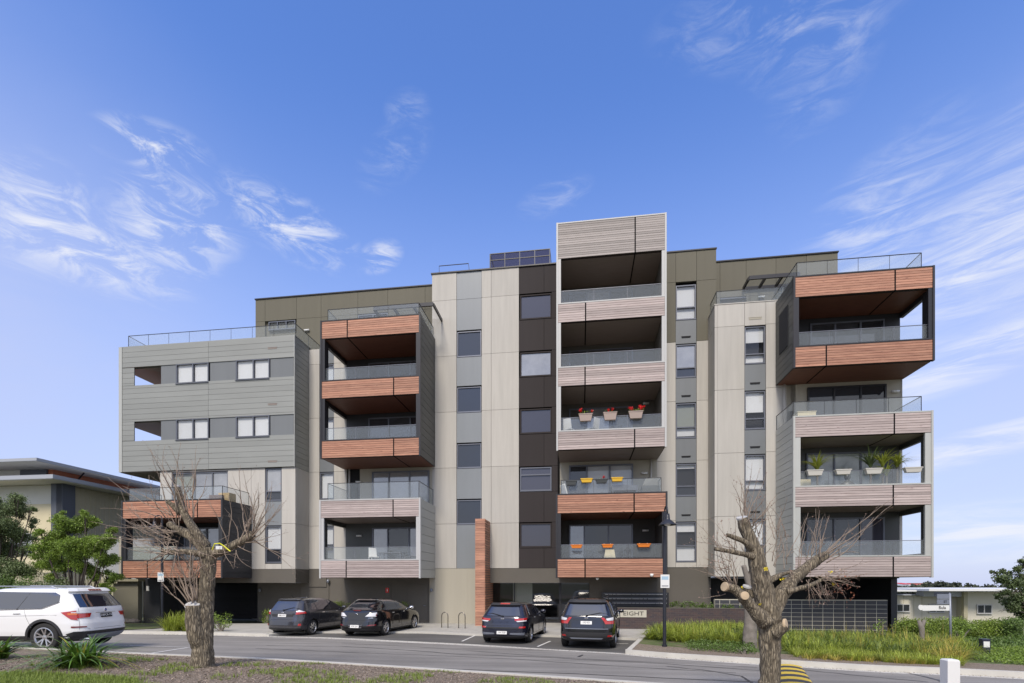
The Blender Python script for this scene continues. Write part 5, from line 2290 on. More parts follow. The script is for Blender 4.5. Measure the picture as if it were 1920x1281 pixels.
hyundai = dict(L=4.34, n=4.8, prof=[(.18, .24, .2, .78), (.25, .06, .08, .87), (.40, .0, .0, .89), (.60, .01, .02, .90), (.74, .05, .12, .90), (.84, .07, .4, .895), (.92, .09, .9, .88), (.98, .12, 1.1, .85),
               (1.12, .26, 1.42, .78), (1.26, .40, 1.72, .71), (1.36, .50, 2.0, .64), (1.41, .66, 2.25, .55), (1.44, 1.0, 2.5, .38), (1.455, 1.5, 2.8, .15)],
               rw=.325, axr=.85, axf=3.5, track=.88, patches=hyundai_patches, seams=hatch_seams, plate=(.42, 0), plate_txt="1VV 7UF", mirror=(3.0, 1.0), extra=hyundai_extra, spokes=5, sill=.25)


def mazda_patches(c):
    return [('rear_window', M['autoglass'], [[('r', -.58, 1.05), ('r', .58, 1.05), ('r', .46, 1.32), ('r', -.46, 1.32)]], dict(nu=20, nv=8, off=.010)),
            ('side_window', M['autoglass'], [[('s', .90, 1.02, s), ('s', 3.1, .98, s), ('s', 2.45, 1.34, s), ('s', 1.15, 1.35, s)] for s in (-1, 1)], dict(nu=26, nv=12, off=.018)),
            ('tail_light', M['lenswh'], [[('r', s * .40, .80), ('r', s * .84, .80), ('r', s * .84, .95), ('r', s * .56, .93)] for s in (-1, 1)], dict(nu=12, nv=4, off=.014)),
            ('tail_light', M['lensdark'], [[('r', s * .84, .80), ('s', .26, .84, s), ('s', .36, .97, s), ('r', s * .84, .95)] for s in (-1, 1)], dict(nu=8, nv=4, off=.015)),
            ('reflector', M['lensdark'], [[('r', s * .48, .44), ('r', s * .86, .45), ('r', s * .86, .50), ('r', s * .60, .49)] for s in (-1, 1)], dict(nu=8, nv=2, off=.014)),
            ('rear_bumper_lower', M['plast'], [[('r', -.76, .20), ('r', .76, .20), ('r', .80, .30), ('r', -.80, .30)]], dict(nu=12, nv=2, off=.012)),
            ('brake_light', M['lensdark'], [[('r', -.16, 1.005), ('r', .16, 1.005), ('r', .16, 1.03), ('r', -.16, 1.03)]], dict(nu=4, nv=1, off=.02))]


def mazda_extra(car, root, paint):
    badge(car, root, .89)
    sp = MB()
    car.patch(sp, [('r', -.50, 1.34), ('r', .50, 1.34), ('r', .46, 1.40), ('r', -.46, 1.40)], off=.05, nu=8, nv=2, depth=.14)
    sp.build('roof_spoiler', paint, root)
    bt = MB()
    for q, wd in ((-.62, .18), (.55, .16)):
        car.patch(bt, [('r', q - wd / 2, .735), ('r', q + wd / 2, .735), ('r', q + wd / 2, .76), ('r', q - wd / 2, .76)], off=.01, nu=2, nv=1)
    bt.build('badge_lettering', M['chrome'], root)
    pf = MB()
    car.patch(pf, [('r', -.27, .36), ('r', .27, .36), ('r', .30, .475), ('r', -.30, .475)], off=.012, nu=4, nv=1)
    pf.build('plate_frame', M['trim_gr'], root)


mazda = dict(L=4.45, n=4.4, prof=[(.18, .26, .2, .76), (.25, .08, .08, .85), (.42, .0, .0, .875), (.60, .03, .02, .88), (.74, .08, .12, .88), (.86, .10, .4, .875), (.95, .13, .95, .86), (1.02, .20, 1.15, .83),
             (1.12, .42, 1.45, .77), (1.26, .66, 1.78, .70), (1.36, .86, 2.05, .63), (1.42, 1.1, 2.3, .52), (1.45, 1.4, 2.6, .36), (1.465, 1.8, 2.9, .15)],
             rw=.325, axr=.92, axf=3.56, track=.86, patches=mazda_patches, seams=hatch_seams, plate=(.42, 0), plate_txt="X70 5LN", mirror=(3.05, 1.0), extra=mazda_extra, mirror_mat=None, spokes=5, sill=.25)
mazda['mirror_mat'] = M['chrome']


def bsuv_patches(c):
    return [('rear_window', M['autoglass'], [[('r', -.70, 1.12), ('r', .70, 1.12), ('r', .58, 1.50), ('r', -.58, 1.50)]], dict(nu=20, nv=8, off=.010)),
            ('side_window', M['autoglass'], [[('s', .70, 1.14, s), ('s', 3.2, 1.10, s), ('s', 2.5, 1.55, s), ('s', .95, 1.56, s)] for s in (-1, 1)], dict(nu=26, nv=12, off=.018)),
            ('tail_light', M['lensred'], [[('r', s * .62, .86), ('s', .34, .86, s), ('s', .34, .97, s), ('r', s * .58, .94)] for s in (-1, 1)] + [[('r', s * .58, .94), ('r', s * .70, .94), ('r', s * .58, 1.07), ('r', s * .48, 1.07)] for s in (-1, 1)], dict(nu=10, nv=4, off=.016)),
            ('reversing_light', M['lenswh'], [[('r', s * .68, .975), ('s', .30, .975, s), ('s', .34, 1.08, s), ('r', s * .64, 1.04)] for s in (-1, 1)], dict(nu=8, nv=3, off=.015)),
            ('reflector', M['lensred'], [[('r', s * .68, .44), ('r', s * .90, .44), ('r', s * .90, .49), ('r', s * .72, .50)] for s in (-1, 1)], dict(nu=6, nv=2, off=.016)),
            ('rear_bumper_lower', M['plast'], [[('r', -.84, .28), ('r', .84, .28), ('r', .88, .58), ('r', -.88, .58)]], dict(nu=14, nv=3, off=.012)),
            ('bumper_insert', M['alu'], [[('r', -.50, .36), ('r', .50, .36), ('r', .55, .40), ('r', -.55, .40)], [('r', -.72, .69), ('r', .72, .69), ('r', .72, .71), ('r', -.72, .71)]], dict(nu=10, nv=1, off=.018))]


def suv_extra(car, root, paint):
    wiper(car, root, 1.14, .0001, -.45)
    badge(car, root, 1.05)
    sp = MB()
    car.patch(sp, [('r', -.64, 1.52), ('r', .64, 1.52), ('r', .58, 1.60), ('r', -.58, 1.60)], off=.08, nu=8, nv=2, depth=.18)
    sp.build('roof_spoiler', M['plast'], root)
    for s in (-1, 1):
        rr = MB()
        ys = s * .56
        rr.tube([(.95, ys, 1.63), (1.05, ys, 1.70), (2.5, ys, 1.71), (2.75, ys, 1.63)], .018, n=6)
        rr.build('roof_rail', M['plast'], root)


bsuv = dict(L=4.63, n=4.8, prof=[(.26, .22, .2, .82), (.34, .06, .08, .92), (.50, .0, .0, .94), (.72, .01, .02, .945), (.86, .04, .1, .945), (.97, .06, .3, .94), (1.05, .07, .9, .925), (1.11, .09, 1.1, .895),
            (1.28, .20, 1.4, .83), (1.44, .31, 1.7, .765), (1.56, .40, 1.95, .70), (1.62, .52, 2.2, .61), (1.66, .85, 2.5, .45), (1.68, 1.4, 2.8, .2)],
            rw=.365, axr=.92, axf=3.62, track=.925, patches=bsuv_patches, seams=hatch_seams, plate=(.90, 0), plate_txt="1FE 9SV", mirror=(3.1, 1.1), extra=suv_extra, spokes=5, sill=.38, clad=True)


def wsuv_patches(c):
    return [('rear_window', M['autoglass'], [[('r', -.70, 1.12), ('r', .70, 1.12), ('r', .62, 1.46), ('r', -.62, 1.46)]], dict(nu=20, nv=8, off=.010)),
            ('side_window', M['autoglass'], [[('s', 1.0, 1.10, s), ('s', 3.2, 1.05, s), ('s', 2.55, 1.52, s), ('s', .78, 1.50, s)] for s in (-1, 1)] + [[('s', .62, 1.26, s), ('s', 1.0, 1.10, s), ('s', .79, 1.50, s), ('s', .66, 1.44, s)] for s in (-1, 1)], dict(nu=26, nv=12, off=.018)),
            ('tail_light', M['lensred'], [[('r', s * .52, .86), ('r', s * .80, .84), ('r', s * .80, .96), ('r', s * .46, .965)] for s in (-1, 1)] + [[('r', s * .80, .79), ('s', .30, .82, s), ('s', .50, 1.0, s), ('r', s * .80, 1.04)] for s in (-1, 1)], dict(nu=10, nv=4, off=.016)),
            ('indicator', M['lensor'], [[('r', s * .97, .93), ('s', .20, .93, s), ('s', .22, .98, s), ('r', s * .97, .98)] for s in (-1, 1)], dict(nu=4, nv=2, off=.02)),
            ('reversing_light', M['lenswh'], [[('r', s * .50, .967), ('r', s * .90, .975), ('r', s * .90, 1.005), ('r', s * .48, .985)] for s in (-1, 1)], dict(nu=6, nv=1, off=.02)),
            ('reflector', M['lensdark'], [[('r', s * .64, .60), ('r', s * .96, .60), ('r', s * .96, .64), ('r', s * .64, .635)] for s in (-1, 1)], dict(nu=6, nv=1, off=.014)),
            ('rear_bumper_lower', M['plast'], [[('r', -.84, .28), ('r', .84, .28), ('r', .92, .50), ('r', -.92, .50)], [('r', .84, .28), ('s', .40, .26, 1), ('s', .40, .44, 1), ('r', .92, .50)], [('r', -.84, .28), ('s', .40, .26, -1), ('s', .40, .44, -1), ('r', -.92, .50)]], dict(nu=14, nv=3, off=.012)),
            ('skid_plate', M['alu'], [[('r', -.50, .30), ('r', .50, .30), ('r', .62, .42), ('r', -.62, .42)]], dict(nu=10, nv=2, off=.03)),
            ('brake_light', M['lensdark'], [[('r', -.20, 1.495), ('r', .20, 1.495), ('r', .20, 1.525), ('r', -.20, 1.525)]], dict(nu=4, nv=1, off=.085)),
            ('tailgate_trim', M['chrome'], [[('r', -.33, .965), ('r', .33, .965), ('r', .33, .975), ('r', -.33, .975)]], dict(nu=4, nv=1, off=.012))]


def wsuv_seams(c):
    return [('panel_gap', M['seam'], [[('r', -.80, .56), ('r', .80, .56)], [('r', -.80, .56), ('r', -.74, 1.1)], [('r', .80, .56), ('r', .74, 1.1)]] +
             [[('s', 1.22, .52, s), ('s', 1.42, 1.06, s)] for s in (-1, 1)] + [[('s', 2.4, .40, s), ('s', 2.35, 1.06, s)] for s in (-1, 1)] + [[('s', .6, .93, s), ('s', 3.6, .88, s)] for s in (-1, 1)], .006),
            ('window_trim', M['plast'], [[('s', 1.62, 1.07, s), ('s', 1.42, 1.5, s)] for s in (-1, 1)] + [[('s', 2.42, 1.06, s), ('s', 2.25, 1.51, s)] for s in (-1, 1)], .04),
            ('window_trim', M['chrome'], [[('s', .60, 1.25, s), ('s', .98, 1.085, s), ('s', 3.2, 1.03, s)] for s in (-1, 1)], .016),
            ('door_handle', M['chrome'], [[('s', x, .97, s), ('s', x + .18, .965, s)] for s in (-1, 1) for x in (1.50, 2.5)], .03)]


def wsuv_extra(car, root, paint):
    badge(car, root, 1.03, 'roundel')
    sp = MB()
    car.patch(sp, [('r', -.68, 1.49), ('r', .68, 1.49), ('r', .62, 1.56), ('r', -.62, 1.56)], off=.075, nu=8, nv=2, depth=.18)
    sp.build('roof_spoiler', paint, root)
    for s in (-1, 1):
        rr = MB()
        ys = s * .60
        rr.tube([(.85, ys, 1.60), (1.0, ys, 1.66), (2.7, ys, 1.67), (3.0, ys, 1.58)], .018, n=6)
        rr.build('roof_rail', M['alu'], root)
    ex = MB()
    ex.tube([(-.02, .62, .30), (.3, .62, .30)], .045, n=10)
    ex.build('exhaust_pipe', M['chrome'], root)


wsuv = dict(L=4.65, n=4.6, prof=[(.24, .24, .2, .82), (.33, .08, .08, .91), (.50, .0, .0, .935), (.70, .02, .02, .94), (.84, .07, .1, .94), (.97, .09, .3, .935), (1.05, .10, .85, .92), (1.11, .12, 1.1, .89),
            (1.26, .24, 1.4, .83), (1.42, .36, 1.7, .77), (1.53, .45, 1.95, .71), (1.60, .58, 2.2, .62), (1.64, .9, 2.5, .46), (1.66, 1.4, 2.8, .2)],
            rw=.365, axr=.93, axf=3.74, track=.92, patches=wsuv_patches, seams=wsuv_seams, plate=(.89, 0), plate_txt="DBPCA-730", mirror=(3.15, 1.08), extra=wsuv_extra, spokes=5, sill=.40, clad=True,
            plate_mat=None, plate_ink=None)
wsuv['plate_mat'] = M['black']
wsuv['plate_ink'] = M['white']


def paintmat(name, c, metal=.35, rough=.2):
    return pm(name, c, rough, metal=metal, coat=1.0, spec=.6)


RZ = R(90 - 14.3)


def park(px, tyre_y, spec, paint, label, scale, name='parked_car'):
    Yt = None
    p = gp(px, tyre_y)
    # tyre contact is axr ahead of the rear bumper
    back = Vector((math.sin(R(14.3)), math.cos(R(14.3)), 0)) * (spec['axr'] - .05) * scale
    kx = (px - CX) / F
    y = p.y - back.y
    loc = Vector((kx * y, y, 0))
    loc.z = zf(p.x, p.y) + .006
    return build_car(name, label, spec, paint, loc, RZ, scale)


park(527, 1190, toyota, paintmat('paint_grey', (.06, .06, .07), .5), 'dark grey hatchback with a rear wiper, parked at the left end of the bays', 1.05)
park(665, 1191, mazda, paintmat('paint_black', (.007, .007, .009), .1, .08), 'glossy black hatchback with clear tail lamps parked beside the dark grey one', 1.05)
park(941, 1204, hyundai, paintmat('paint_navy', (.018, .02, .036), .4), 'dark blue hatchback with slim red tail lights in front of the glazed entrance', 1.02)
park(1099, 1213, bsuv, paintmat('paint_night', (.009, .009, .013), .2, .1), 'black sport utility car with roof rails nearest the brick planter wall', 1.0)
# white one on the near side
wc_ = gp(84, 1222)
hd = Vector((-1.0, .0, 0))
sd_ = Vector((hd.y, -hd.x, 0))
sd_ = Vector((-.172, .985, 0))
rear = wc_ - hd * .93 + sd_ * .90
zz_ = zf(wc_.x, wc_.y)
build_car('parked_car', 'white sport utility car with a dark number plate on the near side', wsuv, paintmat('paint_white', (.80, .80, .79), .0, .3), Vector((rear.x + .22, rear.y, zz_ + .006)), math.atan2(hd.y, hd.x), 1.04)
# ------------------------------------------------------------------ neighbouring building on the left
def px_u(px, Yc):       # helper for the neighbour: X at a depth
    return (px - CX) / F * Yc


NB = empty('neighbour_hall', (px_u(104, 29.0), 29.0, 0), -TH)
tag(NB, 'cream and grey hall with two broad skillion roofs behind the trees on the left', 'building')
M['cream'] = pm('wall_cream', (.62, .55, .37), .75, var=.05, orand=.04)
M['cream_lt'] = pm('wall_offwhite', (.58, .57, .52), .75, var=.05)
M['ribbed'] = pm('wall_ribbed_buff', (.46, .42, .30), .7, var=.05)
M['slate'] = pm('pilaster_slate', (.09, .10, .125), .6)
M['fascia'] = pm('fascia_grey', (.36, .38, .42), .45)
M['eave'] = pm('eave_soffit', (.6, .59, .55), .7)
M['terra'] = pm('terracotta_panel', (.42, .14, .07), .65, var=.1)
b = MB()
zlo = HC + (HY - 898) / F * 27.8 - .09
b.box(-16, .3, .0, 10, -1.5, zlo)
b.build('front_wall', M['cream'], NB)
piece('upper_wall', M['cream_lt'], NB, -16, .0, -.02, .0, zlo - 1.1, zlo - .02)
b = MB()
b.box(.0, .72, -.25, .0, -1.5, zlo + .3)
b.box(.34, .74, -.25, .5, -1.5, zlo + .3)
b.build('pilaster', M['slate'], NB)
# long ribbed side wall
LW = 15
b = MB()
b.box(.3, .55, .5, LW, -1.5, zlo - .02)
b.build('side_wall', M['ribbed'], NB)
for k in range(46):
    y_ = .65 + k * .31
    piece('cladding_rib', M['ribbed'], NB, .55, .575, y_, y_ + .05, -.3, zlo - .04)
# lower roof
def roof_slab(parent, x0, x1, y0, y1, z, th, over_mat='fascia'):
    b = MB()
    b.box(x0, x1, y0, y1, z, z + th, 0)
    b.box(x0 + .05, x1 - .05, y0 + .05, y1 - .05, z - .03, z - .002, 1)
    b.lathe([(0.001, 0), (.001, .001)], c=(x0 + 1, y0 + 1, z), n=3)
    return b.build('roof', [M[over_mat], M['eave']], parent)


zr1_ = HC + (HY - 898) / F * 27.8
roof_slab(NB, -17, 1.5, -1.4, LW + 1.2, zr1_ - .05, .22)
# upper clerestory and its roof
zr2_ = HC + (HY - 858) / F * 27.2
b = MB()
b.box(-17, -.9, .6, LW, zr1_ + .15, zr2_ + .3)
b.build('clerestory_wall', M['terra'], NB)
piece('clerestory_light', M['cream_lt'], NB, -16, -3.0, .5, .6, zr1_ + .55, zr2_ + .1)
piece('clerestory_post', M['slate'], NB, -3.0, -1.2, .48, .6, zr1_ + .15, zr2_ + .2)
roof_slab(NB, -17.5, .35, -1.3, LW + .8, zr2_ - .05, .16)
for y_ in (2.0, 7.5):
    b = MB()
    b.bar((-.9, y_, zr1_ + .5), (.1, y_ - .4, zr2_ - .1), .06, .06)
    b.build('roof_strut', M['trim_dk'], NB)
window(-3.0, -1.5, 3.9, 5.1, -.1, vsplit=(.5,), pane='pane_pale', parent=NB, fm='trim_wh')
window(-2.2, -.9, .7, 1.9, -.1, vsplit=(.5,), pane='pane_pale', parent=NB, fm='trim_wh')
# lower annexe between the hall and the flats
AN = empty('annexe', (px_u(212, 27), 27, 0), -TH)
tag(AN, 'low grey-green annexe with a small dark window under the left balcony box', 'building')
b = MB()
b.box(-2.2, 1.5, .0, .25, -.3, 2.35)
b.build('lower_wall', pm('annexe_green', (.17, .16, .12), .8, var=.06), AN)
b = MB()
b.box(-2.2, 2.2, .3, .5, 2.35, 4.6)
b.build('upper_wall', pm('annexe_grey', (.34, .35, .36), .7, var=.05), AN)
b = MB()
b.box(-2.3, 1.75, -.25, .55, 2.3, 2.42)
b.build('ledge', pm('annexe_ledge', (.27, .25, .17), .7), AN)
b = MB()
b.box(.3, .55, .05, .3, 2.42, 4.7)
b.build('post', M['beige_dk'], AN)
window(1.1, 1.75, 2.5, 3.5, .22, pane='pane_dk', parent=AN, fm='trim_dk')
d = MB()
d.tube([(.75, .2, 2.4), (.75, .2, 4.6)], .05, n=8)
d.build('downpipe', M['slate'], AN, smooth=True)

# paling fence between the trees
FN = empty('paling_fence', (px_u(100, 25.5), 25.5, 0), -TH)
tag(FN, 'timber paling fence showing between the trunks of the leafy trees', 'fence')
b = MB()
for z_ in (.5, 2.2):
    b.box(-3, 3.6, .03, .08, z_, z_ + .1)
b.build('rail', M['ribbed'], FN)
for k in range(36):
    piece('paling', M['ribbed'], FN, -3 + k * .18, -3 + k * .18 + .12, 0, .03, .05, 2.75)

# ------------------------------------------------------------------ far building on the right
FB = empty('far_pavilion', (px_u(1900, 46), 46, -3.0), R(-3))
tag(FB, 'long cream pavilion with flat white roofs beyond the hedge on the right', 'building')
Yp = 46.0
fz = lambda py: HC + (HY - py) / F * Yp + 3.0
fx = lambda px: px_u(px, Yp) - px_u(1900, Yp)
M['far_cream'] = pm('pavilion_cream', (.56, .53, .44), .8, var=.03, orand=.03)
M['far_post'] = pm('pavilion_post', (.38, .35, .24), .8)
b = MB()
b.box(fx(1655), fx(2060), 1.0, 9, 0, fz(1116))
b.build('wall', M['far_cream'], FB)
piece('wall_bay', M['far_cream'], FB, fx(1655), fx(1680), -.0, 1.0, 0, fz(1112))
piece('wall_bay', M['far_cream'], FB, fx(1815), fx(2060), .2, 1.0, 0, fz(1110))
for x_ in (1679, 1809):
    piece('post', M['far_post'], FB, fx(x_), fx(x_ + 7), -.15, .15, 0, fz(1110))
b = MB()
b.box(fx(1650), fx(1708), -1.2, 9.5, fz(1109), fz(1106))
r1 = b.build('roof', M['white'], FB)
b = MB()
b.box(fx(1724), fx(2080), -1.6, 9.8, fz(1108), fz(1104))
b.build('roof', M['white'], FB)
b = MB()
b.box(fx(1740), fx(1812), .1, 1.0, fz(1119), fz(1108.5))
b.build('fascia_panel', M['fascia'], FB)
b = MB()
b.box(fx(1684), fx(1738), .6, 1.2, fz(1117), fz(1115))
b.build('coping', M['fascia'], FB)
for a, c, d_, e in ((1702, 1727, 1134, 1149), (1762, 1791, 1134, 1150), (1837, 1864, 1134, 1151)):
    v_ = .86 if a < 1815 else .06
    window(fx(a), fx(c), fz(e), fz(d_), v_, vsplit=(.48,), pane=['pane_dk', 'pane_dk'], parent=FB, fm='trim_wh', fw=.07)
for x_ in (1691, 1716, 1735, 1750):
    piece('panel_joint', M['far_post'], FB, fx(x_), fx(x_) + .03, .985, 1.0, 0, fz(1119))

# far roofs on the hill
FR = empty('distant_shops', (px_u(1725, 150), 150, -3.5))
tag(FR, 'tiny red and white roofs on the horizon behind the cream pavilion', 'building')
k_ = 150 / F
b = MB()
b.box(-20 * k_, 22 * k_, 0, 6, -4, (1092 - 1096) * k_ + 3.5 + HC)
b.build('wall', M['white'], FR)
b = MB()
zz = HC + 3.5 + (1092 - 1097) * k_
b.add([(-16 * k_, -2, zz - .3), (2 * k_, -2, zz - .3), (2 * k_, 8, zz + .5), (-12 * k_, 8, zz + .5), (-16 * k_, -2, zz), (2 * k_, -2, zz), (2 * k_, 8, zz + .65), (-12 * k_, 8, zz + .65)],
      [(0, 3, 2, 1), (4, 5, 6, 7), (0, 1, 5, 4), (1, 2, 6, 5), (2, 3, 7, 6), (3, 0, 4, 7)])
b.build('roof', M['red'], FR)
piece('roof', M['terra'], FR, 4 * k_ + .05, 24 * k_, -1, 6, zz - .3, zz + .55)

# ------------------------------------------------------------------ foliage generators
def rand_dirs(n):
    v = rng.normal(size=(n, 3))
    return v / np.linalg.norm(v, axis=1, keepdims=True)


def leaf_quads(pos, size, up_bias=.0, aspect=.5, jitter=.4):
    """a quad per position, random orientation"""
    n = len(pos)
    a = rand_dirs(n)
    a[:, 2] += up_bias
    a /= np.linalg.norm(a, axis=1, keepdims=True)
    b = rand_dirs(n)
    b -= a * np.sum(a * b, axis=1, keepdims=True)
    b /= np.linalg.norm(b, axis=1, keepdims=True)
    s = size * (1 + jitter * (rng.random((n, 1)) * 2 - 1))
    l, w = a * s, b * s * aspect
    v = np.stack([pos - l * .5, pos - l * .02 + w * .5, pos + l * .5, pos - l * .02 - w * .5], axis=1).reshape(-1, 3)
    q = np.arange(4 * n).reshape(-1, 4)
    return v, q


def clump_points(centers, radii, n_each, squash=.8, shell=.55):
    out = []
    for c, r in zip(centers, radii):
        n = int(n_each * r * r / .25)
        d = rand_dirs(n)
        rad = r * (shell + (1 - shell) * rng.random((n, 1))) * (.75 + .5 * rng.random((n, 1)))
        p = d * rad
        p[:, 2] *= squash
        out.append(p + np.array(c))
    return np.concatenate(out)


def tree_skeleton(base, height, lean, seed, spread=.5, levels=3, r0=.12):
    """returns tube list [(pts, radii)] and tips"""
    rd = random.Random(seed)
    tubes, tips = [], []

    def grow(p, d, ln, r, lev):
        pts, rads = [p.copy()], [r]
        q = p.copy()
        n = 5
        for i in range(n):
            d = (d + Vector((rd.uniform(-1, 1), rd.uniform(-1, 1), rd.uniform(-.3, .6))) * .16).normalized()
            q = q + d * (ln / n)
            pts.append(q.copy())
            rads.append(r * (1 - .55 * (i + 1) / n))
        tubes.append((pts, rads))
        if lev == 0:
            tips.append(q.copy())
            return
        for k in range(rd.choice((3, 3, 4))):
            i = rd.randint(2, n)
            an = rd.uniform(0, 6.28)
            nd = (d + Vector((math.cos(an), math.sin(an), rd.uniform(-.1, .5))) * spread * rd.uniform(.8, 1.5)).normalized()
            grow(pts[i], nd, ln * rd.uniform(.55, .8), rads[i] * .65, lev - 1)
        tips.append(q.copy())
    return tubes, tips, grow


def leafy_tree(name, base, label, group, crown, n_leaf, leaf, leafmat, stems, seed, barkm='bark_dk', r0=.075, extra_tips=()):
    """crown: list of (centre, radius) in world; stems reach towards the crown clumps"""
    root = empty(name, base)
    tag(root, label, 'tree', group)
    rd = random.Random(seed)
    b = MB()
    B = Vector(base)
    trunks = []
    for k in range(stems):
        an = 6.28 * k / stems + rd.uniform(0, 1)
        fork = B + Vector((math.cos(an) * .35, math.sin(an) * .25, rd.uniform(.7, 1.3)))
        b.tube([B + Vector((math.cos(an) * .06, math.sin(an) * .06, -.1)) - B, (B + fork) / 2 + Vector((.04, 0, 0)) - B, fork - B], [r0, r0 * .85, r0 * .75], n=9, wob=.2, seed=seed)
        trunks.append(fork)
    for c, r in crown:
        C_ = Vector(c)
        f = min(trunks, key=lambda t: (t - C_).length)
        mid = f.lerp(C_, .5) + Vector((rd.uniform(-.15, .15), rd.uniform(-.15, .15), rd.uniform(-.25, .0)))
        b.tube([f - B, mid - B, C_ - B], [r0 * .6, r0 * .38, r0 * .18], n=6)
        for k in range(5):
            d = Vector((rd.uniform(-1, 1), rd.uniform(-1, 1), rd.uniform(-.5, 1))).normalized() * r * .9
            b.tube([mid.lerp(C_, .7) - B, C_ + d * .5 - B, C_ + d - B], [r0 * .2, r0 * .12, r0 * .05], n=4)
    b.build('trunk', M[barkm], root, smooth=True)
    sub_c, sub_r = [], []
    for c, r in crown:
        k = max(4, int(9 * (r / .6) ** 1.5))
        for i in range(k):
            d = rand_dirs(1)[0]
            rr = r * (.2 + .75 * rng.random())
            sub_c.append(np.array(c) + d * rr * np.array([1, .9, .8]))
            sub_r.append(r * (.35 + .35 * rng.random()))
    p = clump_points(sub_c, sub_r, n_leaf * 3, shell=.2)
    v, q = leaf_quads(p - np.array(B), leaf, up_bias=.2)
    npmesh('crown', v, q, M[leafmat], root)
    return root


def P3(px, py, Y):
    return tuple(at(px, py, Y))


def crown_from_px(lst, Y, dY=.8, seed=1):
    rd = random.Random(seed)
    out = []
    for px, py, r in lst:
        out.append((P3(px, py, Y + rd.uniform(-dY, dY)), r * Y / F))
    return out


Yt = 22.0
leafy_tree('leafy_tree', (px_u(150, Yt), Yt, .05), 'bright green bushy tree with yellowish tips nearest the left balcony box', 'trees in front of the cream hall',
           crown_from_px([(85, 1030, 26), (110, 1010, 24), (130, 985, 24), (113, 965, 9), (165, 980, 22), (160, 960, 12), (195, 1015, 24), (212, 995, 12), (170, 1020, 28), (140, 1035, 28), (95, 1055, 24), (200, 1050, 22), (205, 1078, 20), (150, 1060, 20), (180, 1080, 20), (78, 1000, 14), (120, 1060, 22), (100, 1080, 18), (190, 1098, 16)], Yt, .7, 3),
           760, .07, 'leaf_br', 3, 5)
leafy_tree('leafy_tree', (px_u(20, Yt + 1), Yt + 1, .05), 'dark grey-green tree with layered foliage at the left edge', 'trees in front of the cream hall',
           crown_from_px([(10, 945, 26), (35, 935, 16), (40, 960, 20), (60, 955, 10), (5, 985, 30), (35, 1000, 22), (62, 985, 14), (70, 1010, 12), (10, 1030, 30), (45, 1035, 18), (-20, 960, 30), (-30, 1010, 34), (30, 1065, 26), (0, 1070, 26)], Yt + 1, .7, 4),
           480, .07, 'leaf_gr', 2, 9)
# hedge masses behind the white car
def shrub(name, base, label, group, clumps, n, leaf, mat, cat='shrub', stem=True):
    root = empty(name, base)
    tag(root, label, cat, group)
    B = Vector(base)
    if stem:
        b = MB()
        for c, r in clumps:
            b.tube([(0, 0, -.05), ((c[0] - B.x) * .5, (c[1] - B.y) * .5, (c[2] - B.z) * .6), (c[0] - B.x, c[1] - B.y, c[2] - B.z)], [.03, .02, .008], n=5)
        b.build('stem', M['bark_sm'], root)
    p = clump_points([c for c, r in clumps], [r for c, r in clumps], n, squash=.85, shell=.4)
    p = p[p[:, 2] > B.z - .02]
    v, q = leaf_quads(p - np.array(B), leaf, up_bias=.25)
    npmesh('foliage', v, q, M[mat], root)
    return root


for i, (xa, xb, yc, lab) in enumerate(((-60, 0, 1085, 'low green hedge at the far left edge behind the white car'), (5, 55, 1088, 'green hedge below the dark grey-green tree'), (60, 118, 1092, 'dark green hedge between the two trees and the fence'))):
    cl = []
    rd = random.Random(i)
    for k in range(12):
        x_ = xa + (xb - xa) * rd.random()
        y_ = rd.uniform(20.3, 21.6)
        cl.append((P3(x_, yc + rd.uniform(-4, 26), y_), rd.uniform(.28, .42)))
    bx = px_u((xa + xb) / 2, 21)
    shrub('hedge_bush', (bx, 21, .05), lab, 'bushes behind the white car', cl, 420, .075, 'leaf_md' if i < 2 else 'leaf_dk')

# dark tree on the right edge
Yr = 21.0
leafy_tree('leafy_tree', (px_u(1950, Yr), Yr, -.05), 'dark feathery tree reaching in from the right edge above the hedge', 'dark feathery trees on the right',
           crown_from_px([(1915, 1052, 12), (1905, 1070, 14), (1880, 1072, 9), (1865, 1075, 7), (1900, 1090, 20), (1925, 1085, 24), (1885, 1110, 16), (1868, 1118, 8), (1905, 1120, 22), (1935, 1120, 26), (1890, 1140, 18), (1915, 1150, 22), (1940, 1060, 20), (1960, 1100, 30), (1900, 1165, 16), (1930, 1175, 20)], Yr, .8, 6),
           420, .085, 'leaf_dk', 1, 12)
# clipped hedge on the right in separate bushes
labs = ['clipped hedge bush next to the end of the charcoal block wall', 'clipped hedge bush left of the street sign pole', 'clipped hedge bush just behind the street sign pole', 'clipped hedge bush between the sign pole and the bollard light', 'clipped hedge bush under the dark feathery tree']
for i in range(5):
    xa, xb = 1690 + i * 44, 1690 + (i + 1) * 44
    cl = []
    rd = random.Random(20 + i)
    for k in range(34):
        y_ = rd.uniform(18.8, 20.2)
        cl.append((P3(rd.uniform(xa, xb), rd.uniform(1168, 1198), y_), rd.uniform(.26, .34)))
    shrub('hedge_bush', (px_u((xa + xb) / 2, 19.5), 19.5, 0), labs[i], 'hedge in front of the cream pavilion', cl, 800, .06, ['leaf_hedge', 'leaf_hedge', 'leaf_br', 'leaf_hedge', 'leaf_md'][i])
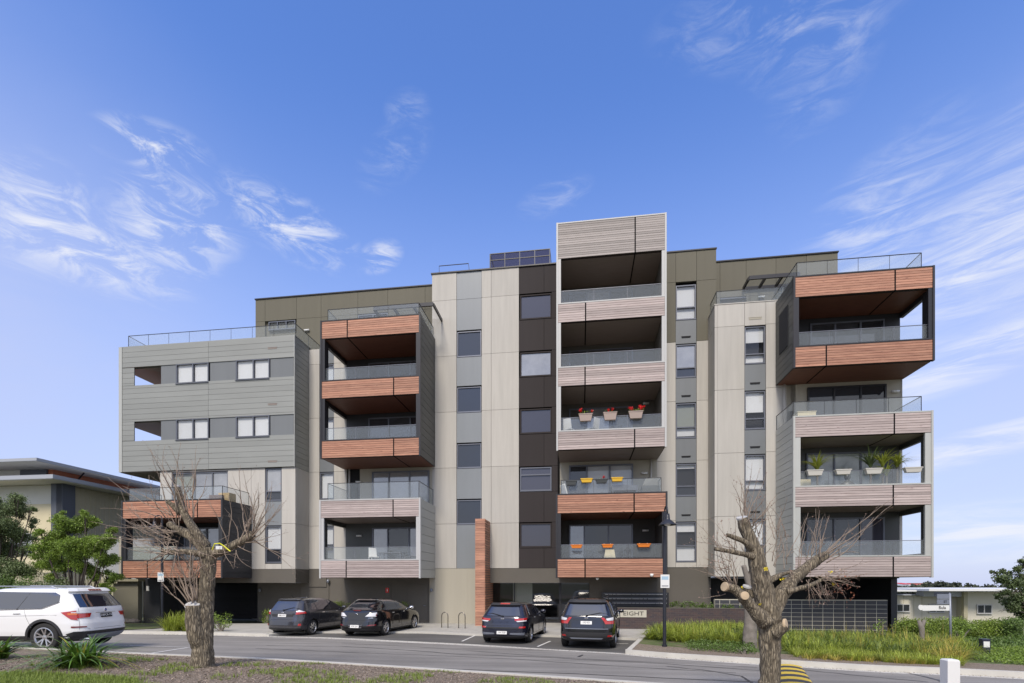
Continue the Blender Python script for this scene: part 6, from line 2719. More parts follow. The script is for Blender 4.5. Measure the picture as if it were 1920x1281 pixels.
# clipped hedges behind the parked cars
for i, (xa, xb, ya, yb, v0_, lab) in enumerate(((492, 512, 1140, 1172, 1.2, 'small clipped bush with reddish tips left of the grey hatchback'), (622, 700, 1124, 1160, 1.9, 'box hedge behind the grey and black hatchbacks'), (700, 766, 1124, 1160, 1.9, 'box hedge against the wall beside the door'))):
    cl = []
    rd = random.Random(40 + i)
    for k in range(int((xb - xa) * .45) + 6):
        px_ = rd.uniform(xa + 4, xb - 4)
        v_ = v0_ + rd.uniform(-.25, .25)
        u_ = pu(px_, v_)
        w_ = W(u_, v_)
        cl.append(((w_.x, w_.y, HC + (HY - rd.uniform(ya + 7, yb)) / F * w_.y), rd.uniform(.2, .26)))
    c0 = cl[0][0]
    bx = W(pu((xa + xb) / 2, v0_), v0_)
    shrub('hedge_bush', (bx.x, bx.y, .07), lab, 'clipped hedges at the foot of the building', cl, 480, .055, 'leaf_hedge')

# far tree line on the horizon
tl_c, tl_r = [], []
for k in range(170):
    x_ = rng.uniform(1655, 2150)
    y_ = rng.uniform(120, 150)
    tl_c.append(P3(x_, 1100 + rng.uniform(0, 8) - 3 * math.sin(x_ * .04), y_))
    tl_r.append(rng.uniform(.7, 1.4))
for k in range(240):
    x_ = rng.uniform(-900, 240)
    y_ = rng.uniform(80, 140)
    tl_c.append(P3(x_, 1095 + rng.uniform(0, 10), y_))
    tl_r.append(rng.uniform(1, 2.2))
p = clump_points(tl_c, tl_r, 14)
v, q = leaf_quads(p, .75, aspect=.8)
tag(npmesh('distant_trees', v, q, M['leaf_olv']), kind='stuff')
# bank of mid-distance shrubs behind the pavilion gap
cl = [(P3(rng.uniform(1690, 1745), rng.uniform(1106, 1116), 70), .8) for k in range(22)]
shrub('hedge_bush', (px_u(1715, 70), 70, -4), 'olive thicket seen over the low roof of the cream pavilion', None, cl, 60, .35, 'leaf_olv', 'shrub', stem=False)

# ------------------------------------------------------------------ grasses
def blades(bases, n_each, length, width, lean=.5, seg=4, spread=.1, droop=.9):
    """curved tapering blades; bases (N,3)"""
    N = len(bases) * n_each
    B = np.repeat(np.asarray(bases), n_each, axis=0)
    an = rng.random(N) * 2 * math.pi
    d = np.stack([np.cos(an), np.sin(an)], 1)
    B[:, :2] += d * (rng.random((N, 1)) * spread)
    L_ = length * (.55 + .6 * rng.random(N))
    if hasattr(length, '__len__'):
        pass
    le = lean * (.25 + .95 * rng.random(N))
    wd = width * (.7 + .5 * rng.random(N))
    side = np.stack([-d[:, 1], d[:, 0]], 1)
    V = np.zeros((N, (seg + 1) * 2, 3))
    for i in range(seg + 1):
        t = i / seg
        out = L_ * le * (t ** 1.6)
        up = L_ * (t * (1 - .12 * le) - droop * le * t ** 2.6 * .55)
        w_ = wd * (1 - t ** 1.8) * .5 + .0008
        for s, k in ((-1, 0), (1, 1)):
            V[:, i * 2 + k, 0] = B[:, 0] + d[:, 0] * out + side[:, 0] * w_ * s
            V[:, i * 2 + k, 1] = B[:, 1] + d[:, 1] * out + side[:, 1] * w_ * s
            V[:, i * 2 + k, 2] = B[:, 2] + up
    q = []
    for i in range(seg):
        q.append([i * 2, i * 2 + 1, i * 2 + 3, i * 2 + 2])
    q = np.array(q)
    Q = (np.arange(N)[:, None, None] * ((seg + 1) * 2) + q[None]).reshape(-1, 4)
    return V.reshape(-1, 3), Q


def bed_points(poly_px, n, dz=.1, seed=0):
    """random points on the ground inside a polygon given as ground pixels"""
    pts = [gp(*p) for p in poly_px]
    xs_, ys_ = [p.x for p in pts], [p.y for p in pts]
    out = []
    rd = random.Random(seed)

    def inside(x, y):
        c = False
        j = len(pts) - 1
        for i in range(len(pts)):
            if (pts[i].y > y) != (pts[j].y > y) and x < (pts[j].x - pts[i].x) * (y - pts[i].y) / (pts[j].y - pts[i].y) + pts[i].x:
                c = not c
            j = i
        return c
    while len(out) < n:
        x, y = rd.uniform(min(xs_), max(xs_)), rd.uniform(min(ys_), max(ys_))
        if inside(x, y):
            out.append((x, y, zf(x, y) + dz))
    return np.array(out)


# garden bed surfaces
def bed_sheet(name, pxl, mat, dz=.1):
    pts = [gp(*p) for p in pxl]
    me = MB()
    me.add([(p.x, p.y, zf(p.x, p.y) + dz) for p in pts], [tuple(range(len(pts)))])
    o = me.build(name, mat)
    bm = bmesh.new()
    bm.from_mesh(o.data)
    bmesh.ops.triangulate(bm, faces=bm.faces)
    bmesh.ops.subdivide_edges(bm, edges=bm.edges, cuts=6, use_grid_fill=True)
    for v_ in bm.verts:
        v_.co.z = zf(v_.co.x, v_.co.y) + dz
    bm.to_mesh(o.data)
    bm.free()
    return tag(o, kind='structure')


kr = lambda t: E(t) + .17
strip('garden_bed', kr, lambda t: E(t) + 2.2, T_R + .1, T1, 60, 4, .12, M['mulch'])
strip('garden_bed', lambda t: E(t) + 2.2, lambda t: E(t) + 7.5, T_R + .1, T1, 60, 6, .12, M['grass_floor'])
# kerb turning in at the right end of the bays
b = MB()
ka, kb_ = gp(1178, 1226, 0), gp(1216, 1190, 0)
b.bar((ka.x, ka.y, .05), (kb_.x, kb_.y, .05), .16, .17)
tag(b.build('kerb', M['kerb']), kind='structure')
strip('lawn', lambda t: E(t) + .18, lambda t: E(t) + 6, -34, tx(225, 1188) - .6, 30, 6, .13, M['grass_floor'])

bed_r1 = [(1212, 1204), (1225, 1196), (1330, 1190), (1400, 1192), (1412, 1222), (1330, 1222), (1260, 1212)]
pts = bed_points([(1215, 1206), (1232, 1192), (1330, 1188), (1402, 1190), (1415, 1219), (1330, 1216), (1270, 1210)], 230, .1, 1)
v, q = blades(pts, 60, .70, .017, lean=1.0, spread=.10, droop=1.1)
tag(npmesh('strappy_grass', v, q, M['lomandra']), kind='stuff')
pts = bed_points([(1468, 1212), (1480, 1200), (1640, 1206), (1790, 1214), (1830, 1234), (1800, 1246), (1700, 1240), (1560, 1234), (1480, 1230)], 480, .1, 2)
v, q = blades(pts, 55, .50, .015, lean=1.05, spread=.12, droop=1.1)
tag(npmesh('strappy_grass', v, q, M['lomandra']), kind='stuff')
pts = bed_points([(1468, 1230), (1560, 1234), (1700, 1242), (1800, 1250), (1800, 1258), (1640, 1250), (1500, 1242)], 150, .1, 3)
v, q = blades(pts, 36, .36, .012, lean=.9, spread=.14)
tag(npmesh('low_grass', v, q, M['lomandra']), kind='stuff')
pts = bed_points([(1700, 1222), (1790, 1224), (1806, 1254), (1740, 1252)], 22, .1, 4)
v, q = blades(pts, 40, .62, .012, lean=.8, spread=.12)
tag(npmesh('dry_grass', v, q, M['lomandra_y']), kind='stuff')
pts = bed_points([(1500, 1238), (1640, 1246), (1760, 1252), (1760, 1256), (1500, 1245)], 40, .1, 14)
v, q = blades(pts, 22, .25, .012, lean=.9, spread=.14)
tag(npmesh('dry_grass', v, q, M['lomandra_y']), kind='stuff')
# darker clumps, also painting shaded gaps among the bright ones, and spent flower stalks
pts = bed_points([(1215, 1206), (1232, 1192), (1330, 1188), (1402, 1190), (1415, 1219), (1330, 1216), (1270, 1210)], 70, .1, 21)
v, q = blades(pts, 55, .70, .018, lean=1.1, spread=.10, droop=1.1)
tag(npmesh('strappy_grass', v, q, M['lomandra_d']), kind='stuff')
pts = bed_points([(1468, 1212), (1480, 1200), (1640, 1206), (1790, 1214), (1830, 1234), (1800, 1246), (1700, 1240), (1560, 1234), (1480, 1230)], 260, .1, 22)
v, q = blades(pts, 55, .54, .018, lean=1.1, spread=.12, droop=1.1)
tag(npmesh('strappy_grass', v, q, M['lomandra_d']), kind='stuff')
pts = bed_points([(1215, 1206), (1232, 1196), (1640, 1208), (1790, 1215), (1800, 1246), (1560, 1232)], 90, .1, 23)
v, q = blades(pts, 3, .75, .012, lean=.35, spread=.05, droop=.3)
tag(npmesh('dry_stalks', v, q, M['lomandra_y']), kind='stuff')
# litter in the gutters and bays
lt_t = rng.uniform(-22, 14, 2600)
lt_s = np.array([E(t) for t in lt_t]) - np.abs(rng.normal(0, .35, 2600)) * rng.random(2600)
lp = np.stack([RN.x * lt_s + RD.x * lt_t, RN.y * lt_s + RD.y * lt_t, np.zeros(2600)], 1)
lp[:, 2] = [zf(a, b_) + .012 for a, b_ in lp[:, :2]]
v, q = leaf_quads(lp, .035, aspect=.6)
v[:, 2] = (v[:, 2] - np.repeat(lp[:, 2], 4)) * .3 + np.repeat(lp[:, 2], 4) + .002
tag(npmesh('leaf_litter', v, q, M['mulch_chip']), kind='stuff')
lt_t = rng.uniform(-14, 8, 2200)
lt_s = np.array([N_(t) for t in lt_t]) + np.abs(rng.normal(0, .22, 2200)) * rng.random(2200)
lp = np.stack([RN.x * lt_s + RD.x * lt_t, RN.y * lt_s + RD.y * lt_t, np.zeros(2200)], 1)
lp[:, 2] = [zf(a, b_) + .012 for a, b_ in lp[:, :2]]
v, q = leaf_quads(lp, .03, aspect=.6)
v[:, 2] = (v[:, 2] - np.repeat(lp[:, 2], 4)) * .3 + np.repeat(lp[:, 2], 4) + .002
tag(npmesh('leaf_litter', v, q, M['mulch_chip']), kind='stuff')
# green ground cover
pts = bed_points([(1300, 1216), (1412, 1222), (1420, 1236), (1300, 1228), (1280, 1222)], 2600, .12, 5)
pts[:, 2] += rng.random(len(pts)) * .22
v, q = leaf_quads(pts, .06, up_bias=.3)
tag(npmesh('ground_cover', v, q, M['leaf_md']), kind='stuff')
pts = bed_points([(1790, 1225), (1960, 1222), (1980, 1262), (1830, 1248)], 6500, .10, 6)
pts[:, 2] += rng.random(len(pts)) * .14
v, q = leaf_quads(pts, .06, up_bias=.3)
tag(npmesh('ground_cover', v, q, M['leaf_br']), kind='stuff')
pts = bed_points([(1800, 1205), (1990, 1203), (1980, 1226), (1790, 1225)], 8000, .10, 7)
pts[:, 2] += rng.random(len(pts)) * .16
v, q = leaf_quads(pts, .07, up_bias=.3)
tag(npmesh('ground_cover', v, q, M['leaf_md']), kind='stuff')

# individual shrubs in the right bed
def px_shrub(px, py, r_px, n, leaf, mat, label, grp='shrubs in the right garden bed', squash=1.0, k=9):
    p_ = gp(px, py, .1)
    rd = random.Random(int(px))
    R_ = r_px * p_.y / F
    cl = []
    for i in range(k):
        cl.append(((p_.x + rd.uniform(-.7, .7) * R_, p_.y + rd.uniform(-.5, .5) * R_, p_.z + R_ * squash * rd.uniform(.3, 1.5)), R_ * .45))
    return shrub('garden_shrub', tuple(p_), label, grp, cl, n, leaf, mat)


px_shrub(1378, 1205, 18, 300, .06, 'leaf_md', 'round green shrub beside the smooth grey trunk')
px_shrub(1655, 1205, 22, 150, .075, 'leaf_br', 'airy yellow-green shrub in front of the corner of the block wall', squash=1.2)
px_shrub(1800, 1205, 20, 260, .07, 'leaf_br', 'bright green shrub right of the street sign pole')
px_shrub(1395, 1228, 16, 260, .05, 'leaf_gr', 'small grey-green bush at the foot of the right tree', squash=.6)
# planter shrubs above the brick wall
for i, (xa, xb) in enumerate(((1252, 1300), (1300, 1348), (1348, 1392))):
    cl = []
    rd = random.Random(60 + i)
    for k in range(12):
        v_ = rd.uniform(.85, 1.3)
        w_ = W(pu(rd.uniform(xa, xb), v_), v_)
        cl.append(((w_.x, w_.y, HC + (HY - rd.uniform(1130 + i * 3, 1142)) / F * w_.y), .17))
    w_ = W(pu((xa + xb) / 2, 1.0), 1.0)
    shrub('planter_shrub', (w_.x, w_.y, .9), ['dark green shrub above the brick wall nearest the lamp post', 'dark green shrub in the middle of the brick planter', 'thin dark green shrub at the right end of the brick planter'][i], 'shrubs above the brick wall', cl, 420, .07, 'leaf_md', stem=False)

# clumps beside the driveway, behind the left tree
for px_, py_, lab in ((328, 1183, 'strappy yellow-green clump left of the pruned trunk'), (352, 1184, 'strappy clump hidden behind the left pruned trunk')):
    p_ = gp(px_, py_, .1)
    root = empty('strappy_clump', p_)
    tag(root, lab, 'plant', 'clumps beside the driveway')
    bp = np.array([(rng.uniform(-.3, .3), rng.uniform(-.25, .25), 0) for k in range(8)])
    v, q = blades(bp, 60, 1.0, .022, lean=.75, spread=.12)
    npmesh('leaf_clump', v, q, M['lomandra'], root)
px_shrub(415, 1184, 22, 330, .06, 'leaf_br', 'bright green shrub beside the driveway right of the pruned trunk', 'shrubs by the driveway', squash=.9, k=12)
px_shrub(392, 1184, 14, 330, .06, 'leaf_md', 'green shrub touching the pruned trunk on its right', 'shrubs by the driveway', squash=1.0)
for px_, lab in ((224, 'grey mossy rock nearest the driveway wall'), (236, 'second mossy rock beside the driveway wall'), (250, 'rock at the corner of the black enclosure')):
    p_ = gp(px_, 1168, .1)
    b = MB()
    b.lathe([(0, -.1), (.28, -.05), (.33, .08), (.2, .2), (0, .24)], n=9)
    o = b.build('garden_rock', M['bark_sm'], None, loc=p_)
    tag(o, lab, 'rock', 'rocks by the driveway')

# agapanthus in the verge
def agapanthus(px, py, h_px, label, n=130):
    p_ = gp(px, py, .07)
    root = empty('agapanthus', p_)
    tag(root, label, 'plant', 'agapanthus clumps in the mulch bed')
    L_ = h_px * p_.y / F
    bp = np.array([(rng.uniform(-.26, .26), rng.uniform(-.2, .2), 0) for k in range(9)])
    v, q = blades(bp, n // 9, L_ * 1.5, .062, lean=1.5, seg=7, spread=.10, droop=.85)
    npmesh('leaf', v, q, M['agap'], root)['kind'] = 'stuff'
    v, q = blades(bp[:4], 7, L_ * 1.4, .055, lean=1.5, seg=7, spread=.12, droop=1.0)
    npmesh('yellow_leaf', v, q, M['agap_y'], root)['kind'] = 'stuff'
    return root


agapanthus(148, 1250, 55, 'large clump of strappy green leaves in front of the white car', 190)
agapanthus(-16, 1236, 42, 'strappy green clump cut off by the left edge', 110)

# ------------------------------------------------------------------ verge: mulch chips, weeds, grass
def verge_pts(n, s_lo, s_off, t_lo, t_hi, seed, dens=None):
    rd = np.random.default_rng(seed)
    t = rd.uniform(t_lo, t_hi, n)
    s1 = np.array([N_(x) for x in t]) - s_off
    s = s_lo + (s1 - s_lo) * rd.random(n)
    x = RN.x * s + RD.x * t
    y = RN.y * s + RD.y * t
    z = np.array([zf(a, b_) for a, b_ in zip(x, y)]) + .078
    return np.stack([x, y, z], 1)


pts = verge_pts(42000, 5.2, .2, -14, 6, 3)
v, q = leaf_quads(pts, .05, up_bias=0, aspect=.4)
v[:, 2] = (v[:, 2] - np.repeat(pts[:, 2], 4)) * .45 + np.repeat(pts[:, 2], 4) + .006
tag(npmesh('mulch_chips', v, q, M['mulch_chip']), kind='stuff')


def noise_keep(pts, scale, thr, off=0.0):
    k = np.array([mnoise.noise(Vector((p[0] * scale + off, p[1] * scale, off))) for p in pts])
    return pts[k > thr]


pts = noise_keep(verge_pts(16000, 5.0, .25, -14, 6, 4), .9, .38, 3.3)
v, q = blades(pts, 5, .07, .006, lean=.7, seg=2, spread=.04)
tag(npmesh('grass_patches', v, q, M['grass']), kind='stuff')
pts = verge_pts(9000, 3.0, 3.2, -16, 3, 5)
pts = noise_keep(pts, .6, .22, 8.1)
v, q = blades(pts, 6, .12, .006, lean=.6, seg=2, spread=.05)
tag(npmesh('grass_patches', v, q, M['grass']), kind='stuff')
pts = noise_keep(verge_pts(2600, 6.4, .9, -14, 6, 9), .8, .1, 5.3)
v, q = blades(pts, 8, .10, .007, lean=.6, seg=2, spread=.05)
tag(npmesh('grass_patches', v, q, M['grass']), kind='stuff')
# near left corner of lawn
pts = bed_points([(-60, 1272), (90, 1273), (230, 1281), (300, 1300), (-80, 1300)], 1600, .075, 12)
v, q = blades(pts, 6, .11, .008, lean=.5, seg=3, spread=.05)
tag(npmesh('grass_patches', v, q, M['grass']), kind='stuff')

# ------------------------------------------------------------------ pruned trees
def shoots(mb, start, direction, length, r, rd, curve=.5, side=True, buds=None, n=9, up=.5):
    p = Vector(start)
    d = Vector(direction).normalized()
    pts, rads = [p.copy()], [r]
    for i in range(n):
        d = (d + Vector((rd.uniform(-1, 1), rd.uniform(-1, 1), rd.uniform(-1, 1))) * .19 + Vector((0, 0, up)) * curve * .22).normalized()
        p = p + d * (length / n)
        pts.append(p.copy())
        rads.append(r * (1 - .8 * (i + 1) / n))
    mb.tube(pts, rads, n=5)
    if buds is not None:
        for i in range(2, n + 1):
            if rd.random() < .35:
                q = pts[i] + Vector((rd.uniform(-1, 1), rd.uniform(-1, 1), rd.uniform(-1, 1))) * .008
                buds.append(q)
    if side:
        for i in range(2, n):
            if rd.random() < .5:
                dd = (pts[i] - pts[i - 1]).normalized()
                o = Vector((rd.uniform(-1, 1), rd.uniform(-1, 1), rd.uniform(-.4, 1))).normalized()
                shoots(mb, pts[i], dd * .6 + o * .8, length * rd.uniform(.18, .4), rads[i] * .6, rd, curve, False, buds, 5, up)
    return pts


def bud_mesh(buds, B, size, parent, mat):
    n = len(buds)
    if not n:
        return
    P = np.array([tuple(b_ - B) for b_ in buds])
    v, q = leaf_quads(P, size, aspect=.6)
    o = npmesh('bud', v, q, M[mat], parent)
    o['kind'] = 'stuff'


def limb(mb, pts, rads, seed, n=26, wob=.16, res=7):
    """resampled wobbly tube with bark lumps"""
    P, Rr = [], []
    for i in range(len(pts) - 1):
        for k in range(res):
            t = k / res
            P.append(Vector(pts[i]).lerp(Vector(pts[i + 1]), t))
            Rr.append(rads[i] + (rads[i + 1] - rads[i]) * t)
    P.append(Vector(pts[-1]))
    Rr.append(rads[-1])
    # smooth the path
    for _ in range(3):
        P = [P[0]] + [(P[i - 1] + P[i] * 2 + P[i + 1]) / 4 for i in range(1, len(P) - 1)] + [P[-1]]
    mb.tube(P, Rr, n=n, wob=wob, seed=seed, wfreq=7.0)
    return P


def cut_face(parent, c, nrm, r, mat, sx=1.0):
    mb = MB()
    N_v = Vector(nrm).normalized()
    mb.lathe([(0, .008), (r * .3, .009), (r * .93, .006), (r, -.004), (r * .98, -.03), (0, -.03)], n=22)
    o = mb.build('cut_end', M[mat], parent, smooth=False)
    o.location = c
    o.rotation_euler = N_v.to_track_quat('Z', 'Y').to_euler()
    return o


def pruned_tree(name, base, Yd, label, trunk, limbs, cuts, shoot_list, seed, sprays=(), group='pruned street trees'):
    B = Vector(base)
    root = empty(name, B)
    tag(root, label, 'tree', group)
    rd = random.Random(seed)
    kk = lambda Y: Y / F * 1.0
    kt = lambda Y: Y / F * 1.03

    def loc(p):
        q = at(p[0], p[1], Yd + (p[2] if len(p) > 2 else 0))
        return q - B
    mb = MB()
    limb(mb, [loc(p) for p, r in trunk], [r * kt(Yd) for p, r in trunk], seed, n=44, wob=.11, res=12)
    mb.build('trunk', M['bark'], root, smooth=True)
    for L_ in limbs:
        mb = MB()
        limb(mb, [loc(p) for p, r in L_], [r * kt(Yd) for p, r in L_], seed + len(L_), n=26, wob=.15)
        mb.build('limb', M['bark'], root, smooth=True)
    for c, nrm, r, mat in cuts:
        cut_face(root, loc(c), nrm, r * kt(Yd), mat)
    tw_, buds = MB(), []
    for (p, dx, dy, dz, ln, n_, cur, sp, rr) in shoot_list:
        for k in range(max(1, int(n_ * .95))):
            s = loc((p[0] + rd.uniform(-1, 1) * p[3], p[1] + rd.uniform(-1, 1) * p[4], p[2] + rd.uniform(-.2, .2)))
            d = Vector((dx + rd.uniform(-sp, sp), dy + rd.uniform(-sp, sp), dz + rd.uniform(-sp, sp)))
            shoots(tw_, s, d, ln * kk(Yd) * rd.uniform(.45, 1.15), rr * 1.5, rd, cur, True, buds)
    o = tw_.build('twig', M['twig'], root, smooth=True)
    o['kind'] = 'stuff'
    bud_mesh(buds, Vector((0, 0, 0)), .022, root, 'bud')
    return root, loc


# left tree: (px, py, depth offset)
D1 = 10.9
bz = gp(379, 1251, .07)
D1 = bz.y
lt, loc = pruned_tree('pruned_tree', bz, D1, 'pollarded bare tree with yellow tape on its right limb by the left balconies',
    [((379, 1264, 0), 24.9), ((379, 1248, 0), 19.8), ((380, 1215, 0), 17.2), ((380, 1180, 0), 17.2), ((383, 1150, 0), 15.5), ((387, 1110, 0), 12.9), ((390, 1070, 0), 12.5), ((392, 1045, 0), 12.9), ((390, 1028, 0), 12.0)],
    [[((392, 1040, 0), 10.3), ((412, 1036, -.05), 8.2), ((432, 1026, -.1), 7.3), ((455, 1014, -.12), 6.9), ((474, 1003, -.15), 7.7)],
     [((390, 1036, 0), 11.2), ((370, 1014, .05), 9.5), ((350, 1000, .1), 8.2), ((330, 992, .12), 6.9), ((318, 982, .15), 6.0)],
     [((386, 1026, 0), 9.5), ((368, 1000, -.1), 8.2), ((352, 975, -.1), 6.9), ((340, 955, -.1), 6.0), ((330, 945, -.1), 5.2)],
     [((345, 965, -.1), 6.0), ((340, 945, -.05), 5.2), ((336, 925, 0), 5.2), ((332, 913, 0), 4.7)],
     [((338, 962, -.1), 5.2), ((326, 950, -.12), 4.3), ((314, 940, -.15), 3.4)],
     [((386, 1042, -.1), 6.9), ((362, 1036, -.15), 5.2), ((340, 1034, -.2), 4.7), ((318, 1036, -.25), 4.3), ((305, 1032, -.25), 3.4)],
     [((378, 1218, -.0), 15), ((370, 1190, -.1), 16), ((364, 1165, -.16), 14.5), ((362, 1135, -.18), 13)]],
    [((361, 1133, -.18), (.0, -.55, 1), 13, 'woodcut_grey'), ((332, 911, 0), (0, 0, 1), 5.5, 'woodcut_grey')],
    [((318, 990, .1, 22, 26), -.9, 0, .25, 120, 26, .35, .55, .0075),
     ((330, 1034, -.2, 20, 6), -.75, 0, .1, 110, 14, .3, .5, .007),
     ((350, 960, -.1, 20, 30), -.1, 0, 1.0, 130, 18, .4, .35, .008),
     ((363, 1128, -.15, 10, 4), -.35, -.1, 1.0, 120, 16, .35, .28, .012),
     ((350, 1036, -.2, 25, 4), .0, 0, -1, 80, 12, -.4, .35, .006),
     ((468, 1006, -.15, 8, 8), .55, 0, .75, 130, 12, .5, .45, .0085),
     ((445, 1018, -.1, 22, 8), .05, 0, 1.0, 110, 8, .5, .35, .008),
     ((468, 1012, -.1, 8, 6), .9, 0, -.3, 110, 6, .1, .3, .0065),
     ((430, 1028, -.1, 20, 5), .4, 0, -.8, 60, 6, .1, .45, .006),
     ((365, 1165, -.15, 3, 12), -.75, -.2, .7, 170, 1, .2, .1, .014),
     ((386, 1060, -.2, 20, 40), .0, -1, .1, 40, 12, .1, .9, .006)], 5)
# tape
tp = MB()
c0 = [loc((400 + 3 * math.sin(k * .9), 1030 - 8 * math.sin(k / 9 * math.pi) + 4, -.30 + .02 * k)) for k in range(10)]
tp.tube([loc((398, 1031, -.25)), loc((402, 1020, -.3)), loc((412, 1019, -.3)), loc((420, 1024, -.28))], .012, n=5)
tp.tube([loc((420, 1024, -.28)), loc((427, 1030, -.28)), loc((432, 1034, -.28))], .013, n=5)
tp.build('marking_tape', pm('tape_yellow', (.72, .70, .03), .5), lt)
piece('tree_tag', M['white'], lt, *sorted((loc((405, 1027, -.3)).x, loc((417, 1027, -.3)).x)), loc((410, 1027, -.31)).y, loc((410, 1027, -.30)).y, loc((410, 1030, -.3)).z, loc((410, 1024, -.3)).z)

# right tree
D2 = 8.0
bx2 = px_u(1444, D2)
b2 = Vector((bx2, D2, zf(bx2, D2) + .07))
yb2 = HY - (b2.z - HC) / D2 * F
rt, loc2 = pruned_tree('pruned_tree', b2, D2, 'pollarded bare tree with pale round saw cuts in front of the right balconies',
    [((1444, yb2 + 6, 0), 22.8), ((1443, yb2 - 25, 0), 19.3), ((1444, 1281, 0), 17.2), ((1444, 1225, 0), 16.9), ((1443, 1180, 0), 19.3), ((1440, 1145, 0), 20.7), ((1432, 1110, 0), 17.9), ((1424, 1075, 0), 16.5), ((1416, 1035, 0), 13.1), ((1404, 1005, 0), 11.0), ((1396, 985, 0), 11.0), ((1392, 972, 0), 9.0)],
    [[((1446, 1150, 0), 16.5), ((1462, 1118, .0), 14.4), ((1482, 1092, .05), 11.7), ((1508, 1068, .08), 9.7), ((1530, 1052, .1), 9.0), ((1550, 1040, .1), 7.6)],
     [((1436, 1168, -.1), 15.1), ((1412, 1142, -.15), 11.0), ((1396, 1122, -.2), 9.0), ((1378, 1104, -.2), 8.2), ((1360, 1100, -.2), 7.6)],
     [((1392, 1125, -.2), 7.6), ((1396, 1118, -.32), 6.2), ((1397, 1117, -.36), 6.2)],
     [((1422, 1046, -.05), 6.9), ((1398, 1040, -.1), 4.8), ((1370, 1034, -.15), 4.1), ((1340, 1029, -.2), 3.8)],
     [((1412, 1030, -.05), 6.2), ((1395, 1015, -.1), 4.8), ((1372, 1006, -.12), 4.1), ((1362, 1003, -.12), 3.4)],
     [((1475, 1110, -.1), 5.5), ((1495, 1104, -.12), 4.5), ((1515, 1100, -.12), 4.1), ((1535, 1090, -.12), 3.4), ((1546, 1084, -.12), 2.8)],
     [((1440, 1090, .1), 6.9), ((1470, 1075, .15), 3.4), ((1520, 1066, .25), 2.8)],
     [((1452, 1185, -.1), 13.8), ((1462, 1180, -.15), 11.0), ((1472, 1172, -.18), 9.7)],
     [((1412, 1120, .1), 6.9), ((1402, 1108, .1), 6.2), ((1400, 1100, .1), 5.5)]],
    [((1397, 1117, -.38), (-.05, -1, .05), 7.4, 'woodcut'), ((1358, 1100, -.21), (-.9, -.35, .15), 8.5, 'woodcut'), ((1474, 1171, -.19), (.75, -.65, .1), 10.5, 'woodcut'), ((1402, 1099, .1), (.2, -.3, 1), 8.5, 'woodcut_grey'), ((1391, 970, 0), (-.2, -.3, 1), 9.5, 'woodcut_grey')],
    [((1398, 978, 0, 12, 8), -.05, 0, 1.0, 100, 8, .4, .3, .0055),
     ((1400, 985, 0, 14, 14), .7, 0, .8, 120, 7, .3, .45, .0055),
     ((1360, 1028, -.15, 22, 5), -.5, 0, .7, 80, 10, .3, .5, .004),
     ((1440, 1030, .1, 35, 45), .25, 0, 1.0, 90, 28, .5, .45, .0048),
     ((1540, 1048, .1, 12, 8), .8, 0, .55, 150, 8, .35, .3, .007),
     ((1520, 1060, .1, 25, 12), .1, 0, 1.0, 110, 12, .35, .4, .0055),
     ((1372, 1098, -.2, 12, 5), -.4, 0, .9, 110, 10, .3, .45, .0045),
     ((1365, 1090, -.2, 15, 40), -.9, 0, .15, 60, 10, .1, .5, .004),
     ((1380, 1120, -.2, 6, 6), -.45, -.1, 1.0, 230, 2, .1, .1, .005),
     ((1545, 1084, -.1, 18, 6), .9, 0, .0, 75, 16, -.25, .5, .0045),
     ((1530, 1092, -.1, 20, 6), .2, 0, -1, 50, 16, -.3, .5, .004),
     ((1500, 1062, .1, 25, 12), .2, 0, -.3, 40, 8, .1, .6, .004)], 8)
# a few dead leaves and yellow flowers on the right tree
dl_ = [loc2((rng.uniform(1560, 1608), rng.uniform(1080, 1130), rng.uniform(-.3, .1))) for k in range(60)]
v, q = leaf_quads(np.array([tuple(p) for p in dl_]), .035, aspect=.7)
o = npmesh('dead_leaf', v, q, pm('dead_leaf_brown', (.20, .075, .04), .7, island=.4), rt)
o['kind'] = 'stuff'
yf = [loc2((px_ + rng.uniform(-3, 3), py_ + rng.uniform(-2, 2), -.2)) for px_, py_ in ((1438, 1066), (1466, 1085), (1557, 1073), (1392, 1102), (1424, 1133), (1436, 1067), (1563, 1096), (1470, 1086)) for k in range(7)]
v, q = leaf_quads(np.array([tuple(p) for p in yf]), .03, aspect=.8)
o = npmesh('lichen', v, q, pm('lichen_yellow', (.60, .48, .03), .7, island=.3), rt)
o['kind'] = 'stuff'

# third, slimmer trunk behind the right tree
b3 = gp(1406, 1216, .1)
D3 = b3.y
lt3, loc3 = pruned_tree('pruned_tree', b3, D3, 'smooth grey trunk of a further pruned tree behind the pollarded one', 
    [((1406, 1220, 0), 13), ((1406, 1190, 0), 11.5), ((1407, 1150, 0), 10), ((1409, 1110, 0), 9), ((1412, 1075, 0), 8), ((1416, 1050, 0), 6)],
    [[((1408, 1105, 0), 7), ((1400, 1080, 0), 5), ((1394, 1060, 0), 4)]],
    [], [((1412, 1060, 0, 10, 15), .1, 0, 1, 60, 12, .3, .4, .008)], 13, group='pruned street trees')
for ch_ in lt3.children:
    if ch_.name.split('.')[0] in ('trunk', 'limb'):
        ch_.data.materials[0] = M['bark_sm']
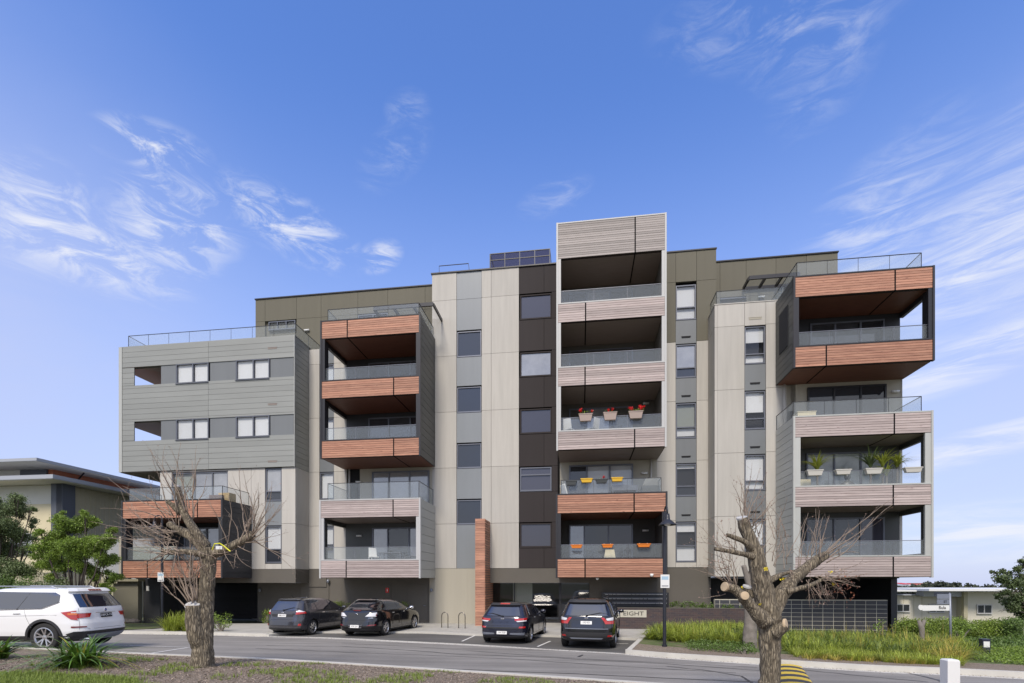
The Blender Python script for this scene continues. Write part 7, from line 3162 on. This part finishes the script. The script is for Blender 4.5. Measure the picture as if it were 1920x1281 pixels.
# slim crape-like trunk at the hedge on the right
b4 = gp(1728, 1216, .1)
b = MB()
sc = b4.y / F
b.tube([(0, 0, -.1), (.02, 0, 20 * sc), (0, 0, 38 * sc), (-5 * sc, 0, 52 * sc)], [.09, .07, .08, .05], n=10, wob=.2)
b.tube([(0, 0, 36 * sc), (5 * sc, 0, 53 * sc)], [.06, .045], n=8, wob=.2)
o = empty('pruned_sapling', b4)
tag(o, 'short forked trunk of a cut-back sapling in front of the hedge', 'tree')
b.build('trunk', M['bark_sm'], o, smooth=True)

# ------------------------------------------------------------------ things on the balconies
def onb(px, py, v):
    """world location of a pixel seen on the facade plane v"""
    u = pu(px, v)
    w_ = W(u, v)
    return Vector((w_.x, w_.y, pz(px, py, v)))


def planter(px, py, v, wpx, hpx, mat, label, group, flowers=None, taper=.8, seed=1):
    c = onb(px, py, v)
    k = c.y / F
    w_, h_ = wpx * k, hpx * k
    root = empty('window_box', c, -TH)
    tag(root, label, 'planter', group)
    d_ = .2
    mb = MB()
    a, b_ = w_ / 2, w_ / 2 * taper
    mb.add([(-b_, -d_ * .4, -h_), (b_, -d_ * .4, -h_), (b_, d_ * .4, -h_), (-b_, d_ * .4, -h_), (-a, -d_ / 2, 0), (a, -d_ / 2, 0), (a, d_ / 2, 0), (-a, d_ / 2, 0)],
           [(0, 3, 2, 1), (4, 5, 6, 7), (0, 1, 5, 4), (1, 2, 6, 5), (2, 3, 7, 6), (3, 0, 4, 7)])
    mb.build('trough', mat, root)
    rim = MB()
    rim.box(-a - .012, a + .012, -d_ / 2 - .012, d_ / 2 + .012, -.03, .01)
    rim.build('rim', mat, root)
    hk = MB()
    for x in (-a * .6, a * .6):
        hk.box(x - .012, x + .012, d_ / 2, d_ / 2 + .12, .0, .05)
    hk.build('hook', M['trim_wh'], root)
    if flowers:
        rd = np.random.default_rng(seed)
        n, hh, spread = flowers
        pts_ = np.stack([rd.uniform(-a * spread, a * spread, n * 5), rd.uniform(-.08, .08, n * 5), rd.uniform(.02, hh * .6, n * 5)], 1)
        v_, q_ = leaf_quads(pts_, .06, aspect=.8)
        o_ = npmesh('foliage', v_, q_, M['leaf_br'], root)
        for i in range(n):
            cx_, cz_ = rd.uniform(-a * spread, a * spread), rd.uniform(hh * .5, hh)
            pp_ = np.array([cx_, rd.uniform(-.08, .05), cz_]) + rd.normal(size=(46, 3)) * .028
            v_, q_ = leaf_quads(pp_, .045, aspect=.9)
            npmesh('flower', v_, q_, M['red'], root)
            st_m = MB()
            st_m.tube([(cx_ * .9, 0, 0), (cx_, 0, cz_)], .004, n=4)
            st_m.build('flower_stem', M['leaf_br'], root)
    return root


tp_m = pm('pot_taupe', (.36, .28, .24), .6)
planter(1098, 777, .0, 25, 13, tp_m, 'taupe window box with sparse red geraniums, leftmost of the taupe three', 'window boxes on the glass rails', (4, .26, 1.1), seed=2)
planter(1144, 774, .0, 25, 14, tp_m, 'taupe window box with a single red geranium in the middle of three', 'window boxes on the glass rails', (2, .24, .9), seed=3)
planter(1192, 772, .0, 26, 13, tp_m, 'taupe window box overflowing with red geraniums nearest the right post', 'window boxes on the glass rails', (9, .24, 1.2), seed=4)
ym = pm('pot_yellow', (.70, .42, .03), .5)
dm_ = pm('pot_dark', (.05, .055, .055), .5)
om = pm('pot_orange', (.72, .20, .02), .5)
wm_ = pm('pot_white', (.50, .48, .43), .6)
planter(1071, 902, -.14, 20, 8, dm_, 'dark window box at the left end of the open terrace rail', 'window boxes on the glass rails', None)
planter(1100, 898, -.14, 22, 7, ym, 'yellow window box between two dark boxes', 'window boxes on the glass rails', None)
planter(1128, 899, -.14, 22, 7, dm_, 'dark window box with one red flower right of the first yellow box', 'window boxes on the glass rails', (1, .14, .5), seed=5)
planter(1157, 896, -.14, 21, 7, ym, 'yellow window box with bare soil on the right half of the terrace rail', 'window boxes on the glass rails', None)
planter(1081, 1022, -.1, 21, 6, om, 'orange window box at the left of the lowest middle balcony', 'window boxes on the glass rails', None)
planter(1139, 1021, -.1, 20, 6, om, 'orange window box holding a white pot on the lowest middle balcony', 'window boxes on the glass rails', None)
planter(1207, 1020, -.1, 24, 6, om, 'orange window box at the right of the lowest middle balcony', 'window boxes on the glass rails', None)
planter(1527, 882, VR + .0, 28, 10, wm_, 'white window box in front of the tall yucca', 'white window boxes on the right balcony', None)
planter(1580, 881, VR + .0, 27, 9, wm_, 'white window box left of the dark bust', 'white window boxes on the right balcony', None)
planter(1637, 879, VR + .0, 29, 10, wm_, 'white window box below the dark agave leaves', 'white window boxes on the right balcony', None)
planter(1711, 877, VR + .0, 30, 9, wm_, 'white window box nearest the right corner post', 'white window boxes on the right balcony', None)


def yucca(px, py, v, hpx, label, n=46, mat='yucca', wide=.075, droop=.7, trunk_px=20):
    c = onb(px, py, v)
    k = c.y / F
    zfl = LZ(1) + .27
    root = empty('yucca', Vector((c.x, c.y, zfl)))
    tag(root, label, 'potted plant', 'yuccas on the right balcony')
    mb = MB()
    zc = c.z - zfl
    mb.tube([(0, 0, .2), (.02, 0, zc)], [.05, .035], n=8, wob=.2)
    mb.build('trunk', M['bark_sm'], root)
    pt_ = MB()
    pt_.lathe([(0, 0), (.14, 0), (.19, .32), (.17, .32), (.15, .27), (0, .27)], n=18)
    pt_.build('pot', dm_, root, smooth=False)
    v_, q_ = blades(np.array([(0, 0, zc - .05)]), n, hpx * k, wide, lean=1.0, seg=6, spread=.04, droop=droop)
    o_ = npmesh('leaf', v_, q_, M[mat], root)
    o_['kind'] = 'stuff'


yucca(1532, 880, VR + .55, 40, 'tall yucca with arching yellow-green leaves in the left half of the balcony', n=60)
yucca(1632, 874, VR + .6, 44, 'dark spiky agave-like plant above the third white window box', n=44, mat='leaf_dk', droop=.4)
yucca(1655, 872, VR + .5, 38, 'bright spiky yucca in the middle of the right-hand plants', n=60)
yucca(1682, 874, VR + .55, 38, 'bright yucca nearest the side opening', n=60, droop=1.1)
yucca(1662, 890, VR + .4, 40, 'drooping yucca showing through the glass', n=40, droop=1.4)

# dark bust
c = onb(1592, 910, VR + .9)
bu = MB()
bu.lathe([(0, 0), (.28, .0), (.30, .10), (.27, .26), (.16, .34), (.085, .38), (.08, .42), (.12, .48), (.135, .57), (.11, .66), (.05, .71), (0, .72)], n=26)
bu.lathe([(0, .71), (.04, .72), (.045, .76), (0, .79)], n=12)
o = bu.build('bust_statue', M['char'], None, smooth=True)
bo_t = empty('garden_table', (c.x + .3, c.y + .1, LZ(1) + .26), -TH)
tag(bo_t, 'dark low table behind the glass of the plant-filled balcony', 'table')
b = MB()
b.box(-.9, .9, -.4, .4, .60, .64)
b.build('tabletop', M['trim_dk'], bo_t)
for sx in (-1, 1):
    for sy in (-1, 1):
        piece('leg', M['trim_dk'], bo_t, sx * .84 - .025, sx * .84 + .025, sy * .34 - .025, sy * .34 + .025, 0, .598)
o.location = (c.x, c.y + .1, LZ(1) + .26 + .642)
o.scale = (1, .75, .95)
tag(o, 'dark bust of a head and shoulders seen through the balcony glass among the yuccas', 'statue')


def chair(px, v, n_lvl, rz, mat, label, group, box_u=None):
    u = pu(px, v)
    w_ = W(u, v, LZ(n_lvl) + .262)
    root = empty('balcony_chair', w_, rz)
    tag(root, label, 'chair', group)
    mb = MB()
    mb.box(-.24, .24, -.24, .24, .43, .47)
    mb.build('seat', mat, root)
    mb = MB()
    mb.add([(-.22, .22, .45), (.22, .22, .45), (.19, .30, .95), (-.19, .30, .95), (-.22, .25, .45), (.22, .25, .45), (.19, .33, .95), (-.19, .33, .95)],
           [(0, 1, 2, 3), (7, 6, 5, 4), (0, 4, 5, 1), (1, 5, 6, 2), (2, 6, 7, 3), (3, 7, 4, 0)])
    mb.build('backrest', mat, root)
    for sx in (-1, 1):
        for sy in (-1, 1):
            piece('leg', mat, root, sx * .21 - .018, sx * .21 + .018, sy * .21 - .018, sy * .21 + .018, 0, .43)
    return root


LVL = 2
for px_, rz_, lab in ((1068, 2.6, 'white chair at the left behind the geranium balcony glass'), (1110, -2.4, 'white chair turned away below the first geranium box')):
    r_ = chair(px_, .8, 2, rz_, M['white'], lab, 'white balcony chairs')
    r_.location.z += .42
chair(1525, 1.4, 0, 0, M['white'], 'white chair on the lowest right balcony', 'white balcony chairs') if False else None
r_ = chair(702, .9, 0, .6, M['white'], 'white slatted chair at the left of the small balcony table', 'white balcony chairs')
r_.location.z += .35
r_ = chair(770, .9, 0, -.6, M['trim_gr'], 'grey chair at the right of the small balcony table', 'white balcony chairs')
r_.location.z += .35
tb = empty('balcony_table', W(pu(735, .9), .9, LZ(0) + .26 + .3), -TH)
tag(tb, 'thin topped table on the pink clad balcony behind the black hatchback', 'table')
b = MB()
b.box(-.6, .6, -.35, .35, .70, .73)
b.build('tabletop', M['trim_gr'], tb)
for sx in (-1, 1):
    for sy in (-1, 1):
        piece('leg', M['trim_gr'], tb, sx * .54 - .02, sx * .54 + .02, sy * .29 - .02, sy * .29 + .02, -.28, .698)
# covered barbecue, white lounge chair, table on the open terrace
zt_fl = LZ(1) + .262
w_ = W(pu(1219, 1.0), 1.0, zt_fl + .35)
bb = MB()
bb.add([(-.42, -.3, 0), (.42, -.3, 0), (.42, .3, 0), (-.42, .3, 0), (-.40, -.28, .75), (.40, -.28, .75), (.40, .28, .75), (-.40, .28, .75), (-.22, -.2, 1.12), (.3, -.2, 1.16), (.3, .2, 1.16), (-.22, .2, 1.12)],
       [(0, 3, 2, 1), (0, 1, 5, 4), (1, 2, 6, 5), (2, 3, 7, 6), (3, 0, 4, 7), (4, 5, 9, 8), (5, 6, 10, 9), (6, 7, 11, 10), (7, 4, 8, 11), (8, 9, 10, 11)])
o = bb.build('barbecue_cover', M['char'], None, loc=w_, rot=(0, 0, -TH))
tag(o, 'grey fitted cover over a barbecue at the right end of the open terrace', 'barbecue')
tt = empty('terrace_table', W(pu(1170, .9), .9, zt_fl + .25), -TH)
tag(tt, 'grey outdoor table left of the covered barbecue', 'table')
b = MB()
b.box(-.6, .6, -.35, .35, .62, .86)
b.build('tabletop', M['slate'], tt)
for sx in (-1, 1):
    for sy in (-1, 1):
        piece('leg', M['slate'], tt, sx * .55 - .03, sx * .55 + .03, sy * .3 - .03, sy * .3 + .03, -.2, .618)
lc = empty('lounge_chair', W(pu(1066, .8), .8, zt_fl + .25), -TH + .5)
tag(lc, 'pale lounge chair with a curved dark arm at the left end of the open terrace', 'chair')
b = MB()
b.tube([(-.3, -.2, .9), (-.1, -.25, .85), (.25, -.25, .5), (.4, -.25, .2), (.42, -.25, 0)], .02, n=6)
b.tube([(-.3, .2, .9), (-.1, .25, .85), (.25, .25, .5), (.4, .25, .2), (.42, .25, 0)], .02, n=6)
b.build('arm', M['slate'], lc, smooth=True)
b = MB()
b.add([(-.35, -.22, .95), (-.35, .22, .95), (-.2, .24, .4), (-.2, -.24, .4), (.25, -.22, .35), (.25, .22, .35), (-.3, -.22, 1), (-.3, .22, 1), (-.15, .24, .46), (-.15, -.24, .46), (.25, -.22, .40), (.25, .22, .40)],
      [(0, 1, 2, 3), (3, 2, 5, 4), (6, 9, 8, 7), (9, 10, 11, 8), (0, 6, 7, 1), (4, 5, 11, 10), (0, 3, 9, 6), (3, 4, 10, 9), (1, 7, 8, 2), (2, 8, 11, 5)])
b.build('sling_seat', M['white'], lc)
# lowest middle balcony: cloth covered chair, lantern, small pots
w_ = W(pu(1143, .8), .8, LZ(0) + .262 + .35)
b = MB()
b.add([(-.32, -.3, 0), (.32, -.3, 0), (.32, .3, 0), (-.32, .3, 0), (-.2, -.2, .72), (.2, -.2, .72), (.2, .2, .72), (-.2, .2, .72)],
      [(0, 3, 2, 1), (4, 5, 6, 7), (0, 1, 5, 4), (1, 2, 6, 5), (2, 3, 7, 6), (3, 0, 4, 7)])
o = b.build('covered_chair', M['cream'], None, loc=w_, rot=(0, 0, -TH))
tag(o, 'cream cloth draped over a chair on the lowest middle balcony', 'chair cover')
w_ = W(pu(1175, .5), .5, LZ(0) + .262 + .55)
b = MB()
b.box(-.11, .11, -.11, .11, 0, .32)
b.box(-.25, .25, -.06, .06, 0, .1)
b.tube([(-.06, 0, .32), (-.06, 0, .55), (0, 0, .62), (.06, 0, .55), (.06, 0, .32)], .015, n=6)
o = b.build('lantern', M['trim_dk'], None, loc=w_, rot=(0, 0, -TH))
tag(o, 'dark lantern with a tall hoop handle behind the lowest middle balcony glass', 'lantern')
# cushions / box on the left terrace and odds and ends
w_ = W(pu(426, -.2), -.2, LZ(1) + .262 + .3)
b = MB()
b.box(-.3, .3, -.25, .25, 0, .75)
o = b.build('storage_basket', pm('wicker_tan', (.50, .36, .17), .7, var=.2, vscale=20), None, loc=w_, rot=(0, 0, -TH))
tag(o, 'tan wicker basket in the corner of the left terrace', 'basket')
w_ = W(pu(407, -.5), -.5, LZ(1) + .262 + .3)
b = MB()
b.box(-.35, .35, -.12, .12, .0, .62)
o = b.build('outdoor_cushion', pm('cushion_brown', (.20, .13, .11), .9), None, loc=w_, rot=(0, 0, -TH))
tag(o, 'dark brown outdoor cushion left of the tan wicker basket', 'cushion')
for px_, mat_, lab in ((1507, M['cream'], 'cream storage cabinet at the left end of the open right terrace'), ):
    w_ = W(pu(px_, .2), .2, LZ(2) + .262 + .3)
    b = MB()
    b.box(-.35, .4, -.25, .25, 0, .72)
    b.box(-.37, .42, -.27, .27, .721, .75)
    o = b.build('storage_cabinet', mat_, None, loc=w_, rot=(0, 0, -TH))
    tag(o, lab, 'cabinet')
w_ = W(pu(1505, VR + .7), VR + .7, LZ(1) + .262 + .3)
b = MB()
b.box(-.25, .25, -.2, .2, 0, .72)
o = b.build('planter_box', M['cream'], None, loc=w_, rot=(0, 0, -TH))
tag(o, 'tall cream box left of the tall yucca behind the glass', 'box')
# privacy board on the left dark balcony
pb_ = MB()
pb_.box(pu(250, VL + .3), pu(330, VL + .3), VL + .28, VL + .31, LZ(0) + PH + .05, LZ(0) + PH + .72)
pb_.build('privacy_screen', M['blind_gr'], BR)
